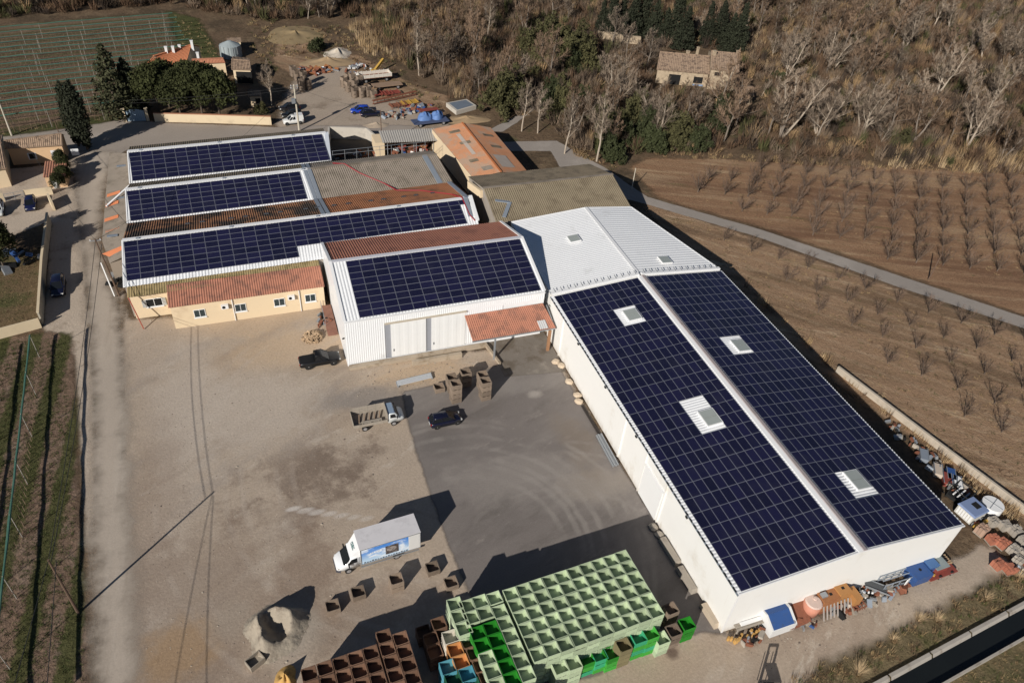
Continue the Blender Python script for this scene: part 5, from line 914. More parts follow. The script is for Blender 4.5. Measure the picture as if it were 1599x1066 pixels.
for i, (q, L) in enumerate((((1047, 862), 3.4), ((1073, 906), 3.0))): p = W(*q); o = MB(); o.box((0, 0, .32), (.7, L, .64), taper=.9); tag(o.build('concrete_block', m_oldc, None, False, (p.x - .1, p.y, 0), .04), ('farther', 'nearer')[i] + ' long concrete block against the warehouse wall in the shade', 'block', 'concrete blocks by the wall')
for i, q in enumerate(((1020, 824), (1030, 836))): p = W(*q); rock('boulder', ('upper', 'lower')[i] + ' grey boulder at the edge of the crate shadow by the warehouse', (p.x, p.y, 0), (.5, .55, .5), m_oldc, 20 + i, 'grey boulders by the wall')
p = W(1108, 962); o = MB(); o.box((0, 0, .35), (.9, 2.6, .7), taper=.85); tag(o.build('concrete_footing', pm('buff_concrete', (.46, .38, .29), .9, .15, 1), None, False, (p.x + .1, p.y, 0), .05), 'buff concrete footing at the near corner of the warehouse', 'footing')
gu = thing('steel_beams', 'bundle of grey steel beams lying along the warehouse wall', 'beams'); a, b_ = W(935, 680), W(964, 728)
for k in range(4): o = MB(); o.bar((a.x + .2 * k - .3, a.y, .15 + .1 * (k % 2)), (b_.x + .2 * k - .5, b_.y, .15 + .1 * (k % 2)), .16, .2); o.build('beam', m_steel, gu)
gu = thing('rail_bundle', 'thin dark rails lying along the warehouse wall below the boulders', 'rails'); a, b_ = W(908, 634), W(934, 678)
for k in range(3): o = MB(); o.bar((a.x + .12 * k, a.y, .1), (b_.x + .12 * k, b_.y, .1), .06, .14); o.build('rail', pm('dark_iron', (.06, .05, .045), .8, .2, 2), gu)
gu = thing('guard_beam', 'galvanised crash barrier lying beside the loading dock crates', 'barrier'); a, b_ = W(622, 604), W(675, 591)
for k in range(3): o = MB(); o.bar((a.x, a.y + .28 * k, .3 + .05 * k), (b_.x, b_.y + .28 * k, .3 + .05 * k), .2, .12); o.build('beam', pm('pale_galvanised', (.48, .50, .52), .5, .1, 2), gu)
for p in (a, b_): o = MB(); o.box((p.x, p.y + .3, .15), (.2, .9, .3)); o.build('support', m_steel, gu)
fp = thing('firewood_pile', 'round pile of split firewood beside the cream wing', 'firewood', (W(489, 527).x, W(489, 527).y, 0)); lg = MB(); lg.tube((-.28, 0, 0), (.28, 0, 0), .09, .08, 6); lgm = lg.mesh('log', pm('split_log', (.42, .30, .19), .9, .25, 2, rand=.25))
for k in range(150):
    r = 1.25 * math.sqrt(random.random()); a = random.uniform(0, 6.28); o = link('log', lgm, fp, (r * math.cos(a), r * math.sin(a), .1 + .75 * max(0, 1 - (r / 1.3) ** 2) * random.random())); o.rotation_euler = (0, random.uniform(-.3, .3), random.uniform(0, 6.28))

# loose stones on the gravel
def stones():
    rg = np.random.default_rng(91); A = [np.array([W(*q)[:2] for q in pl]) for pl in (((205, 500), (520, 490), (620, 660), (700, 880), (480, 1060), (215, 1060)), ((545, 578), (760, 550), (770, 575), (620, 612), (540, 620)), ((1150, 1000), (1480, 880), (1520, 850), (1480, 940), (1200, 1050)))]
    P_ = []
    for a, n in zip(A, (1500, 800, 500)):
        lo, hi = a.min(0), a.max(0); p = rg.uniform(lo, hi, (n * 2, 2)); P_.append(p[poly_sd(p, a) > 0][:n])
    P_ = np.concatenate(P_); n = len(P_); s = rg.uniform(.02, .06, n) * np.where(rg.uniform(0, 1, n) > .97, 2.2, 1); a = rg.uniform(0, 6.28, n); V = []; F = []
    for k in range(4):
        t = a + k * 1.57; V.append(np.column_stack([P_[:, 0] + np.cos(t) * s * (1 + .4 * (k % 2)), P_[:, 1] + np.sin(t) * s, np.full(n, .01)]))
    V.append(np.column_stack([P_[:, 0], P_[:, 1], .015 + s * .9])); i = np.arange(n)
    for k in range(4): F.append(np.stack([i + k * n, i + ((k + 1) % 4) * n, i + 4 * n], 1))
    o = link('loose_stones', np_mesh('loose_stones', np.concatenate(V), np.concatenate(F), [pm('yard_stone', (.42, .36, .29), .9, .3, .7, world=True), pm('dark_yard_stone', (.2, .16, .13), .9, .3, .7, world=True)], np.tile(rg.integers(0, 2, n), 4))); tag(o, 'loose stones scattered over the gravel yard', 'stones', kind='stuff')
stones()
# ------------------------------------------------------------------ machinery and leftovers along the warehouse gable
m_rust = pm('rust', (.22, .085, .05), .9, .3, 2.5, dirt=(.12, .06, .04), dscale=2, bump=.3, bscale=8); m_orng = pm('orange_machine_paint', (.32, .14, .06), .75, .25, 1.5, dirt=(.30, .12, .05), dscale=1.6, dlo=.45, dhi=.65)
m_blue = pm('blue_machine_paint', (.035, .085, .24), .5, .15, 1.5, dirt=(.05, .08, .16), dscale=1.6); m_red = pm('red_machine_paint', (.24, .055, .042), .75, .2, 1.5, dirt=(.15, .06, .045), dscale=1.5); m_yel = pm('yellow_machine_paint', (.46, .28, .06), .6, .15, 1.5)
m_wood = wd_; m_brass = pm('golden_cut_wood', (.48, .28, .09), .7, .2, 3)
def T(name, label, cat, q, rz=0.0, z=0.0, dx=0.0, dy=0.0, group=None): p = W(*q); return thing(name, label, cat, (p.x + dx, p.y + dy, G0 + z), rz, group)
def P(par, name, mat, *boxes, rz=0.0):
    b = MB()
    for bx in boxes: b.mm(*bx)
    return b.build(name, mat, par)
t = T('post_row', 'cluster of short golden cut posts at the near corner of the warehouse', 'posts', (1166, 990))
for k in range(14): o = MB(); x, y = random.uniform(-2.1, 1.5), random.uniform(-.45, .15); o.tube((x, y, 0), (x, y, .42 + .2 * random.random()), .14, .13, 8); o.build('post', m_brass, t)
t = T('timber_frame', 'grey timber frame with white plank leaning at the warehouse gable', 'frame', (1168, 977), math.radians(0))
for k in range(5): P(t, 'plank', m_wood, (-1.7, -.5 + k * .24, .75, 1.6, -.3 + k * .24, .82))
for x in (-1.6, 1.5): P(t, 'leg', m_wood, (x - .06, -.5, 0, x + .06, -.38, .75)); P(t, 'leg', m_wood, (x - .06, .5, 0, x + .06, .62, .75))
P(t, 'white_plank', m_frame, (-1.1, -.2, .83, 1.2, .15, .95))
t = T('ladder', 'short aluminium ladder lying beside the blue-topped machine', 'ladder', (1187, 985), .95)
for y in (-.2, .2): P(t, 'rail', m_steel, (-1.1, y - .04, .2, 1.1, y + .04, .3))
for k in range(6): P(t, 'rung', m_steel, (-.9 + k * .35, -.2, .22, -.84 + k * .35, .2, .28))
t = T('blue_topped_machine', 'white steel box machine with a blue slanted top by the gable', 'machine', (1210, 975), .02)
o = MB(); o.prism([(-1.0, 0), (1.0, 0), (1.0, 1.75), (.35, 1.9), (-1.0, 1.15)], -1.35, 1.45, 'x'); o.build('casing', pm('machine_white', (.66, .66, .65), .5, .08, 1), t)
o = MB(); o.quad((-1.2, -.95, 1.22), (1.15, -.95, 1.22), (1.15, .3, 1.90), (-1.2, .3, 1.90)); o.quad((-1.2, .3, 1.91), (1.15, .3, 1.91), (1.15, .9, 1.79), (-1.2, .9, 1.79)); o.build('top_cover', m_blue, t)
P(t, 'side_lip', m_steel, (1.15, -.98, 1.1, 1.22, .98, 1.35))
t = T('rusty_skip', 'rust-brown open tray skip between the blue-topped machine and orange drum', 'skip', (1241, 966), .02)
o = MB(); o.quad((-1.1, -.9, .35), (1.2, -.9, .35), (1.35, .95, 1.25), (-1.25, .95, 1.25)); o.quad((-1.1, -.9, .35), (-1.25, .95, 1.25), (-1.25, .95, .1), (-1.1, -.9, .1)); o.quad((1.2, -.9, .1), (1.35, .95, .1), (1.35, .95, 1.25), (1.2, -.9, .35)); o.quad((-1.1, -.9, .1), (1.2, -.9, .1), (1.2, -.9, .35), (-1.1, -.9, .35)); o.build('tray', m_rust, t); P(t, 'rear_lip', m_rust, (-1.25, .94, .0, 1.35, 1.04, 1.45)); P(t, 'foot', m_rust, (-1.0, -.8, 0, -.7, .8, .12)); P(t, 'foot', m_rust, (.8, -.8, 0, 1.1, .8, .12))
t = T('drum', 'salmon-orange cylindrical drum with pale top by the gable', 'drum', (1262, 955), 0)
o = MB(); o.tube((0, 0, .2), (0, 0, 1.75), .8, .85, 18); o.build('shell', pm('salmon_paint', (.50, .22, .15), .6, .12, 1.5), t, True); o = MB(); o.tube((0, 0, 1.76), (0, 0, 1.86), .83, .7, 18); o.build('lid', pm('pale_pink_lid', (.58, .44, .38), .6, .12, 2), t); o = MB(); o.tube((.25, .2, 1.87), (.25, .2, 2.0), .2, .18, 10); o.build('cap', MATS['pale_pink_lid'], t)
for k in range(3): a = k * 2.1; o = MB(); o.tube((.55 * math.cos(a), .55 * math.sin(a), 0), (.55 * math.cos(a), .55 * math.sin(a), .22), .07); o.build('leg', m_rust, t)
t = T('scrap_parts', 'small blue and grey scrap parts on the ground below the drum', 'scrap', (1258, 976))
for k in range(9): o = MB(); o.box((random.uniform(-1, 1), random.uniform(-.4, .4), .14), (random.uniform(.2, .6), .15, .25), random.uniform(0, 3)); o.build('part', random.choice([m_blue, m_steel, m_rust, m_blue]), t)
t = T('sorting_machine', 'orange hopper machine with two square inlets and slatted front at the gable', 'machine', (1300, 946), .02)
P(t, 'hopper', m_orng, (-1.9, -.3, .3, .0, .95, 1.9)); P(t, 'hopper', pm('bright_orange_paint', (.40, .195, .07), .6, .12, 1.5), (.03, -.2, .3, 1.45, .95, 2.1)); P(t, 'hopper', MATS['bright_orange_paint'], (1.48, -.9, .2, 2.3, .5, 1.7)); P(t, 'inlet', m_dark, (-.85, .25, 1.9, -.55, .5, 1.93)); P(t, 'inlet', m_dark, (.6, .35, 2.1, .9, .6, 2.13))
for k in range(9): o = MB(); o.bar((-1.8 + k * .42, -.25, 1.3), (-1.95 + k * .42, -1.1, .1), .14, .06); o.build('slat', pm('grey_board', (.33, .29, .26), .9, .2, 3), t)
P(t, 'motor', m_steel, (-1.8, .2, 1.92, -1.2, .7, 2.15)); P(t, 'frame', m_rust, (-1.9, -.35, 0, 2.2, -.2, .3), (-1.9, .8, 0, 2.2, .95, .28))
t = T('harrow', 'rusty spike harrow standing right of the orange machine', 'harrow', (1333, 943))
for k in range(6): P(t, 'bar', m_rust, (-.75, -.8 + k * .3, .45, .75, -.72 + k * .3, .55))
for k in range(4): P(t, 'beam', m_rust, (-.75 + k * .46, -.85, .56, -.67 + k * .46, .8, .64))
for k in range(18): P(t, 'tine', m_rust, (-.7 + (k % 6) * .27, -.8 + (k // 6) * .7, 0, -.66 + (k % 6) * .27, -.76 + (k // 6) * .7, .45))
t = T('scrap_parts', 'pale scrap pieces between the harrow and the grey conveyor', 'scrap', (1350, 930))
for k in range(10): o = MB(); o.box((random.uniform(-.7, .8), random.uniform(-.5, .9), .2), (random.uniform(.3, .8), .16, .3), random.uniform(0, 3)); o.build('part', random.choice([m_frame, m_steel, m_rust, pm('mint_part', (.4, .55, .5), .6, .1, 1)]), t)
t = T('conveyor', 'dark grey inclined conveyor tray leaning left of the steel racks', 'conveyor', (1368, 922), -.55)
o = MB(); o.bar((-1.4, 0, .9), (1.1, 0, .3), .9, .08); o.build('belt', pm('belt_grey', (.09, .095, .10), .7, .15, 2), t)
for s in (-.48, .48): o = MB(); o.bar((-1.4, s, .95), (1.1, s, .35), .06, .2); o.build('side_rail', m_steel, t)
for x, h in ((-1.2, .85), (.9, .35)): P(t, 'leg', m_steel, (x - .05, -.45, 0, x + .05, -.35, h), (x - .05, .35, 0, x + .05, .45, h))
t = T('steel_racks', 'row of blue-grey steel racks with a brown plank against the gable', 'racks', (1396, 910))
for k in range(5): x = -1.9 + k * .95; P(t, 'upright', m_zinc, (x - .04, -.5, 0, x + .04, -.42, 1.1), (x - .04, .45, 0, x + .04, .53, 1.3))
for y, z in ((-.46, .35), (-.46, 1.05), (.49, .5), (.49, 1.25), (0, 1.15)): P(t, 'rail', m_zinc, (-1.95, y - .04, z, 1.95, y + .04, z + .08))
P(t, 'plank', pm('red_brown_plank', (.26, .10, .06), .8, .2, 2), (-1.7, -1.0, .3, 1.2, -.6, .38))
t = T('white_board', 'narrow white board standing at the end of the steel racks', 'board', (1411, 915), .2); P(t, 'board', m_frame, (-.2, -.08, .1, .22, .0, 1.3)); P(t, 'foot', m_steel, (-.25, -.3, 0, .25, .2, .1))
t = T('blue_hopper', 'blue machine hopper with round hole beside the steel racks', 'hopper', (1428, 903), .02); o = MB(); o.box((0, 0, .75), (2.0, 1.5, 1.3), 0, 0, 1.08); o.build('body', m_blue, t); o = MB(); o.tube((.1, .1, 1.41), (.1, .1, 1.43), .16, .16, 12); o.build('hole', m_dark, t); P(t, 'leg', m_steel, (-.8, -.6, 0, -.7, -.5, .12)); P(t, 'leg', m_steel, (.7, .5, 0, .8, .6, .12))
t = T('blue_box', 'smaller blue box between blue hopper and red trailer', 'box', (1445, 892), .02); P(t, 'body', m_blue, (-.55, -.5, .2, .6, .6, 1.5)); P(t, 'lid', pm('blue_lid', (.07, .15, .32), .5, .1, 1), (-.6, -.55, 1.51, .65, .65, 1.58))
t = T('red_trailer', 'flat red trailer with grey-lidded box at the right of the gable', 'trailer', (1459, 893), .03); P(t, 'deck', m_red, (-1.6, -.9, .35, 2.1, .9, .5)); P(t, 'box', m_red, (-.6, -.4, .51, 1.0, .9, 1.15)); P(t, 'lid', pm('grey_green_lid', (.24, .28, .28), .6, .1, 1), (-.65, -.45, 1.16, 1.05, .95, 1.25)); P(t, 'drawbar', m_red, (-2.3, -.1, .3, -1.6, .1, .42)); [wheel(t, x, y, .3, .16) for x in (-.2, 1.4) for y in (-.8, .8)]; o = MB(); o.tube((-.9, -.5, .51), (-.9, -.5, .75), .12); o.build('yellow_cap', m_yel, t)
t = T('pallet', 'wooden pallet at the right end of the gable behind the red trailer', 'pallet', (1472, 879)); [P(t, 'board', pm('pallet_wood', (.46, .33, .20), .85, .2, 2), (-.6, -.5 + k * .24, .5, .6, -.36 + k * .24, .55)) for k in range(5)]; [P(t, 'bearer', MATS['pallet_wood'], (x - .05, -.5, 0, x + .05, .62, .49)) for x in (-.55, 0, .55)]
# brick and tile pallets by the orchard corner
m_bk = pm('stacked_brick', (.40, .27, .20), .9, .2, 2, rand=.15); m_bk2 = pm('red_tiles', (.42, .16, .10), .88, .2, 2, rand=.12); m_bk3 = pm('grey_block', (.37, .33, .28), .9, .15, 2, rand=.12)
spots = [((1530, 832), 0, 'pale wrapped brick pallet nearest the warehouse corner'), ((1549, 818), 2, 'first grey block pallet behind the wrapped bricks'), ((1567, 824), 2, 'second grey block pallet in the rear row'), ((1583, 832), 2, 'grey block pallet beside the boundary wall'), ((1548, 846), 1, 'red tile pallet in the middle of the stacks'), ((1563, 852), 1, 'red tile pallet right of the middle one'), ((1581, 862), 2, 'grey block pallet at the right edge of the stacks'), ((1597, 848), 2, 'block pallet cut by the right picture edge'), ((1556, 885), 1, 'nearest left red tile pallet above the dry grass'), ((1574, 892), 1, 'nearest right red tile pallet above the dry grass'), ((1588, 878), 2, 'block pallet just behind the nearest red tiles'), ((1601, 870), 2, 'lower block pallet at the right picture edge')]
for q, kd, lab in spots:
    t = T('block_pallet', lab, 'pallet', q, .05 + random.uniform(-.2, .2), group='block and tile pallets'); mt = (m_bk, m_bk2, m_bk3)[kd]
    P(t, 'pallet_base', m_wood, (-.6, -.5, 0, .6, .5, .12))
    for k in range(5):
        for r in range(3): x0 = -.58 + k * .235; hz = random.uniform(.7, .95); P(t, 'block', mt, (x0, -.5 + r * .335, .125, x0 + .2, -.19 + r * .335, hz + (.25 if kd == 0 else 0)))
t = T('cab_machine', 'machine with blue roof and white slatted side by the warehouse corner', 'machine', (1510, 806), .12)
P(t, 'body', pm('machine_cream', (.55, .53, .48), .6, .1, 1.5), (-1.1, -1.0, .3, 1.2, 1.0, 1.5)); o = MB(); o.box((.05, 0, 1.62), (2.5, 2.2, .22), 0, 0, .92); o.build('roof', pm('roof_blue', (.20, .26, .42), .5, .1, 1), t); P(t, 'roof_hatch', m_dark, (.0, -.4, 1.735, .8, .4, 1.76))
for k in range(6): P(t, 'louvre', m_frame, (-1.16, -.85 + k * .3, .5, -1.1, -.65 + k * .3, 1.35))
P(t, 'yellow_beam', m_yel, (-.9, -1.6, .2, 1.4, -1.3, .5)); [wheel(t, x, y, .38, .2) for x in (-.7, .8) for y in (-.95, .95)]
t = T('white_drum', 'round white tank lid right of the blue-roofed machine', 'tank', (1545, 795)); o = MB(); o.tube((0, 0, 0), (0, 0, 1.0), 1.15, 1.15, 20); o.build('shell', m_frame, t); [(lambda o: (o.bar((-1.05 * math.cos(a), -1.05 * math.sin(a), 1.03), (1.05 * math.cos(a), 1.05 * math.sin(a), 1.03), .06, .04), o.build('rib', m_steel, t)))(MB()) for a in (.4, 1.9)]
t = T('black_frame', 'black tubular frame machine behind the blue-roofed machine', 'machine', (1496, 778), .3)
for a, b_ in (((-1, -1, 0), (-1, -1, 1.6)), ((1, -1, 0), (1, -1, 1.6)), ((-1, 1, 0), (-1, 1, 1.6)), ((1, 1, 0), (1, 1, 1.6)), ((-1, -1, 1.6), (1, -1, 1.6)), ((-1, 1, 1.6), (1, 1, 1.6)), ((-1, -1, 1.6), (-1, 1, 1.6)), ((1, -1, 1.6), (1, 1, 1.6))): o = MB(); o.tube(a, b_, .06, n=6); o.build('tube', m_black, t)
for k in range(3): P(t, 'rod', random.choice([m_rust, m_steel, m_frame]), (-.9, -.6 + k * .5, .8, .9, -.45 + k * .5, .92))
P(t, 'base', m_black, (-1, -1, .1, 1, 1, .5))
for i, (q, m1, lab, cat) in enumerate((((1462, 738), pm('beige_box_paint', (.5, .42, .34), .7, .1, 1), 'beige flat box lying in the reeds behind the warehouse', 'box'), ((1482, 745), m_blue, 'pale blue sheet-metal box near the reeds', 'box'), ((1476, 752), m_red, 'red tank cover among the parts behind the warehouse', 'cover'), ((1440, 715), m_zinc, 'grey steel trough in the shade behind the warehouse', 'trough'), ((1492, 757), m_frame, 'white panel leaning near the red cover', 'panel'))):
    t = T('scrap_box', lab, cat, q, .9); P(t, 'body', m1, (-.9, -.45, .1, .9, .45, .7)); P(t, 'rim', m_steel, (-.95, -.5, .7, .95, -.42, .76), (-.95, .42, .7, .95, .5, .76))
t = T('forklift', 'orange forklift with dark mast cut by the bottom edge', 'forklift', (1190, 1108), 1.25)
P(t, 'chassis', m_orng, (-1.1, -.6, .25, .8, .6, 1.1)); P(t, 'counterweight', m_black, (-1.6, -.6, .3, -1.1, .6, 1.2)); P(t, 'mast', m_black, (.85, -.45, .1, 1.0, -.33, 3.0), (.85, .33, .1, 1.0, .45, 3.0), (.85, -.45, 2.9, 1.0, .45, 3.02)); P(t, 'guard', m_black, (-1.0, -.55, 2.0, .7, .55, 2.08), (-.95, -.55, 1.1, -.87, -.47, 2.0), (-.95, .47, 1.1, -.87, .55, 2.0), (.6, -.55, 1.1, .68, -.47, 2.0), (.6, .47, 1.1, .68, .55, 2.0))
for k in range(4): P(t, 'rack_bar', m_steel, (1.05, -.6 + k * .38, .9, 1.1, -.54 + k * .38, 2.5))
P(t, 'fork', m_steel, (1.05, -.3, .08, 2.1, -.18, .14), (1.05, .18, .08, 2.1, .3, .14)); [wheel(t, x, y, .34, .2) for x in (-1.0, .6) for y in (-.58, .58)]
# ------------------------------------------------------------------ scrap yard behind the factory
def trailer(label, q, rz, L, Wd, side, mat, bed, h=.95):
    t = T('farm_trailer', label, 'trailer', q, rz); P(t, 'bed', bed, (-L / 2, -Wd / 2, h, L / 2, Wd / 2, h + .14))
    if side:
        for y in (-Wd / 2, Wd / 2): P(t, 'side_board', mat, (-L / 2, y - .04, h + .15, L / 2, y + .04, h + .15 + side)); [P(t, 'stake', mat, (-L / 2 + k * L / 7 - .05, y - .07, h + .1, -L / 2 + k * L / 7 + .05, y + .07, h + .3 + side)) for k in range(8)]
        for x in (-L / 2, L / 2): P(t, 'end_board', mat, (x - .04, -Wd / 2 + .05, h + .15, x + .04, Wd / 2 - .05, h + .15 + side))
    P(t, 'chassis', m_black, (-L / 2 + .3, -.4, .5, L / 2 - .3, .4, h - .01)); [wheel(t, x, y, .42, .25) for x in (-L / 3, L / 3) for y in (-Wd / 2 + .15, Wd / 2 - .15)]; return t
trailer('white slatted trailer with a red bed in the scrap yard', (586, 126), .12, 7.2, 2.4, .7, pm('trailer_white', (.62, .57, .50), .8, .1, 1), m_rust)
trailer('low flat trailer with brown deck below the white slatted one', (605, 138), .12, 6.6, 2.3, 0, m_rust, pm('brown_deck', (.28, .19, .13), .9, .2, 1.5), .8)
t = T('lattice_girder', 'long rusty girder lying across the scrap yard', 'girder', (617, 157), .35); P(t, 'chord', m_rust, (-5.5, -.3, .9, 5.5, -.15, 1.05), (-5.5, .15, .9, 5.5, .3, 1.05), (-5.5, -.08, .2, 5.5, .08, .35)); [(lambda o: (o.bar((-5.4 + k * .9, 0, .3), (-4.95 + k * .9, .2, .95), .08), o.build('lacing', m_rust, t)))(MB()) for k in range(12)]
for q, mt, lab in (((596, 150), m_red, 'bright red implement frame left in the scrap yard'), ((612, 149), m_red, 'second red implement right of the first in the scrap yard'), ((640, 164), m_yel, 'yellow steel beam implement at the scrap yard edge'), ((622, 168), m_rust, 'rust-red cultivator between girder and blue tarpaulins')):
    t = T('farm_implement', lab, 'implement', q, .2)
    for k in range(4): P(t, 'bar', mt, (-1.9, -.8 + k * .5, .55, 1.9, -.66 + k * .5, .7))
    for k in range(3): P(t, 'cross_bar', mt, (-1.6 + k * 1.6, -.9, .72, -1.45 + k * 1.6, .95, .86))
    for k in range(8): P(t, 'tine', m_rust, (-1.7 + k * .48, -.7 + (k % 3) * .6, 0, -1.6 + k * .48, -.6 + (k % 3) * .6, .55))
t = T('loader_arm', 'yellow loader arm sticking up behind the white slatted trailer', 'arm', (592, 112), .7); o = MB(); o.bar((-1.6, 0, .6), (1.8, 0, 2.4), .5, .5); o.build('boom', m_yel, t); P(t, 'base', m_yel, (-2.2, -.6, 0, -1.2, .6, .9))
m_tarp = pm('blue_tarpaulin', (.11, .20, .42), .6, .15, 1.2, bump=.6, bscale=3)
bed_t = trailer('flat trailer carrying two blue tarpaulin bundles by the orange roof', (672, 194), .1, 7.5, 2.6, 0, m_rust, pm('navy_deck', (.07, .09, .16), .7, .2, 1), .7)
for i, dx in enumerate((-.7, 2.0)):
    p = W(666, 192); heap('tarpaulin_bundle', ('left', 'right')[i] + ' blue tarpaulin bundle on the flat trailer', 'tarpaulin', (0, 0, 0), 1.45, 1.25, 1.25, m_tarp, 30 + i, 16, .3, pow_=.32).location = (p.x + dx + .4, p.y + .1 + dx * .1, .88)
t = T('rack', 'red-brown steel rack behind the blue tarpaulins', 'rack', (670, 180), .1); P(t, 'top', m_red, (-2, -.6, 1.2, 2, .6, 1.3)); [P(t, 'leg', m_rust, (x - .06, y - .06, 0, x + .06, y + .06, 1.2)) for x in (-1.9, 1.9) for y in (-.5, .5)]
def junk(label, q, n, rx, ry, mats_, smin=.3, smax=1.2, h=.6):
    t = T('scrap_pile', label, 'scrap', q)
    for k in range(n): o = MB(); s = random.uniform(smin, smax); o.box((0, 0, 0), (s, s * random.uniform(.2, .6), random.uniform(.15, .6))); o = o.build('scrap_piece', random.choice(mats_), t); r = math.sqrt(random.random()); a = random.uniform(0, 6.28); o.location = (rx * r * math.cos(a), ry * r * math.sin(a), .1 + h * (1 - r) * random.random() + .1); o.rotation_euler = (random.uniform(-.4, .4), random.uniform(-.4, .4), random.uniform(0, 3))
    return t
m_wht = pm('white_scrap', (.66, .65, .63), .7, .1, 1.5)
junk('scattered white and grey scrap behind the slatted trailer', (562, 112), 46, 3.2, 4.2, [m_wht, m_wht, m_steel, m_rust, m_blue, m_zinc], .4, 1.5, 1.2); junk('low pile of rusty sheets at the back of the scrap yard', (490, 112), 40, 5.5, 2.4, [m_rust, m_rust, pm('orange_rust', (.36, .15, .06), .9, .2, 1), m_steel], .6, 1.8, .6)
junk('mixed rusty scrap beside the girder', (655, 172), 30, 4.5, 2.6, [m_rust, m_steel, m_red, m_blue, m_wood], .4, 1.4, .5); junk('grey and blue scrap around the tarpaulin trailer', (618, 181), 26, 3.6, 1.8, [m_steel, m_rust, m_zinc, m_wood], .3, 1.2, .6)
junk('red and brown machine parts in front of the open shed', (640, 232), 60, 8.0, 2.2, [m_red, m_rust, m_rust, m_orng, m_steel, m_blue, m_wht], .4, 1.4, 1.0); junk('rusty parts in the dark pit behind the factory', (555, 245), 20, 4, 1.6, [m_rust, m_rust, m_steel, m_wood], .5, 1.5, .8); junk('junk under the trees in the walled garden', (22, 408), 18, 3.4, 2.6, [m_steel, m_zinc, m_blue, m_dark, m_wood], .8, 2.0, .8); junk('pallets and dark parts in the factory corner recess', (183, 440), 14, 1.3, 1.5, [m_dark, m_wood, m_steel, m_black], .4, 1.2, .9)
junk('rusty oddments at the foot of the firewood pile landing', (508, 505), 12, 1.0, 2.2, [m_rust, m_steel, m_zinc, m_black], .3, 1.0, .6)
heap('rubble_heap', 'heap of pale broken rubble at the back of the clearing', 'heap', W(528, 85), 3.6, 4.5, 1.1, pm('pale_rubble', (.52, .46, .38), .9, .25, 2, bump=1, bscale=3), 41, 24, .4); heap('earth_heap', 'long low sandy heap behind the rusty sheets', 'heap', W(512, 98), 7.5, 3.2, 1.1, pm('sandy_earth', (.33, .235, .14), .95, .2, .8, bump=.5, bscale=3), 42, 26, .3); heap('gravel_heap', 'small gravel heap in front of the dark saloon', 'heap', W(588, 196), 3.0, 1.4, .6, pm('gravel', (.36, .29, .22), .95, .2, 2, bump=.6, bscale=5), 43, 22, .3); heap('earth_heap', 'pale grassy mound in the clearing above the scrap yard', 'heap', W(462, 55), 7, 8, .9, pm('dry_mound', (.27, .20, .11), .95, .25, .8, bump=.6, bscale=2), 44, 26, .3)
heap('earth_bank', 'sandy bank beside the covered cistern', 'heap', W(728, 187), 5.5, 2.2, .7, MATS['sandy_earth'], 45, 26, .3)
for i, (q, n) in enumerate((((465, 125), 3), ((459, 119), 3), ((476, 133), 4), ((472, 143), 4), ((482, 140), 3), ((545, 130), 3), ((552, 136), 4), ((545, 143), 3), ((556, 146), 4), ((563, 140), 4), ((566, 152), 3), ((575, 150), 3), ((584, 152), 2), ((555, 152), 3), ((538, 136), 3))):
    p = W(*q)
    for k in range(n): (put_bin('grey', p.x, p.y, k * BH, .3 + .1 * (i % 3), 'topmost grey wooden crate of an old stack round the scrap yard', 'old crate stacks at the scrap yard') if k == n - 1 else hid_bin('grey', p.x, p.y, k * BH, .3 + .1 * (i % 3)))
def join_hidden():
    kinds = sorted({h[0] for h in HID}); V = []; F = []; MI = []; off = 0; mats_ = [BINM[k].materials[0] for k in kinds]; base = {}
    for k in kinds: base[k] = (np.array([v.co[:] for v in BINM[k].vertices]), np.array([tuple(p.vertices) for p in BINM[k].polygons]))
    for k, x, y, z, rz in HID:
        v, f = base[k]; c, s_ = math.cos(rz), math.sin(rz); V.append(np.column_stack([v[:, 0] * c - v[:, 1] * s_ + x, v[:, 0] * s_ + v[:, 1] * c + y, v[:, 2] + z])); F.append(f + off); off += len(v); MI += [kinds.index(k)] * len(f)
    o = link('crate_stacks', np_mesh('crate_stacks', np.concatenate(V), np.concatenate(F), mats_, MI)); tag(o, 'crates stacked underneath the visible top layers', 'crates', kind='stuff')
join_hidden()
# grain tank with mesh cover by the villa
t = T('storage_tank', 'grey ribbed round tank with a bright tip behind the garage', 'tank', (362, 88)); o = MB(); o.tube((0, 0, 0), (0, 0, 2.6), 2.4, 2.3, 16); o.build('shell', pm('tank_grey', (.30, .34, .35), .6, .15, 1), t); o = MB(); o.tube((0, 0, 2.6), (0, 0, 3.5), 2.3, .4, 16); o.build('cone', MATS['tank_grey'], t); [(lambda o: (o.tube((2.42 * math.cos(a), 2.42 * math.sin(a), 0), (2.32 * math.cos(a), 2.32 * math.sin(a), 2.65), .05, n=4), o.build('rib', m_steel, t)))(MB()) for a in np.arange(0, 6.28, .45)]
t = T('block_shed', 'tiny cream block shed beyond the grey round tank', 'shed', (368, 76)); P(t, 'wall', m_cream, (-1.4, -1.2, 0, 1.4, 1.2, 1.9)); P(t, 'roof', m_provence, (-1.6, -1.4, 1.9, 1.6, 1.4, 2.05))

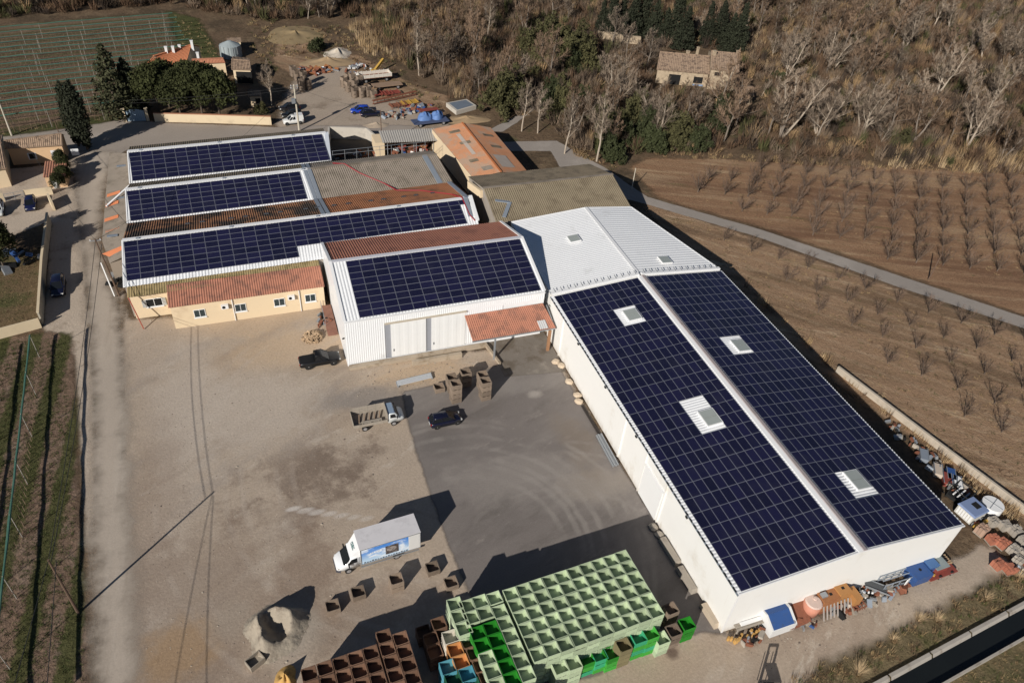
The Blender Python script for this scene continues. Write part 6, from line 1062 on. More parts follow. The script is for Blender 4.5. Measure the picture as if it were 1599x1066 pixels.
for q, n, rx, ry, lab in (((1243, 972), 14, 1.6, .6, 'rusty bits in front of the brown skip'), ((1318, 950), 18, 2.0, .7, 'rusty bits in front of the orange hopper machine'), ((1362, 934), 16, 1.6, .8, 'weathered bits around the grey conveyor'), ((1400, 922), 14, 1.8, .6, 'weathered bits in front of the steel racks'), ((1180, 996), 14, 2.0, .6, 'wooden offcuts in front of the golden posts'), ((1455, 725), 22, 1.3, 3.0, 'dark scrap in the shade behind the warehouse'), ((1418, 690), 20, 1.0, 3.6, 'dark scrap farther along the shaded rear of the warehouse'), ((1488, 765), 18, 1.6, 1.6, 'scrap around the black tubular frame'), ((1530, 812), 16, 1.6, 1.0, 'broken blocks between machine and brick pallets'), ((1600, 890), 10, 1.2, .8, 'broken tiles by the nearest tile pallets')):
    junk(lab, q, n, rx, ry, [m_rust, m_rust, m_steel, m_wood, m_dark, m_zinc, m_bk3], .25, .9, .5)
# ------------------------------------------------------------------ vegetation
m_bark = pm('grey_bark', (.20, .165, .135), .95, .25, 1.5, rand=.15); m_pale = pm('pale_plane_bark', (.40, .335, .265), .9, .2, 1.2, rand=.1); m_dbark = pm('dark_bark', (.11, .085, .065), .95, .25, 1.5)
m_twig = pm('brown_twigs', (.195, .132, .088), .95, .2, .8, rand=.28); m_gtwig = pm('grey_twigs', (.255, .198, .148), .95, .2, .8, rand=.2); m_rtwig = pm('orchard_twigs', (.17, .115, .082), .95, .2, .8, rand=.2)
m_pine = pm('pine_needles', (.040, .045, .014), .9, .35, .9, rand=.2); m_cyp = pm('cypress_leaf', (.024, .028, .015), .9, .35, .9, rand=.15); m_ivy = pm('ivy_leaf', (.040, .047, .018), .8, .35, 1, rand=.2); m_olive = pm('olive_scrub', (.072, .068, .028), .9, .35, .9, rand=.25)
m_cedar = pm('cedar_needles', (.060, .062, .030), .9, .3, .9, rand=.1)
def ortho(d):
    up = Vector((0, 0, 1)) if abs(d.z) < .9 else Vector((1, 0, 0)); r = d.cross(up).normalized(); return r, r.cross(d)
def bare_tree_meshes(seed, h=10.0, spread=.5, limbs=9, sub=6, tw=9, barkm=None, twigm=None, trunk_r=.16, bole=.25, multi=1, fork=.0, tww=.035):
    rg = random.Random(seed); T_ = MB(); C = MB(); br = []
    for mtr in range(multi):
        a0 = 6.28 * mtr / multi + rg.random(); lean = Vector((math.cos(a0), math.sin(a0), 0)) * (fork if multi > 1 else rg.uniform(0, .12)); p = Vector((0, 0, -.1)); d = (Vector((0, 0, 1)) + lean).normalized(); n = 7; r = trunk_r; seg = h / n; pts = [(p, r)]
        for k in range(n):
            d = (d + Vector((rg.gauss(0, .08), rg.gauss(0, .08), .05))).normalized(); q = p + d * seg; r2 = trunk_r * (1 - (k + 1) / n) ** .8 + .02; T_.tube(p, q, r, r2, 6, 0, False); p, r = q, r2; pts.append((p, r))
        for b in range(limbs):
            t = bole + (1 - bole) * (b + rg.random()) / limbs; i = min(n - 1, int(t * n)); f = t * n - i; s = pts[i][0].lerp(pts[i + 1][0], f); a = b * 2.4 + rg.random(); L = h * spread * (1.05 - .75 * (t - bole) / (1 - bole)) * rg.uniform(.7, 1.1); el = rg.uniform(.35, .9); dd = Vector((math.cos(a) * math.cos(el), math.sin(a) * math.cos(el), math.sin(el))); pr = s; rr_ = max(.03, pts[i][1] * .5); m3 = 3
            for k in range(m3):
                dd = (dd + Vector((rg.gauss(0, .18), rg.gauss(0, .18), .16))).normalized(); q = pr + dd * L / m3; T_.tube(pr, q, rr_, rr_ * .62, 4, 0, False); br.append((pr, q, rr_, L)); pr, rr_ = q, rr_ * .62
    for (a, b, r, L) in br:
        d0 = (b - a).normalized(); R, U = ortho(d0)
        for k in range(sub):
            s = a.lerp(b, rg.random()); an = rg.uniform(0, 6.28); d = (d0 * rg.uniform(.5, 1) + (R * math.cos(an) + U * math.sin(an)) * rg.uniform(.5, 1.1) + Vector((0, 0, .25))).normalized(); l = L * rg.uniform(.22, .42); e = s + d * l; w = tww; R2, U2 = ortho(d); C.poly([s + R2 * w, s - R2 * w, e])
            for m_ in range(tw):
                s2 = s.lerp(e, rg.uniform(.2, 1)); an = rg.uniform(0, 6.28); d2 = (d * .8 + (R2 * math.cos(an) + U2 * math.sin(an)) * rg.uniform(.4, 1) + Vector((0, 0, .15))).normalized(); e2 = s2 + d2 * l * rg.uniform(.3, .7); r3 = ortho(d2)[0] * (w * .6); C.poly([s2 + r3, s2 - r3, e2])
    return T_.mesh('trunk', barkm or m_bark), C.mesh('crown', twigm or m_twig)
def leaf_crown(seed, clumps, n, size, mat, up=.3):
    """clumps = (centre, radius vector); leaf-sized faces spread mostly near each clump's skin"""
    rg = np.random.default_rng(seed); V = []; F = []
    for c, r in clumps:
        d = rg.normal(0, 1, (n, 3)); d /= np.linalg.norm(d, axis=1)[:, None]; rad = rg.uniform(.45, 1.06, n) ** .6; p = np.array(c) + d * rad[:, None] * np.array(r)
        t = rg.normal(0, 1, (n, 3)); t[:, 2] += up; t /= np.linalg.norm(t, axis=1)[:, None]; b = np.cross(t, d + rg.normal(0, .4, (n, 3))); b /= np.linalg.norm(b, axis=1)[:, None] + 1e-9; s = size * rg.uniform(.5, 1.3, n)[:, None]
        k = len(V) * 0 + sum(len(x) for x in V); V.append(np.concatenate([p - b * s * .4, p + b * s * .4, p + t * s + b * s * .15], 0)); idx = np.arange(n) + k; F.append(np.stack([idx, idx + n, idx + 2 * n], 1))
    return np_mesh('crown', np.concatenate(V), np.concatenate(F), mat)
def trunk_mesh(h, r, mat, n=8): b = MB(); b.tube((0, 0, -.1), (0, 0, h * .5), r, r * .8, n, 0, False); b.tube((0, 0, h * .5), (0, 0, h), r * .8, r * .35, n, 0, False); return b.mesh('trunk', mat)
def tree(name, label, meshes, loc, rz=0.0, s=1.0, group=None, cat='tree'):
    t = thing(name, label, cat, loc, rz, group); t.scale = s if isinstance(s, tuple) else (s,) * 3
    for nm, me in zip(('trunk', 'crown'), meshes): link(nm, me, t)
    return t
# small vase-shaped fruit trees
def vase(seed, h):
    rg = random.Random(seed); T_ = MB(); C = MB(); T_.tube((0, 0, -.05), (0, 0, .5), .1, .085, 6, 0, False)
    for b in range(5):
        a = b * 1.26 + rg.random() * .5; d = Vector((math.cos(a) * .55, math.sin(a) * .55, .8)).normalized(); p = Vector((0, 0, .45)); r = .065
        for k in range(3):
            d = (d + Vector((rg.gauss(0, .12), rg.gauss(0, .12), .1))).normalized(); q = p + d * h * .3; T_.tube(p, q, r, r * .65, 4, 0, False)
            for m_ in range(13):
                s = p.lerp(q, rg.random()); R, U = ortho(d); an = rg.uniform(0, 6.28); d2 = (d * .7 + (R * math.cos(an) + U * math.sin(an)) * .8).normalized(); e = s + d2 * h * rg.uniform(.15, .32); w = ortho(d2)[0] * .024; C.poly([s + w, s - w, e])
                for z in range(2): s2 = s.lerp(e, rg.uniform(.3, .9)); d3 = (d2 + Vector((rg.gauss(0, .5), rg.gauss(0, .5), .3))).normalized(); w2 = ortho(d3)[0] * .017; C.poly([s2 + w2, s2 - w2, s2 + d3 * h * rg.uniform(.08, .18)])
            p, r = q, r * .65
    return T_.mesh('trunk', pm('dark_fruit_bark', (.12, .09, .07), .95, .2, 2, rand=.2)), C.mesh('crown', m_rtwig)
VA = [vase(100 + k, 2.9) for k in range(5)]
low_px = [(1131, 376), (1173, 394), (1216, 406), (1261, 420), (1228, 439), (1275, 456), (1309, 437), (1278, 487), (1323, 472), (1351, 453), (1330, 508), (1370, 492), (1401, 472), (1378, 526), (1420, 509), (1450, 489), (1386, 567), (1430, 545), (1473, 528), (1501, 505), (1439, 587), (1483, 566), (1525, 545), (1553, 523), (1495, 608), (1537, 584), (1580, 564), (1604, 541), (1506, 651), (1553, 630), (1596, 606), (1564, 675), (1608, 655)]
for k, q in enumerate(low_px): p = W(*q); tree('fruit_tree', 'small bare fruit tree in the strip between warehouse and lane', VA[k % 5], (p.x, p.y, 0), random.uniform(0, 6.28), random.uniform(.7, .92), 'fruit trees below the lane')
poly_u = np.array([W(*q)[:2] for q in ((1072, 312), (1180, 343), (1312, 388), (1420, 418), (1640, 452), (1640, 285), (1300, 266), (1110, 262))])
up0 = Vector((67.22, 47.81)); e1 = Vector((4.12, -1.78)); e2 = Vector((4.35, 4.55)); k = 0
for i in range(-24, 14):
    for j in range(-6, 16):
        p = up0 + e1 * i + e2 * j + Vector((random.gauss(0, .15), random.gauss(0, .15)))
        if poly_sd(np.array([p[:]]), poly_u)[0] > 0: tree('fruit_tree', 'bare vase-shaped fruit tree in the orchard above the lane', VA[k % 5], (p.x, p.y, 0), random.uniform(0, 6.28), random.uniform(.95, 1.3), 'fruit trees above the lane'); k += 1
# wood behind: bare trees
BT = [bare_tree_meshes(1, 10, .42, 11, 8, 11, tww=.06), bare_tree_meshes(2, 9, .5, 10, 8, 11, twigm=m_gtwig, tww=.06), bare_tree_meshes(3, 11, .34, 13, 7, 11, tww=.06), bare_tree_meshes(4, 8, .55, 8, 8, 10, multi=2, fork=.35, tww=.06), bare_tree_meshes(5, 9, .45, 10, 8, 11, m_pale, m_gtwig, tww=.055)]
BIG = [bare_tree_meshes(11, 13, .44, 9, 9, 12, m_pale, m_gtwig, .26, .3, 2, .30, .06), bare_tree_meshes(12, 14, .32, 14, 8, 11, m_pale, m_gtwig, .20, .3, 1, 0, .055), bare_tree_meshes(13, 12, .48, 8, 9, 12, m_pale, m_gtwig, .25, .2, 3, .5, .06), bare_tree_meshes(14, 11, .42, 9, 9, 12, m_pale, m_gtwig, .2, .25, 4, .6, .06)]
big = [((655, 118), 1, 1.0, 'tall pale-barked tree standing alone above the scrap yard'), ((932, 252), 1, .95, 'tall slender pale tree at the lane bend'), ((882, 240), 1, .8, 'slim bare tree just left of the lane-bend tree'), ((815, 205), 1, .75, 'slim grey tree on the left of the field track'), ((840, 208), 1, .72, 'slim grey tree on the right of the field track'), ((960, 180), 0, .95, 'forked pale tree above the ivy-clad thicket'), ((1020, 215), 2, .85, 'leaning pale-limbed tree over the dark thicket'), ((1222, 215), 2, 1.15, 'large spreading multi-stem pale tree at the orchard edge'), ((1275, 215), 3, 1.1, 'second spreading pale tree right of the largest one'), ((1345, 208), 3, 1.0, 'third spreading pale tree along the orchard edge'), ((1505, 240), 0, 1.0, 'pale leaning tree near the right orchard corner'), ((1460, 155), 0, 1.0, 'pale forked tree in the middle of the right wood'), ((1410, 80), 2, .95, 'pale branching tree high in the right wood'), ((1570, 100), 3, 1.0, 'pale multi-stem tree at the right picture edge'), ((1545, 170), 0, .9, 'pale tree below the right-edge multi-stem one'), ((515, 25), 3, .8, 'pale forked trunk at the top edge left of centre'), ((1390, 190), 0, .8, 'pale thin tree left of the right-wood middle'), ((425, 165), 1, .62, 'pollard-like bare poplar beside the garage'), ((1300, 110), 2, .85, 'pale crooked tree above the spreading ones'), ((1225, 130), 0, .85, 'pale tree close to the stone farmhouse hut'), ((762, 60), 1, .7, 'thin pale tree in the reeds at upper centre'), ((1085, 190), 3, .6, 'pale-branched low tree below the farmhouse')]
for q, v, s, lab in big: p = W(*q); tree('plane_tree', lab, BIG[v], (p.x, p.y, 0), random.uniform(0, 6.28), s)
for i, (q, v) in enumerate((((1012, 128), 1), ((1036, 143), 4), ((1066, 156), 0), ((1090, 158), 4), ((1118, 150), 1), ((1142, 142), 0), ((1165, 165), 1), ((1190, 150), 4))): p = W(*q); tree('bare_tree', ['leftmost', 'second', 'third', 'fourth', 'fifth', 'sixth', 'seventh', 'rightmost'][i] + ' bare tree growing close in front of the stone farmhouse', BT[v], (p.x, p.y, 0), i, random.uniform(.32, .46), 'bare trees at the farmhouse')
WOOD = np.array([W(*q)[:2] for q in ((560, -30), (575, 60), (650, 120), (735, 155), (790, 175), (880, 215), (900, 245), (960, 248), (1010, 240), (1130, 238), (1290, 250), (1420, 262), (1640, 262), (1700, -40))])
TOPW = np.array([W(*q)[:2] for q in ((-60, -40), (-60, 35), (100, 22), (280, 8), (320, 20), (420, 35), (560, 30), (560, -40))])
AVOID = [np.array([W(*q)[:2] for q in ((1012, 150), (1165, 150), (1165, 75), (1012, 75))]), np.array([W(*q)[:2] for q in ((930, 75), (1010, 80), (1010, 58), (930, 55))]), np.array([W(*q)[:2] for q in ((770, 205), (870, 150), (900, 170), (800, 215))]), np.array([W(*q)[:2] for q in ((1130, 190), (1200, 190), (1200, 125), (1130, 125))])]
def spread(poly, d, seed, avoid=()):
    rg = np.random.default_rng(seed); lo, hi = poly.min(0), poly.max(0); n = int((hi[0] - lo[0]) * (hi[1] - lo[1]) / (d * d)); P_ = rg.uniform(lo, hi, (n, 2)); ok = poly_sd(P_, poly) > .5
    for a in avoid: ok &= poly_sd(P_, a) < .5
    return P_[ok]
names = ['bare brown tree in the tangled wood behind the buildings', 'grey-twigged bare tree in the tangled wood behind the buildings', 'slim bare brown tree in the tangled wood behind the buildings', 'twin-stemmed bare tree in the tangled wood behind the buildings', 'pale-trunked young bare tree in the tangled wood behind the buildings']
FRONT = np.array([W(*q)[:2] for q in ((1010, 182), (1165, 182), (1165, 70), (1010, 70))])
pts = RNG.permutation(np.concatenate([spread(WOOD, 8.6, 5, AVOID + [FRONT]), spread(TOPW, 8.0, 6)]))
cnt = 0
for p in pts:
    if cnt >= 290: break
    v = random.choice([0, 0, 1, 1, 2, 3, 3, 4]); tree('bare_tree', names[v], BT[v], (p[0], p[1], 0), random.uniform(0, 6.28), random.uniform(.7, 1.32), 'bare trees of the wood'); cnt += 1
# evergreens
def spindle(seed, h, r, n=46, per=70, size=.5, mat=None, top=1.0, two=False):
    rg = random.Random(seed); cl = []
    for k in range(n):
        t = (k + .5) / n; z = h * (.09 + .91 * t); rad = r * (math.sin(math.pi * min(1, t * .90 + .07)) ** .75) * top; a = k * 2.4
        cl.append(((rad * .55 * math.cos(a), rad * .55 * math.sin(a), z), (rad * .6 + .12, rad * .6 + .12, h / n * 2.2 + .25)))
    return trunk_mesh(h * .85, r * .16, m_dbark), leaf_crown(seed, cl, per, size, mat or m_cyp)
CY = [spindle(21, 12.0, 2.1, per=100), spindle(22, 10, 2.0), spindle(23, 12, 1.7)]
p = W(138, 234); tree('cypress', 'big dark cypress at the road junction, nearest the solar roofs', CY[0], (p.x, p.y, 0), 0, (.78, .78, 1.0))
p = W(133, 230); tree('cypress', 'second cypress spire merged behind the big one', CY[1], (p.x - 1.0, p.y + .6, 0), 1, (.7, .7, 1.12))
def cone(seed, h, r, mat, layers=13, per=60, size=.6):
    rg = random.Random(seed); cl = []
    for k in range(layers):
        t = k / (layers - 1); R = r * (1 - t) ** .75 + .25; z = h * (.12 + .88 * t); m_ = max(3, int(8 * (1 - t)) + 2)
        for j in range(m_): a = 6.28 * j / m_ + rg.random(); q = R * rg.uniform(.45, .85); cl.append(((q * math.cos(a), q * math.sin(a), z + rg.uniform(-.3, .2) - .12 * q), (R * .36 + .2, R * .36 + .2, .42)))
    return trunk_mesh(h * .97, .28, m_dbark), leaf_crown(seed, cl, per, size, mat)
p = W(187, 182); tree('cedar', 'tall loose cedar left of the blue arched gate', cone(31, 13.5, 4.2, m_cedar, per=42), (p.x, p.y, 0))
p = W(212, 176); tree('evergreen_tree', 'dark evergreen squeezed between cedar and round hedge trees', cone(32, 10, 3.0, m_cyp), (p.x, p.y, 0))
def dome(seed, h, r, mat, n=46, per=80, size=.5, low=.12):
    rg = random.Random(seed); cl = []
    for k in range(n):
        a = rg.uniform(0, 6.28); el = rg.uniform(-.15, 1.5); q = rg.uniform(.7, .95); cl.append(((r * q * math.cos(a) * math.cos(el), r * q * math.sin(a) * math.cos(el), h * low + h * .4 + h * .5 * math.sin(el) * q), (r * rg.uniform(.2, .34),) * 2 + (h * .13,)))
    return trunk_mesh(h * .7, .22, m_dbark), leaf_crown(seed, cl, per, size, mat)
DM_ = [dome(41 + k, 9.0, 3.9, m_pine, 64, 110, .46) for k in range(3)]
for i, q in enumerate(((250, 180), (283, 183), (318, 186), (345, 187), (265, 170), (300, 172), (335, 176))): p = W(*q); tree('pine_tree', ['first', 'second', 'third', 'fourth', 'rear first', 'rear second', 'rear third'][i] + ' round dark pine from the blue gate, behind the cream wall', DM_[i % 3], (p.x, p.y + .8, 0), i * 1.3, (1, 1, random.uniform(.9, 1.15)), 'round pines behind the cream wall')
def ragged(seed, h, r, mat):
    rg = random.Random(seed); cl = []
    for k in range(84):
        a = rg.uniform(0, 6.28); q = r * math.sqrt(rg.random()) * rg.uniform(.8, 1.15); top = h * (1 - .55 * (q / r) ** 2) * rg.uniform(.6, 1.12); z = top * rg.uniform(.35, 1.0); s_ = rg.uniform(.10, .24) * r; cl.append(((q * math.cos(a), q * math.sin(a), z), (s_, s_, s_ * rg.uniform(.7, 1.4))))
    return trunk_mesh(h * .6, .18, m_dbark), leaf_crown(seed, cl, 52, .4, mat, .6)
EV = [cone(51, 12, 2.3, m_cyp, 16, 46, .5), spindle(52, 13, 1.9), cone(53, 10, 2.8, m_cyp, 14, 46, .5)]
for i, q in enumerate(((938, 58), (952, 60), (968, 56), (985, 62), (1001, 60), (1018, 66), (1035, 70), (1050, 72), (1065, 78))): p = W(*q); tree('cypress', ['leftmost', 'second', 'third', 'fourth', 'fifth', 'sixth', 'seventh', 'eighth', 'rightmost'][i] + ' dark evergreen of the row left of the farmhouse chimneys', EV[i % 3], (p.x, p.y, 0), i, random.uniform(.75, 1.05), 'evergreens behind the farmhouse')
for i, q in enumerate(((1100, 72), (1118, 74), (1136, 80), (1148, 84))): p = W(*q); tree('cypress', ['leftmost', 'second', 'third', 'rightmost'][i] + ' dark evergreen of the clump right behind the farmhouse tower', EV[i % 3], (p.x, p.y, 0), i, random.uniform(.8, 1.05), 'evergreens behind the farmhouse')
OB = [ragged(61 + k, 5.8, 3.1, m_olive) for k in range(2)] + [ragged(63, 5.6, 2.9, m_ivy)]
for i, q in enumerate(((838, 85), (858, 78), (880, 84), (905, 92), (868, 100), (890, 108), (848, 105), (915, 112), (800, 165), (785, 175))): p = W(*q); tree('evergreen_shrub', 'olive-green broad evergreen in the clump at upper centre', OB[i % 2], (p.x, p.y, 0), i, random.uniform(1.0, 1.5), 'olive-green evergreens at upper centre', 'shrub')
for i, q in enumerate(((948, 245), (962, 252), (1010, 232), (1022, 238), (975, 225), (898, 115), (1090, 235))): p = W(*q); tree('ivy_thicket', 'ivy-green thicket at the lower edge of the wood', OB[2], (p.x, p.y, 0), i, (random.uniform(.6, .9), random.uniform(.6, .9), random.uniform(.7, 1.1)), 'ivy-green thickets', 'shrub')
for i, q in enumerate(((905, 180), (930, 200), (985, 200), (1005, 215), (1045, 212), (1062, 225), (860, 172), (875, 190), (1000, 180), (1120, 205), (945, 225), (1035, 195))): p = W(*q); tree('ivy_thicket', 'dark ivy-hung thicket between the lane bend and the farmhouse', OB[(2, 0, 1)[i % 3]], (p.x, p.y, 0), i, (random.uniform(.6, .95), random.uniform(.6, .95), random.uniform(.9, 1.5)), 'ivy-hung thickets', 'shrub')
for i, p in enumerate(RNG.permutation(spread(WOOD, 14, 77, AVOID))[:34]): tree('evergreen_shrub', 'evergreen shrub added for dark gaps among the bare trees of the wood', OB[i % 3], (p[0], p[1], 0), i, (random.uniform(.45, .9), random.uniform(.45, .9), random.uniform(.4, .9)), 'evergreens added for dark gaps in the wood', 'shrub')  # dark shrubs added at random to give shadowy gaps between the bare trees
for i, (q, s) in enumerate((((408, 178), .45), ((500, 75), .5), ((492, 80), .55), ((548, 12), .8), ((95, 275), .4))): p = W(*q); tree('evergreen_shrub', ('olive shrub over the end of the cream wall', 'dark green shrub beside the rubble heap', 'second dark green shrub beside the rubble heap', 'dark evergreen at the top edge left of centre', 'clipped dark hedge on the clay-tiled lean-to')[i], OB[(0, 2, 2, 1, 0)[i]], (p.x, p.y, 0), i, s, None, 'shrub')
for i, (dx, dy) in enumerate(((0, 0), (.6, -3.2), (.9, -6.0), (.3, -8.6))): p = W(100, 262); tree('hedge_shrub', ('rear', 'second', 'third', 'front')[i] + ' dark shrub of the hedge along the lane by the ochre court', DM_[i % 3], (p.x + dx, p.y + dy, 0), i, (.3, .34, .34), 'hedge by the ochre court', 'shrub')
for i, q in enumerate(((-8, 395), (8, 420), (-30, 410))): p = W(*q); tree('garden_tree', ('right', 'front', 'left')[i] + ' dark evergreen of the walled garden at the left edge', DM_[i % 3], (p.x, p.y, 0), i, (.65, .65, .75), 'evergreens in the walled garden')
# undergrowth, reeds and grass: nobody could count these
def brush(name, label, cat, P_, rmin, rmax, hmin, hmax, n, mats_, seed, w=.05, lean=.8, flat=False, weights=None):
    rg = np.random.default_rng(seed); N = len(P_); R = rg.uniform(rmin, rmax, N); H = rg.uniform(hmin, hmax, N); mi0 = rg.choice(len(mats_), N, p=weights)
    ii = np.repeat(np.arange(N), n); m_ = len(ii); a = rg.uniform(0, 6.28, m_); q = np.sqrt(rg.uniform(0, 1, m_)); b0 = np.column_stack([P_[ii] + (np.column_stack([np.cos(a), np.sin(a)]) * (q * R[ii] * (1 - lean * .6))[:, None]), np.full(m_, .0)])
    if not flat: b0[:, 2] = rg.uniform(0, .45, m_) * H[ii]
    a2 = a + rg.normal(0, .5, m_); tip = b0.copy(); tip[:, :2] += np.column_stack([np.cos(a2), np.sin(a2)]) * (R[ii] * lean * rg.uniform(.1, .7, m_))[:, None]; tip[:, 2] += H[ii] * rg.uniform(.35, 1, m_) * (1 - .35 * q if not flat else 1)
    t = rg.uniform(0, 6.28, m_); s = np.column_stack([np.cos(t), np.sin(t), np.zeros(m_)]) * w * rg.uniform(.6, 1.4, m_)[:, None]; V = np.concatenate([b0 - s, b0 + s, tip]); idx = np.arange(m_); F = np.stack([idx, idx + m_, idx + 2 * m_], 1)
    o = link(name, np_mesh(name, V, F, mats_, mi0[ii])); return tag(o, label, cat, kind='stuff')
m_gb = pm('bramble_grey', (.175, .128, .09), .95, .3, .25, world=True); m_b1 = pm('bramble_brown', (.125, .077, .047), .95, .3, .25, world=True); m_b2 = pm('bramble_tan', (.29, .195, .105), .95, .3, .25, world=True); m_b3 = pm('bramble_dark', (.055, .04, .03), .95, .3, .25, world=True); m_b4 = pm('bramble_green', (.075, .075, .03), .95, .3, .25, world=True); m_reed = pm('dry_reed', (.42, .29, .155), .9, .25, .3, world=True); m_reed2 = pm('pale_reed', (.50, .37, .22), .9, .2, .3, world=True); m_gr = pm('short_grass', (.07, .085, .025), .9, .35, .6, world=True); m_dry = pm('dry_grass', (.33, .24, .125), .9, .25, .6, world=True)
brush('undergrowth', 'tangled brown brambles and scrub covering the wood floor', 'undergrowth', np.concatenate([spread(WOOD, 2.0, 11, AVOID), spread(TOPW, 2.2, 12)]), 1.0, 3.0, 1.0, 4.2, 76, [m_b1, m_b2, m_b3, m_b4, m_gb], 13, .075, .8, False, [.30, .10, .24, .13, .23])
def reg(*q): return np.array([W(*t)[:2] for t in q])
RE = [reg((690, 10), (755, 0), (760, 60), (700, 70)), reg((690, 115), (740, 105), (745, 160), (700, 155)), reg((1150, 0), (1310, -20), (1300, 40), (1160, 70)), reg((1150, 75), (1200, 70), (1210, 110), (1160, 110)), reg((1400, 240), (1640, 235), (1640, 275), (1380, 265)), reg((540, 40), (620, 30), (640, 100), (570, 85)), reg((560, -20), (700, -30), (680, 30), (600, 40))]
brush('reed_bed', 'stands of tall dry tan reeds in and before the wood', 'reeds', np.concatenate([spread(r, 1.25, 20 + i) for i, r in enumerate(RE)]), .8, 1.7, 1.2, 3.6, 24, [m_reed, m_reed2, m_b2, m_b1, m_gb], 21, .045, .5, True)
brush('wood_edge_grass', 'dry grass fringe along the lower edge of the wood', 'grass', spread(reg((1010, 243), (1030, 236), (1200, 244), (1390, 256), (1640, 262), (1640, 276), (1390, 268), (1200, 256), (1030, 247)), 1.1, 29), .5, 1.0, .4, 1.2, 18, [m_dry, m_b2, m_b1, m_b1, m_b2], 30, .04, .35, True)
BANK = reg((1150, 445), (1165, 440), (1310, 572), (1450, 680), (1600, 795), (1600, 850), (1565, 808), (1510, 762), (1450, 705), (1325, 605))
brush('reed_fringe', 'dry reed fringe between the warehouse and the concrete boundary wall', 'reeds', spread(BANK, .75, 31), .4, .8, .6, 2.0, 16, [m_reed, m_reed2, m_b1, m_b2], 32, .025, .5, True)
CB = reg((1190, 1080), (1260, 1035), (1340, 1005), (1480, 935), (1620, 860), (1640, 930), (1360, 1062), (1300, 1100))
brush('bank_grass', 'dry tufted grass and weeds on the canal bank', 'grass', spread(CB, .62, 33), .25, .6, .25, .8, 16, [m_dry, m_b1, m_b2, m_gr], 34, .022, .8, True)
brush('field_grass', 'short green and tan grass beyond the canal', 'grass', spread(reg((1440, 1075), (1640, 960), (1700, 1150), (1400, 1200)), .5, 35), .25, .5, .12, .35, 12, [m_gr, m_dry, m_b2], 36, .02, .9, True)
VG = reg((-40, 530), (110, 525), (118, 700), (135, 960), (145, 1080), (-40, 1080))
brush('vineyard_grass', 'low green grass strips between the vine rows at the left', 'grass', spread(VG, .4, 37), .25, .5, .08, .28, 14, [m_gr, m_gr, m_gr, m_b4], 38, .024, .9, True)
brush('far_grass', 'green grass slope beside the far vineyard', 'grass', np.concatenate([spread(reg((268, 20), (315, 35), (350, 95), (330, 130), (290, 100)), 1.0, 39), spread(reg((-40, 215), (0, 207), (100, 193), (190, 180), (190, 186), (0, 213)), .7, 40)]), .4, .8, .15, .5, 14, [m_gr, m_b4, m_dry], 41, .04, .9, True)
brush('orchard_weeds', 'thin dry weeds under the fruit trees', 'weeds', np.concatenate([spread(poly_u, 1.8, 42), spread(reg((1010, 318), (1180, 375), (1400, 455), (1640, 540), (1640, 830), (1310, 575), (1150, 440)), 1.25, 43)]), .3, .8, .08, .32, 12, [m_dry, m_b2, m_b1, m_b4], 44, .03, .9, True)
brush('lawn_grass', 'rough winter grass of the walled garden', 'grass', spread(reg((-60, 430), (70, 395), (64, 500), (-40, 525)), .55, 45), .25, .5, .08, .22, 12, [m_gr, m_b4, m_dry, m_b1], 46, .02, .9, True)
brush('clearing_scrub', 'dry grass and low scrub around the scrap yard clearing', 'scrub', np.concatenate([spread(reg((430, 90), (440, 40), (560, 40), (650, 125), (700, 160), (690, 180), (560, 100)), 1.8, 47), spread(reg((380, 30), (430, 30), (440, 150), (400, 120)), 1.8, 48), spread(reg((905, 225), (980, 255), (960, 270), (900, 245)), 1.2, 49)]), .6, 1.3, .3, 1.0, 22, [m_dry, m_b1, m_b2, m_b4], 50, .045, .9, True)
def tuft(q, s, lab):
    p = W(*q); n = 130; rg = np.random.default_rng(int(q[0])); a = rg.uniform(0, 6.28, n); e = rg.uniform(.5, 1.4, n); L = s * rg.uniform(.6, 1, n); b0 = np.column_stack([.15 * np.cos(a), .15 * np.sin(a), np.zeros(n)]); tip = b0 + np.column_stack([np.cos(a) * np.cos(e), np.sin(a) * np.cos(e), np.sin(e)]) * L[:, None]; sd = np.column_stack([-np.sin(a), np.cos(a), np.zeros(n)]) * .018; V = np.concatenate([b0 - sd, b0 + sd, tip]); i = np.arange(n)
    o = link('grass_tuft', np_mesh('grass_tuft', V, np.stack([i, i + n, i + 2 * n], 1), m_reed2), None, (p.x, p.y, 0)); tag(o, lab, 'grass tuft', 'big dry tufts on the canal bank')
tuft((1340, 1052), 1.9, 'largest fan-shaped dry grass tuft on the canal bank'); tuft((1435, 968), 1.2, 'bushy dry grass tuft in the middle of the canal bank'); tuft((1462, 968), 1.3, 'leaning dry grass tuft right of the bushy one'); tuft((1540, 935), 1.3, 'upper right dry grass tuft on the canal bank'); tuft((1590, 902), 1.4, 'dry grass tuft beside the red tile pallets'); tuft((1395, 1000), 1.0, 'small dry grass tuft left of the bushy one')
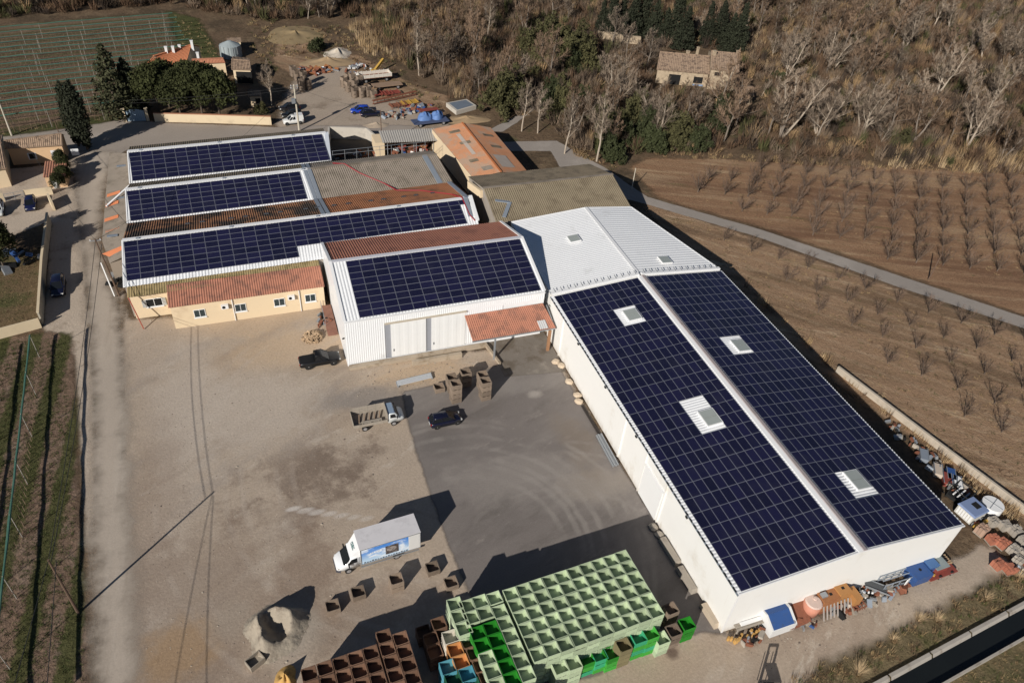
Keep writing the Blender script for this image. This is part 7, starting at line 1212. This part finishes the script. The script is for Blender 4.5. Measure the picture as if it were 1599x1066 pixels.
# ------------------------------------------------------------------ hail-net rows, poles, wires
m_net = pm('green_hail_net', (.06, .145, .11), .8, .2, 1.5); m_post = pm('trellis_post', (.36, .33, .29), .85, .12, 2); m_wire = pm('cable', (.035, .035, .035), .6, .1, 2); m_poleW = pm('brown_pole_wood', (.13, .085, .06), .9, .25, 2); m_poleC = pm('concrete_pole', (.52, .47, .38), .85, .1, 1.5)
def net_row(a, b, label, group, h=3.5, step=8.0, r=.16, posts=True, vines=True, seed=0):
    rg = random.Random(seed); a, b = Vector((a[0], a[1], 0)), Vector((b[0], b[1], 0)); t = thing('vine_row', label, 'vine row', a, 0, group); d = b - a; L = d.length; u = d / L; n = max(6, int(L / 2.5)); o = MB(); prev = None
    for k in range(n + 1):
        q = u * (L * k / n); q = Vector((q.x, q.y, h - .12 * abs(math.sin(math.pi * k * L / n / step)) + rg.uniform(-.03, .03))); rr = r * rg.uniform(.75, 1.2)
        if prev is not None: o.tube(prev[0], q, prev[1], rr, 6, 0, False)
        prev = (q, rr)
    o.build('hail_net', m_net, t)
    k = rg.uniform(0, step * .5) if vines and h > 3 and step > 8 else 0.0
    while k <= L: q = u * k; o = MB(); o.tube((q.x, q.y, 0), (q.x, q.y, h + .12), .04, .035, 5); o.build('post', m_post, t); k += step
    if vines:
        o = MB()
        for k in range(int(L / .9)):
            q = u * (k * .9 + rg.uniform(-.1, .1)); top = Vector((q.x + rg.uniform(-.1, .1), q.y, rg.uniform(1.2, 2.2))); o.tube((q.x, q.y, 0), top, .035, .015, 3, 0, False)
            for m_ in range(7): s = Vector((q.x, q.y, rg.uniform(.4, 1.9))); e = s + Vector((rg.uniform(-.5, .5), rg.uniform(-.5, .5), rg.uniform(.1, .6))); w = Vector((.015, .015, 0)); o.poly([s - w, s + w, e])
        vv = o.build('vines', m_rtwig, t); vv['kind'] = 'stuff'
    return t
A0 = Vector((-60.15, 8.0)); A1 = Vector((-63.1, 57.0))
net_row(A0, A1, 'nearest hail-net vine row at the left, beside the lane', 'vine rows at the lower left', 3.5, 7.0, .12, seed=1)
net_row(A0 + Vector((-3.62, -.1)), A1 + Vector((-3.62, -.4)), 'second hail-net vine row from the lane, at the left edge', 'vine rows at the lower left', 3.5, 7.0, .12, seed=2); net_row(A0 + Vector((-7.24, -.2)), A1 + Vector((-7.24, -1.2)), 'third hail-net vine row from the lane, beyond the left edge', 'vine rows at the lower left', 3.5, 7.0, .12, seed=3)
yl = (42, 50, 58, 66, 74, 81, 89, 99.5, 108, 117, 126, 135, 146, 157, 169, 180); dv = Vector((36.2, 7.2)).normalized()
nth = ['farthest', 'second', 'third', 'fourth', 'fifth', 'sixth', 'seventh', 'eighth', 'ninth', 'tenth', 'eleventh', 'twelfth', 'thirteenth', 'fourteenth', 'fifteenth', 'nearest']
ends = [37, 37.5, 37, 37.2, 37, 37, 37.6, 36.5, 30, 29, 28, 27, 27, 26, 24, 22]
for i, y in enumerate(yl):
    p = W(0, y, 3.5); a = Vector((p.x, p.y)) - dv * 14; b = Vector((p.x, p.y)) + dv * ends[i]; net_row(a, b, nth[i] + ' green hail-net row of the far vineyard' + ('' if i in (0, 15) else ', counted from the far side'), 'vine rows of the far vineyard', 3.5, 9.0, .10, True, True, 50 + i)
def pole(label, base, h, mat, r=.13, arms=0, lean=(0, 0), name='utility_pole'):
    t = thing(name, label, 'pole', (base[0], base[1], 0)); o = MB(); o.tube((0, 0, 0), (lean[0], lean[1], h), r, r * .65, 8); o.build('shaft', mat, t)
    for k in range(arms):
        z = h - .3 - k * .45; o = MB(); o.bar((lean[0] - .7, lean[1], z), (lean[0] + .7, lean[1], z), .09, .09); ar = o.build('cross_arm', m_steel, t)
        for x in (-.6, 0, .6): o = MB(); o.tube((lean[0] + x, lean[1], z + .05), (lean[0] + x, lean[1], z + .25), .06, .04, 6); o.build('insulator', m_frame, ar)
    return t
pb = W(123, 957); pole('dark wooden pole by the lower-left lane, casting a long shadow', pb, 8.3, m_poleW)
pl = W(187, 462); pole('dark leaning pole at the factory corner beside the lane', (pl.x, pl.y), 8.6, m_poleW, .13, 1, (-.9, 1.2)); o = MB(); o.bar((pl.x - .55, pl.y - .2, .2), (pl.x - 1.1, pl.y + 1.0, 5.0), .13, .13); tag(o.build('pole_guard', m_frame), 'white cable duct beside the leaning factory pole', 'duct')
pc = W(468, 205); pole('tall pale concrete pole beside the white van', pc, 9.3, m_poleC, .2, 2); o = MB(); o.box((pc.x - .45, pc.y - .2, 6.2), (.7, .5, .9)); tag(o.build('transformer', m_steel), 'small transformer box on the concrete pole', 'transformer')
p2 = W(597, 230); pole('thin dark pole behind the factory pit', p2, 7.4, m_poleW, .11); p3 = W(19, 212); pole('pale concrete pole by the far vineyard, left edge', p3, 6.6, m_poleC, .17); p4 = W(1450, 437); pole('dark wooden pole beside the lane in the orchard', p4, 4.9, m_poleW, .12); p5 = W(92, 207); pole('thin dark pole behind the ochre house roof', p5, 4.6, m_poleW, .08); p6 = W(987, 295); pole('short dark pole by the lane behind the white extension', p6, 4.2, m_poleC, .1)
def wire(label, a, b, sag, r=.022): 
    a, b = Vector(a), Vector(b); pts_ = [a.lerp(b, k / 16) - Vector((0, 0, 4 * sag * (k / 16) * (1 - k / 16))) for k in range(17)]; return tag(polytube('cable', pts_, r, m_wire, None, 4), label, 'cable')
top1 = Vector((pb.x, pb.y, 8.2)); topl = Vector((pl.x - .9, pl.y + 1.2, 8.3)); tc = Vector((pc.x, pc.y, 8.9)); t2 = Vector((p2.x, p2.y, 7.3)); tl = Vector((p3.x, p3.y, 6.5))
wire('upper cable over the lane between the two dark poles', top1, topl, .7, .03); wire('lower cable over the lane between the two dark poles', top1 - Vector((0, 0, .5)), topl + Vector((.6, 0, -.6)), 1.0, .03)
for i_, (q_, z_, lab_) in enumerate((((281, 1066), 7.6, 'cable running off the bottom edge from the lane pole'), ((331, 1066), 7.0, 'second cable off the bottom edge from the lane pole'))):
    g_ = W(*q_); k_ = z_ / math.tan(SUN_EL); e_ = Vector((g_.x - SDX * k_, g_.y - SDY * k_, z_)); s_ = top1 + Vector((.5 * i_, 0, -.3 * i_)); wire(lab_, s_, s_ + (e_ - s_) * 1.6, .3, .03)
wire('long cable from the leaning factory pole towards the villa', topl, tl, 1.5); wire('upper cable in front of the dark hedge pines', tl + Vector((0, 0, .2)), tc, 1.2); wire('lower cable in front of the dark hedge pines', tl - Vector((0, 0, .2)), tc - Vector((0, 0, .5)), 1.3); wire('cable from the concrete pole to the thin dark pole', tc, t2, .6); wire('cable from the leaning factory pole up the lane to the concrete pole', topl, tc, 1.8)
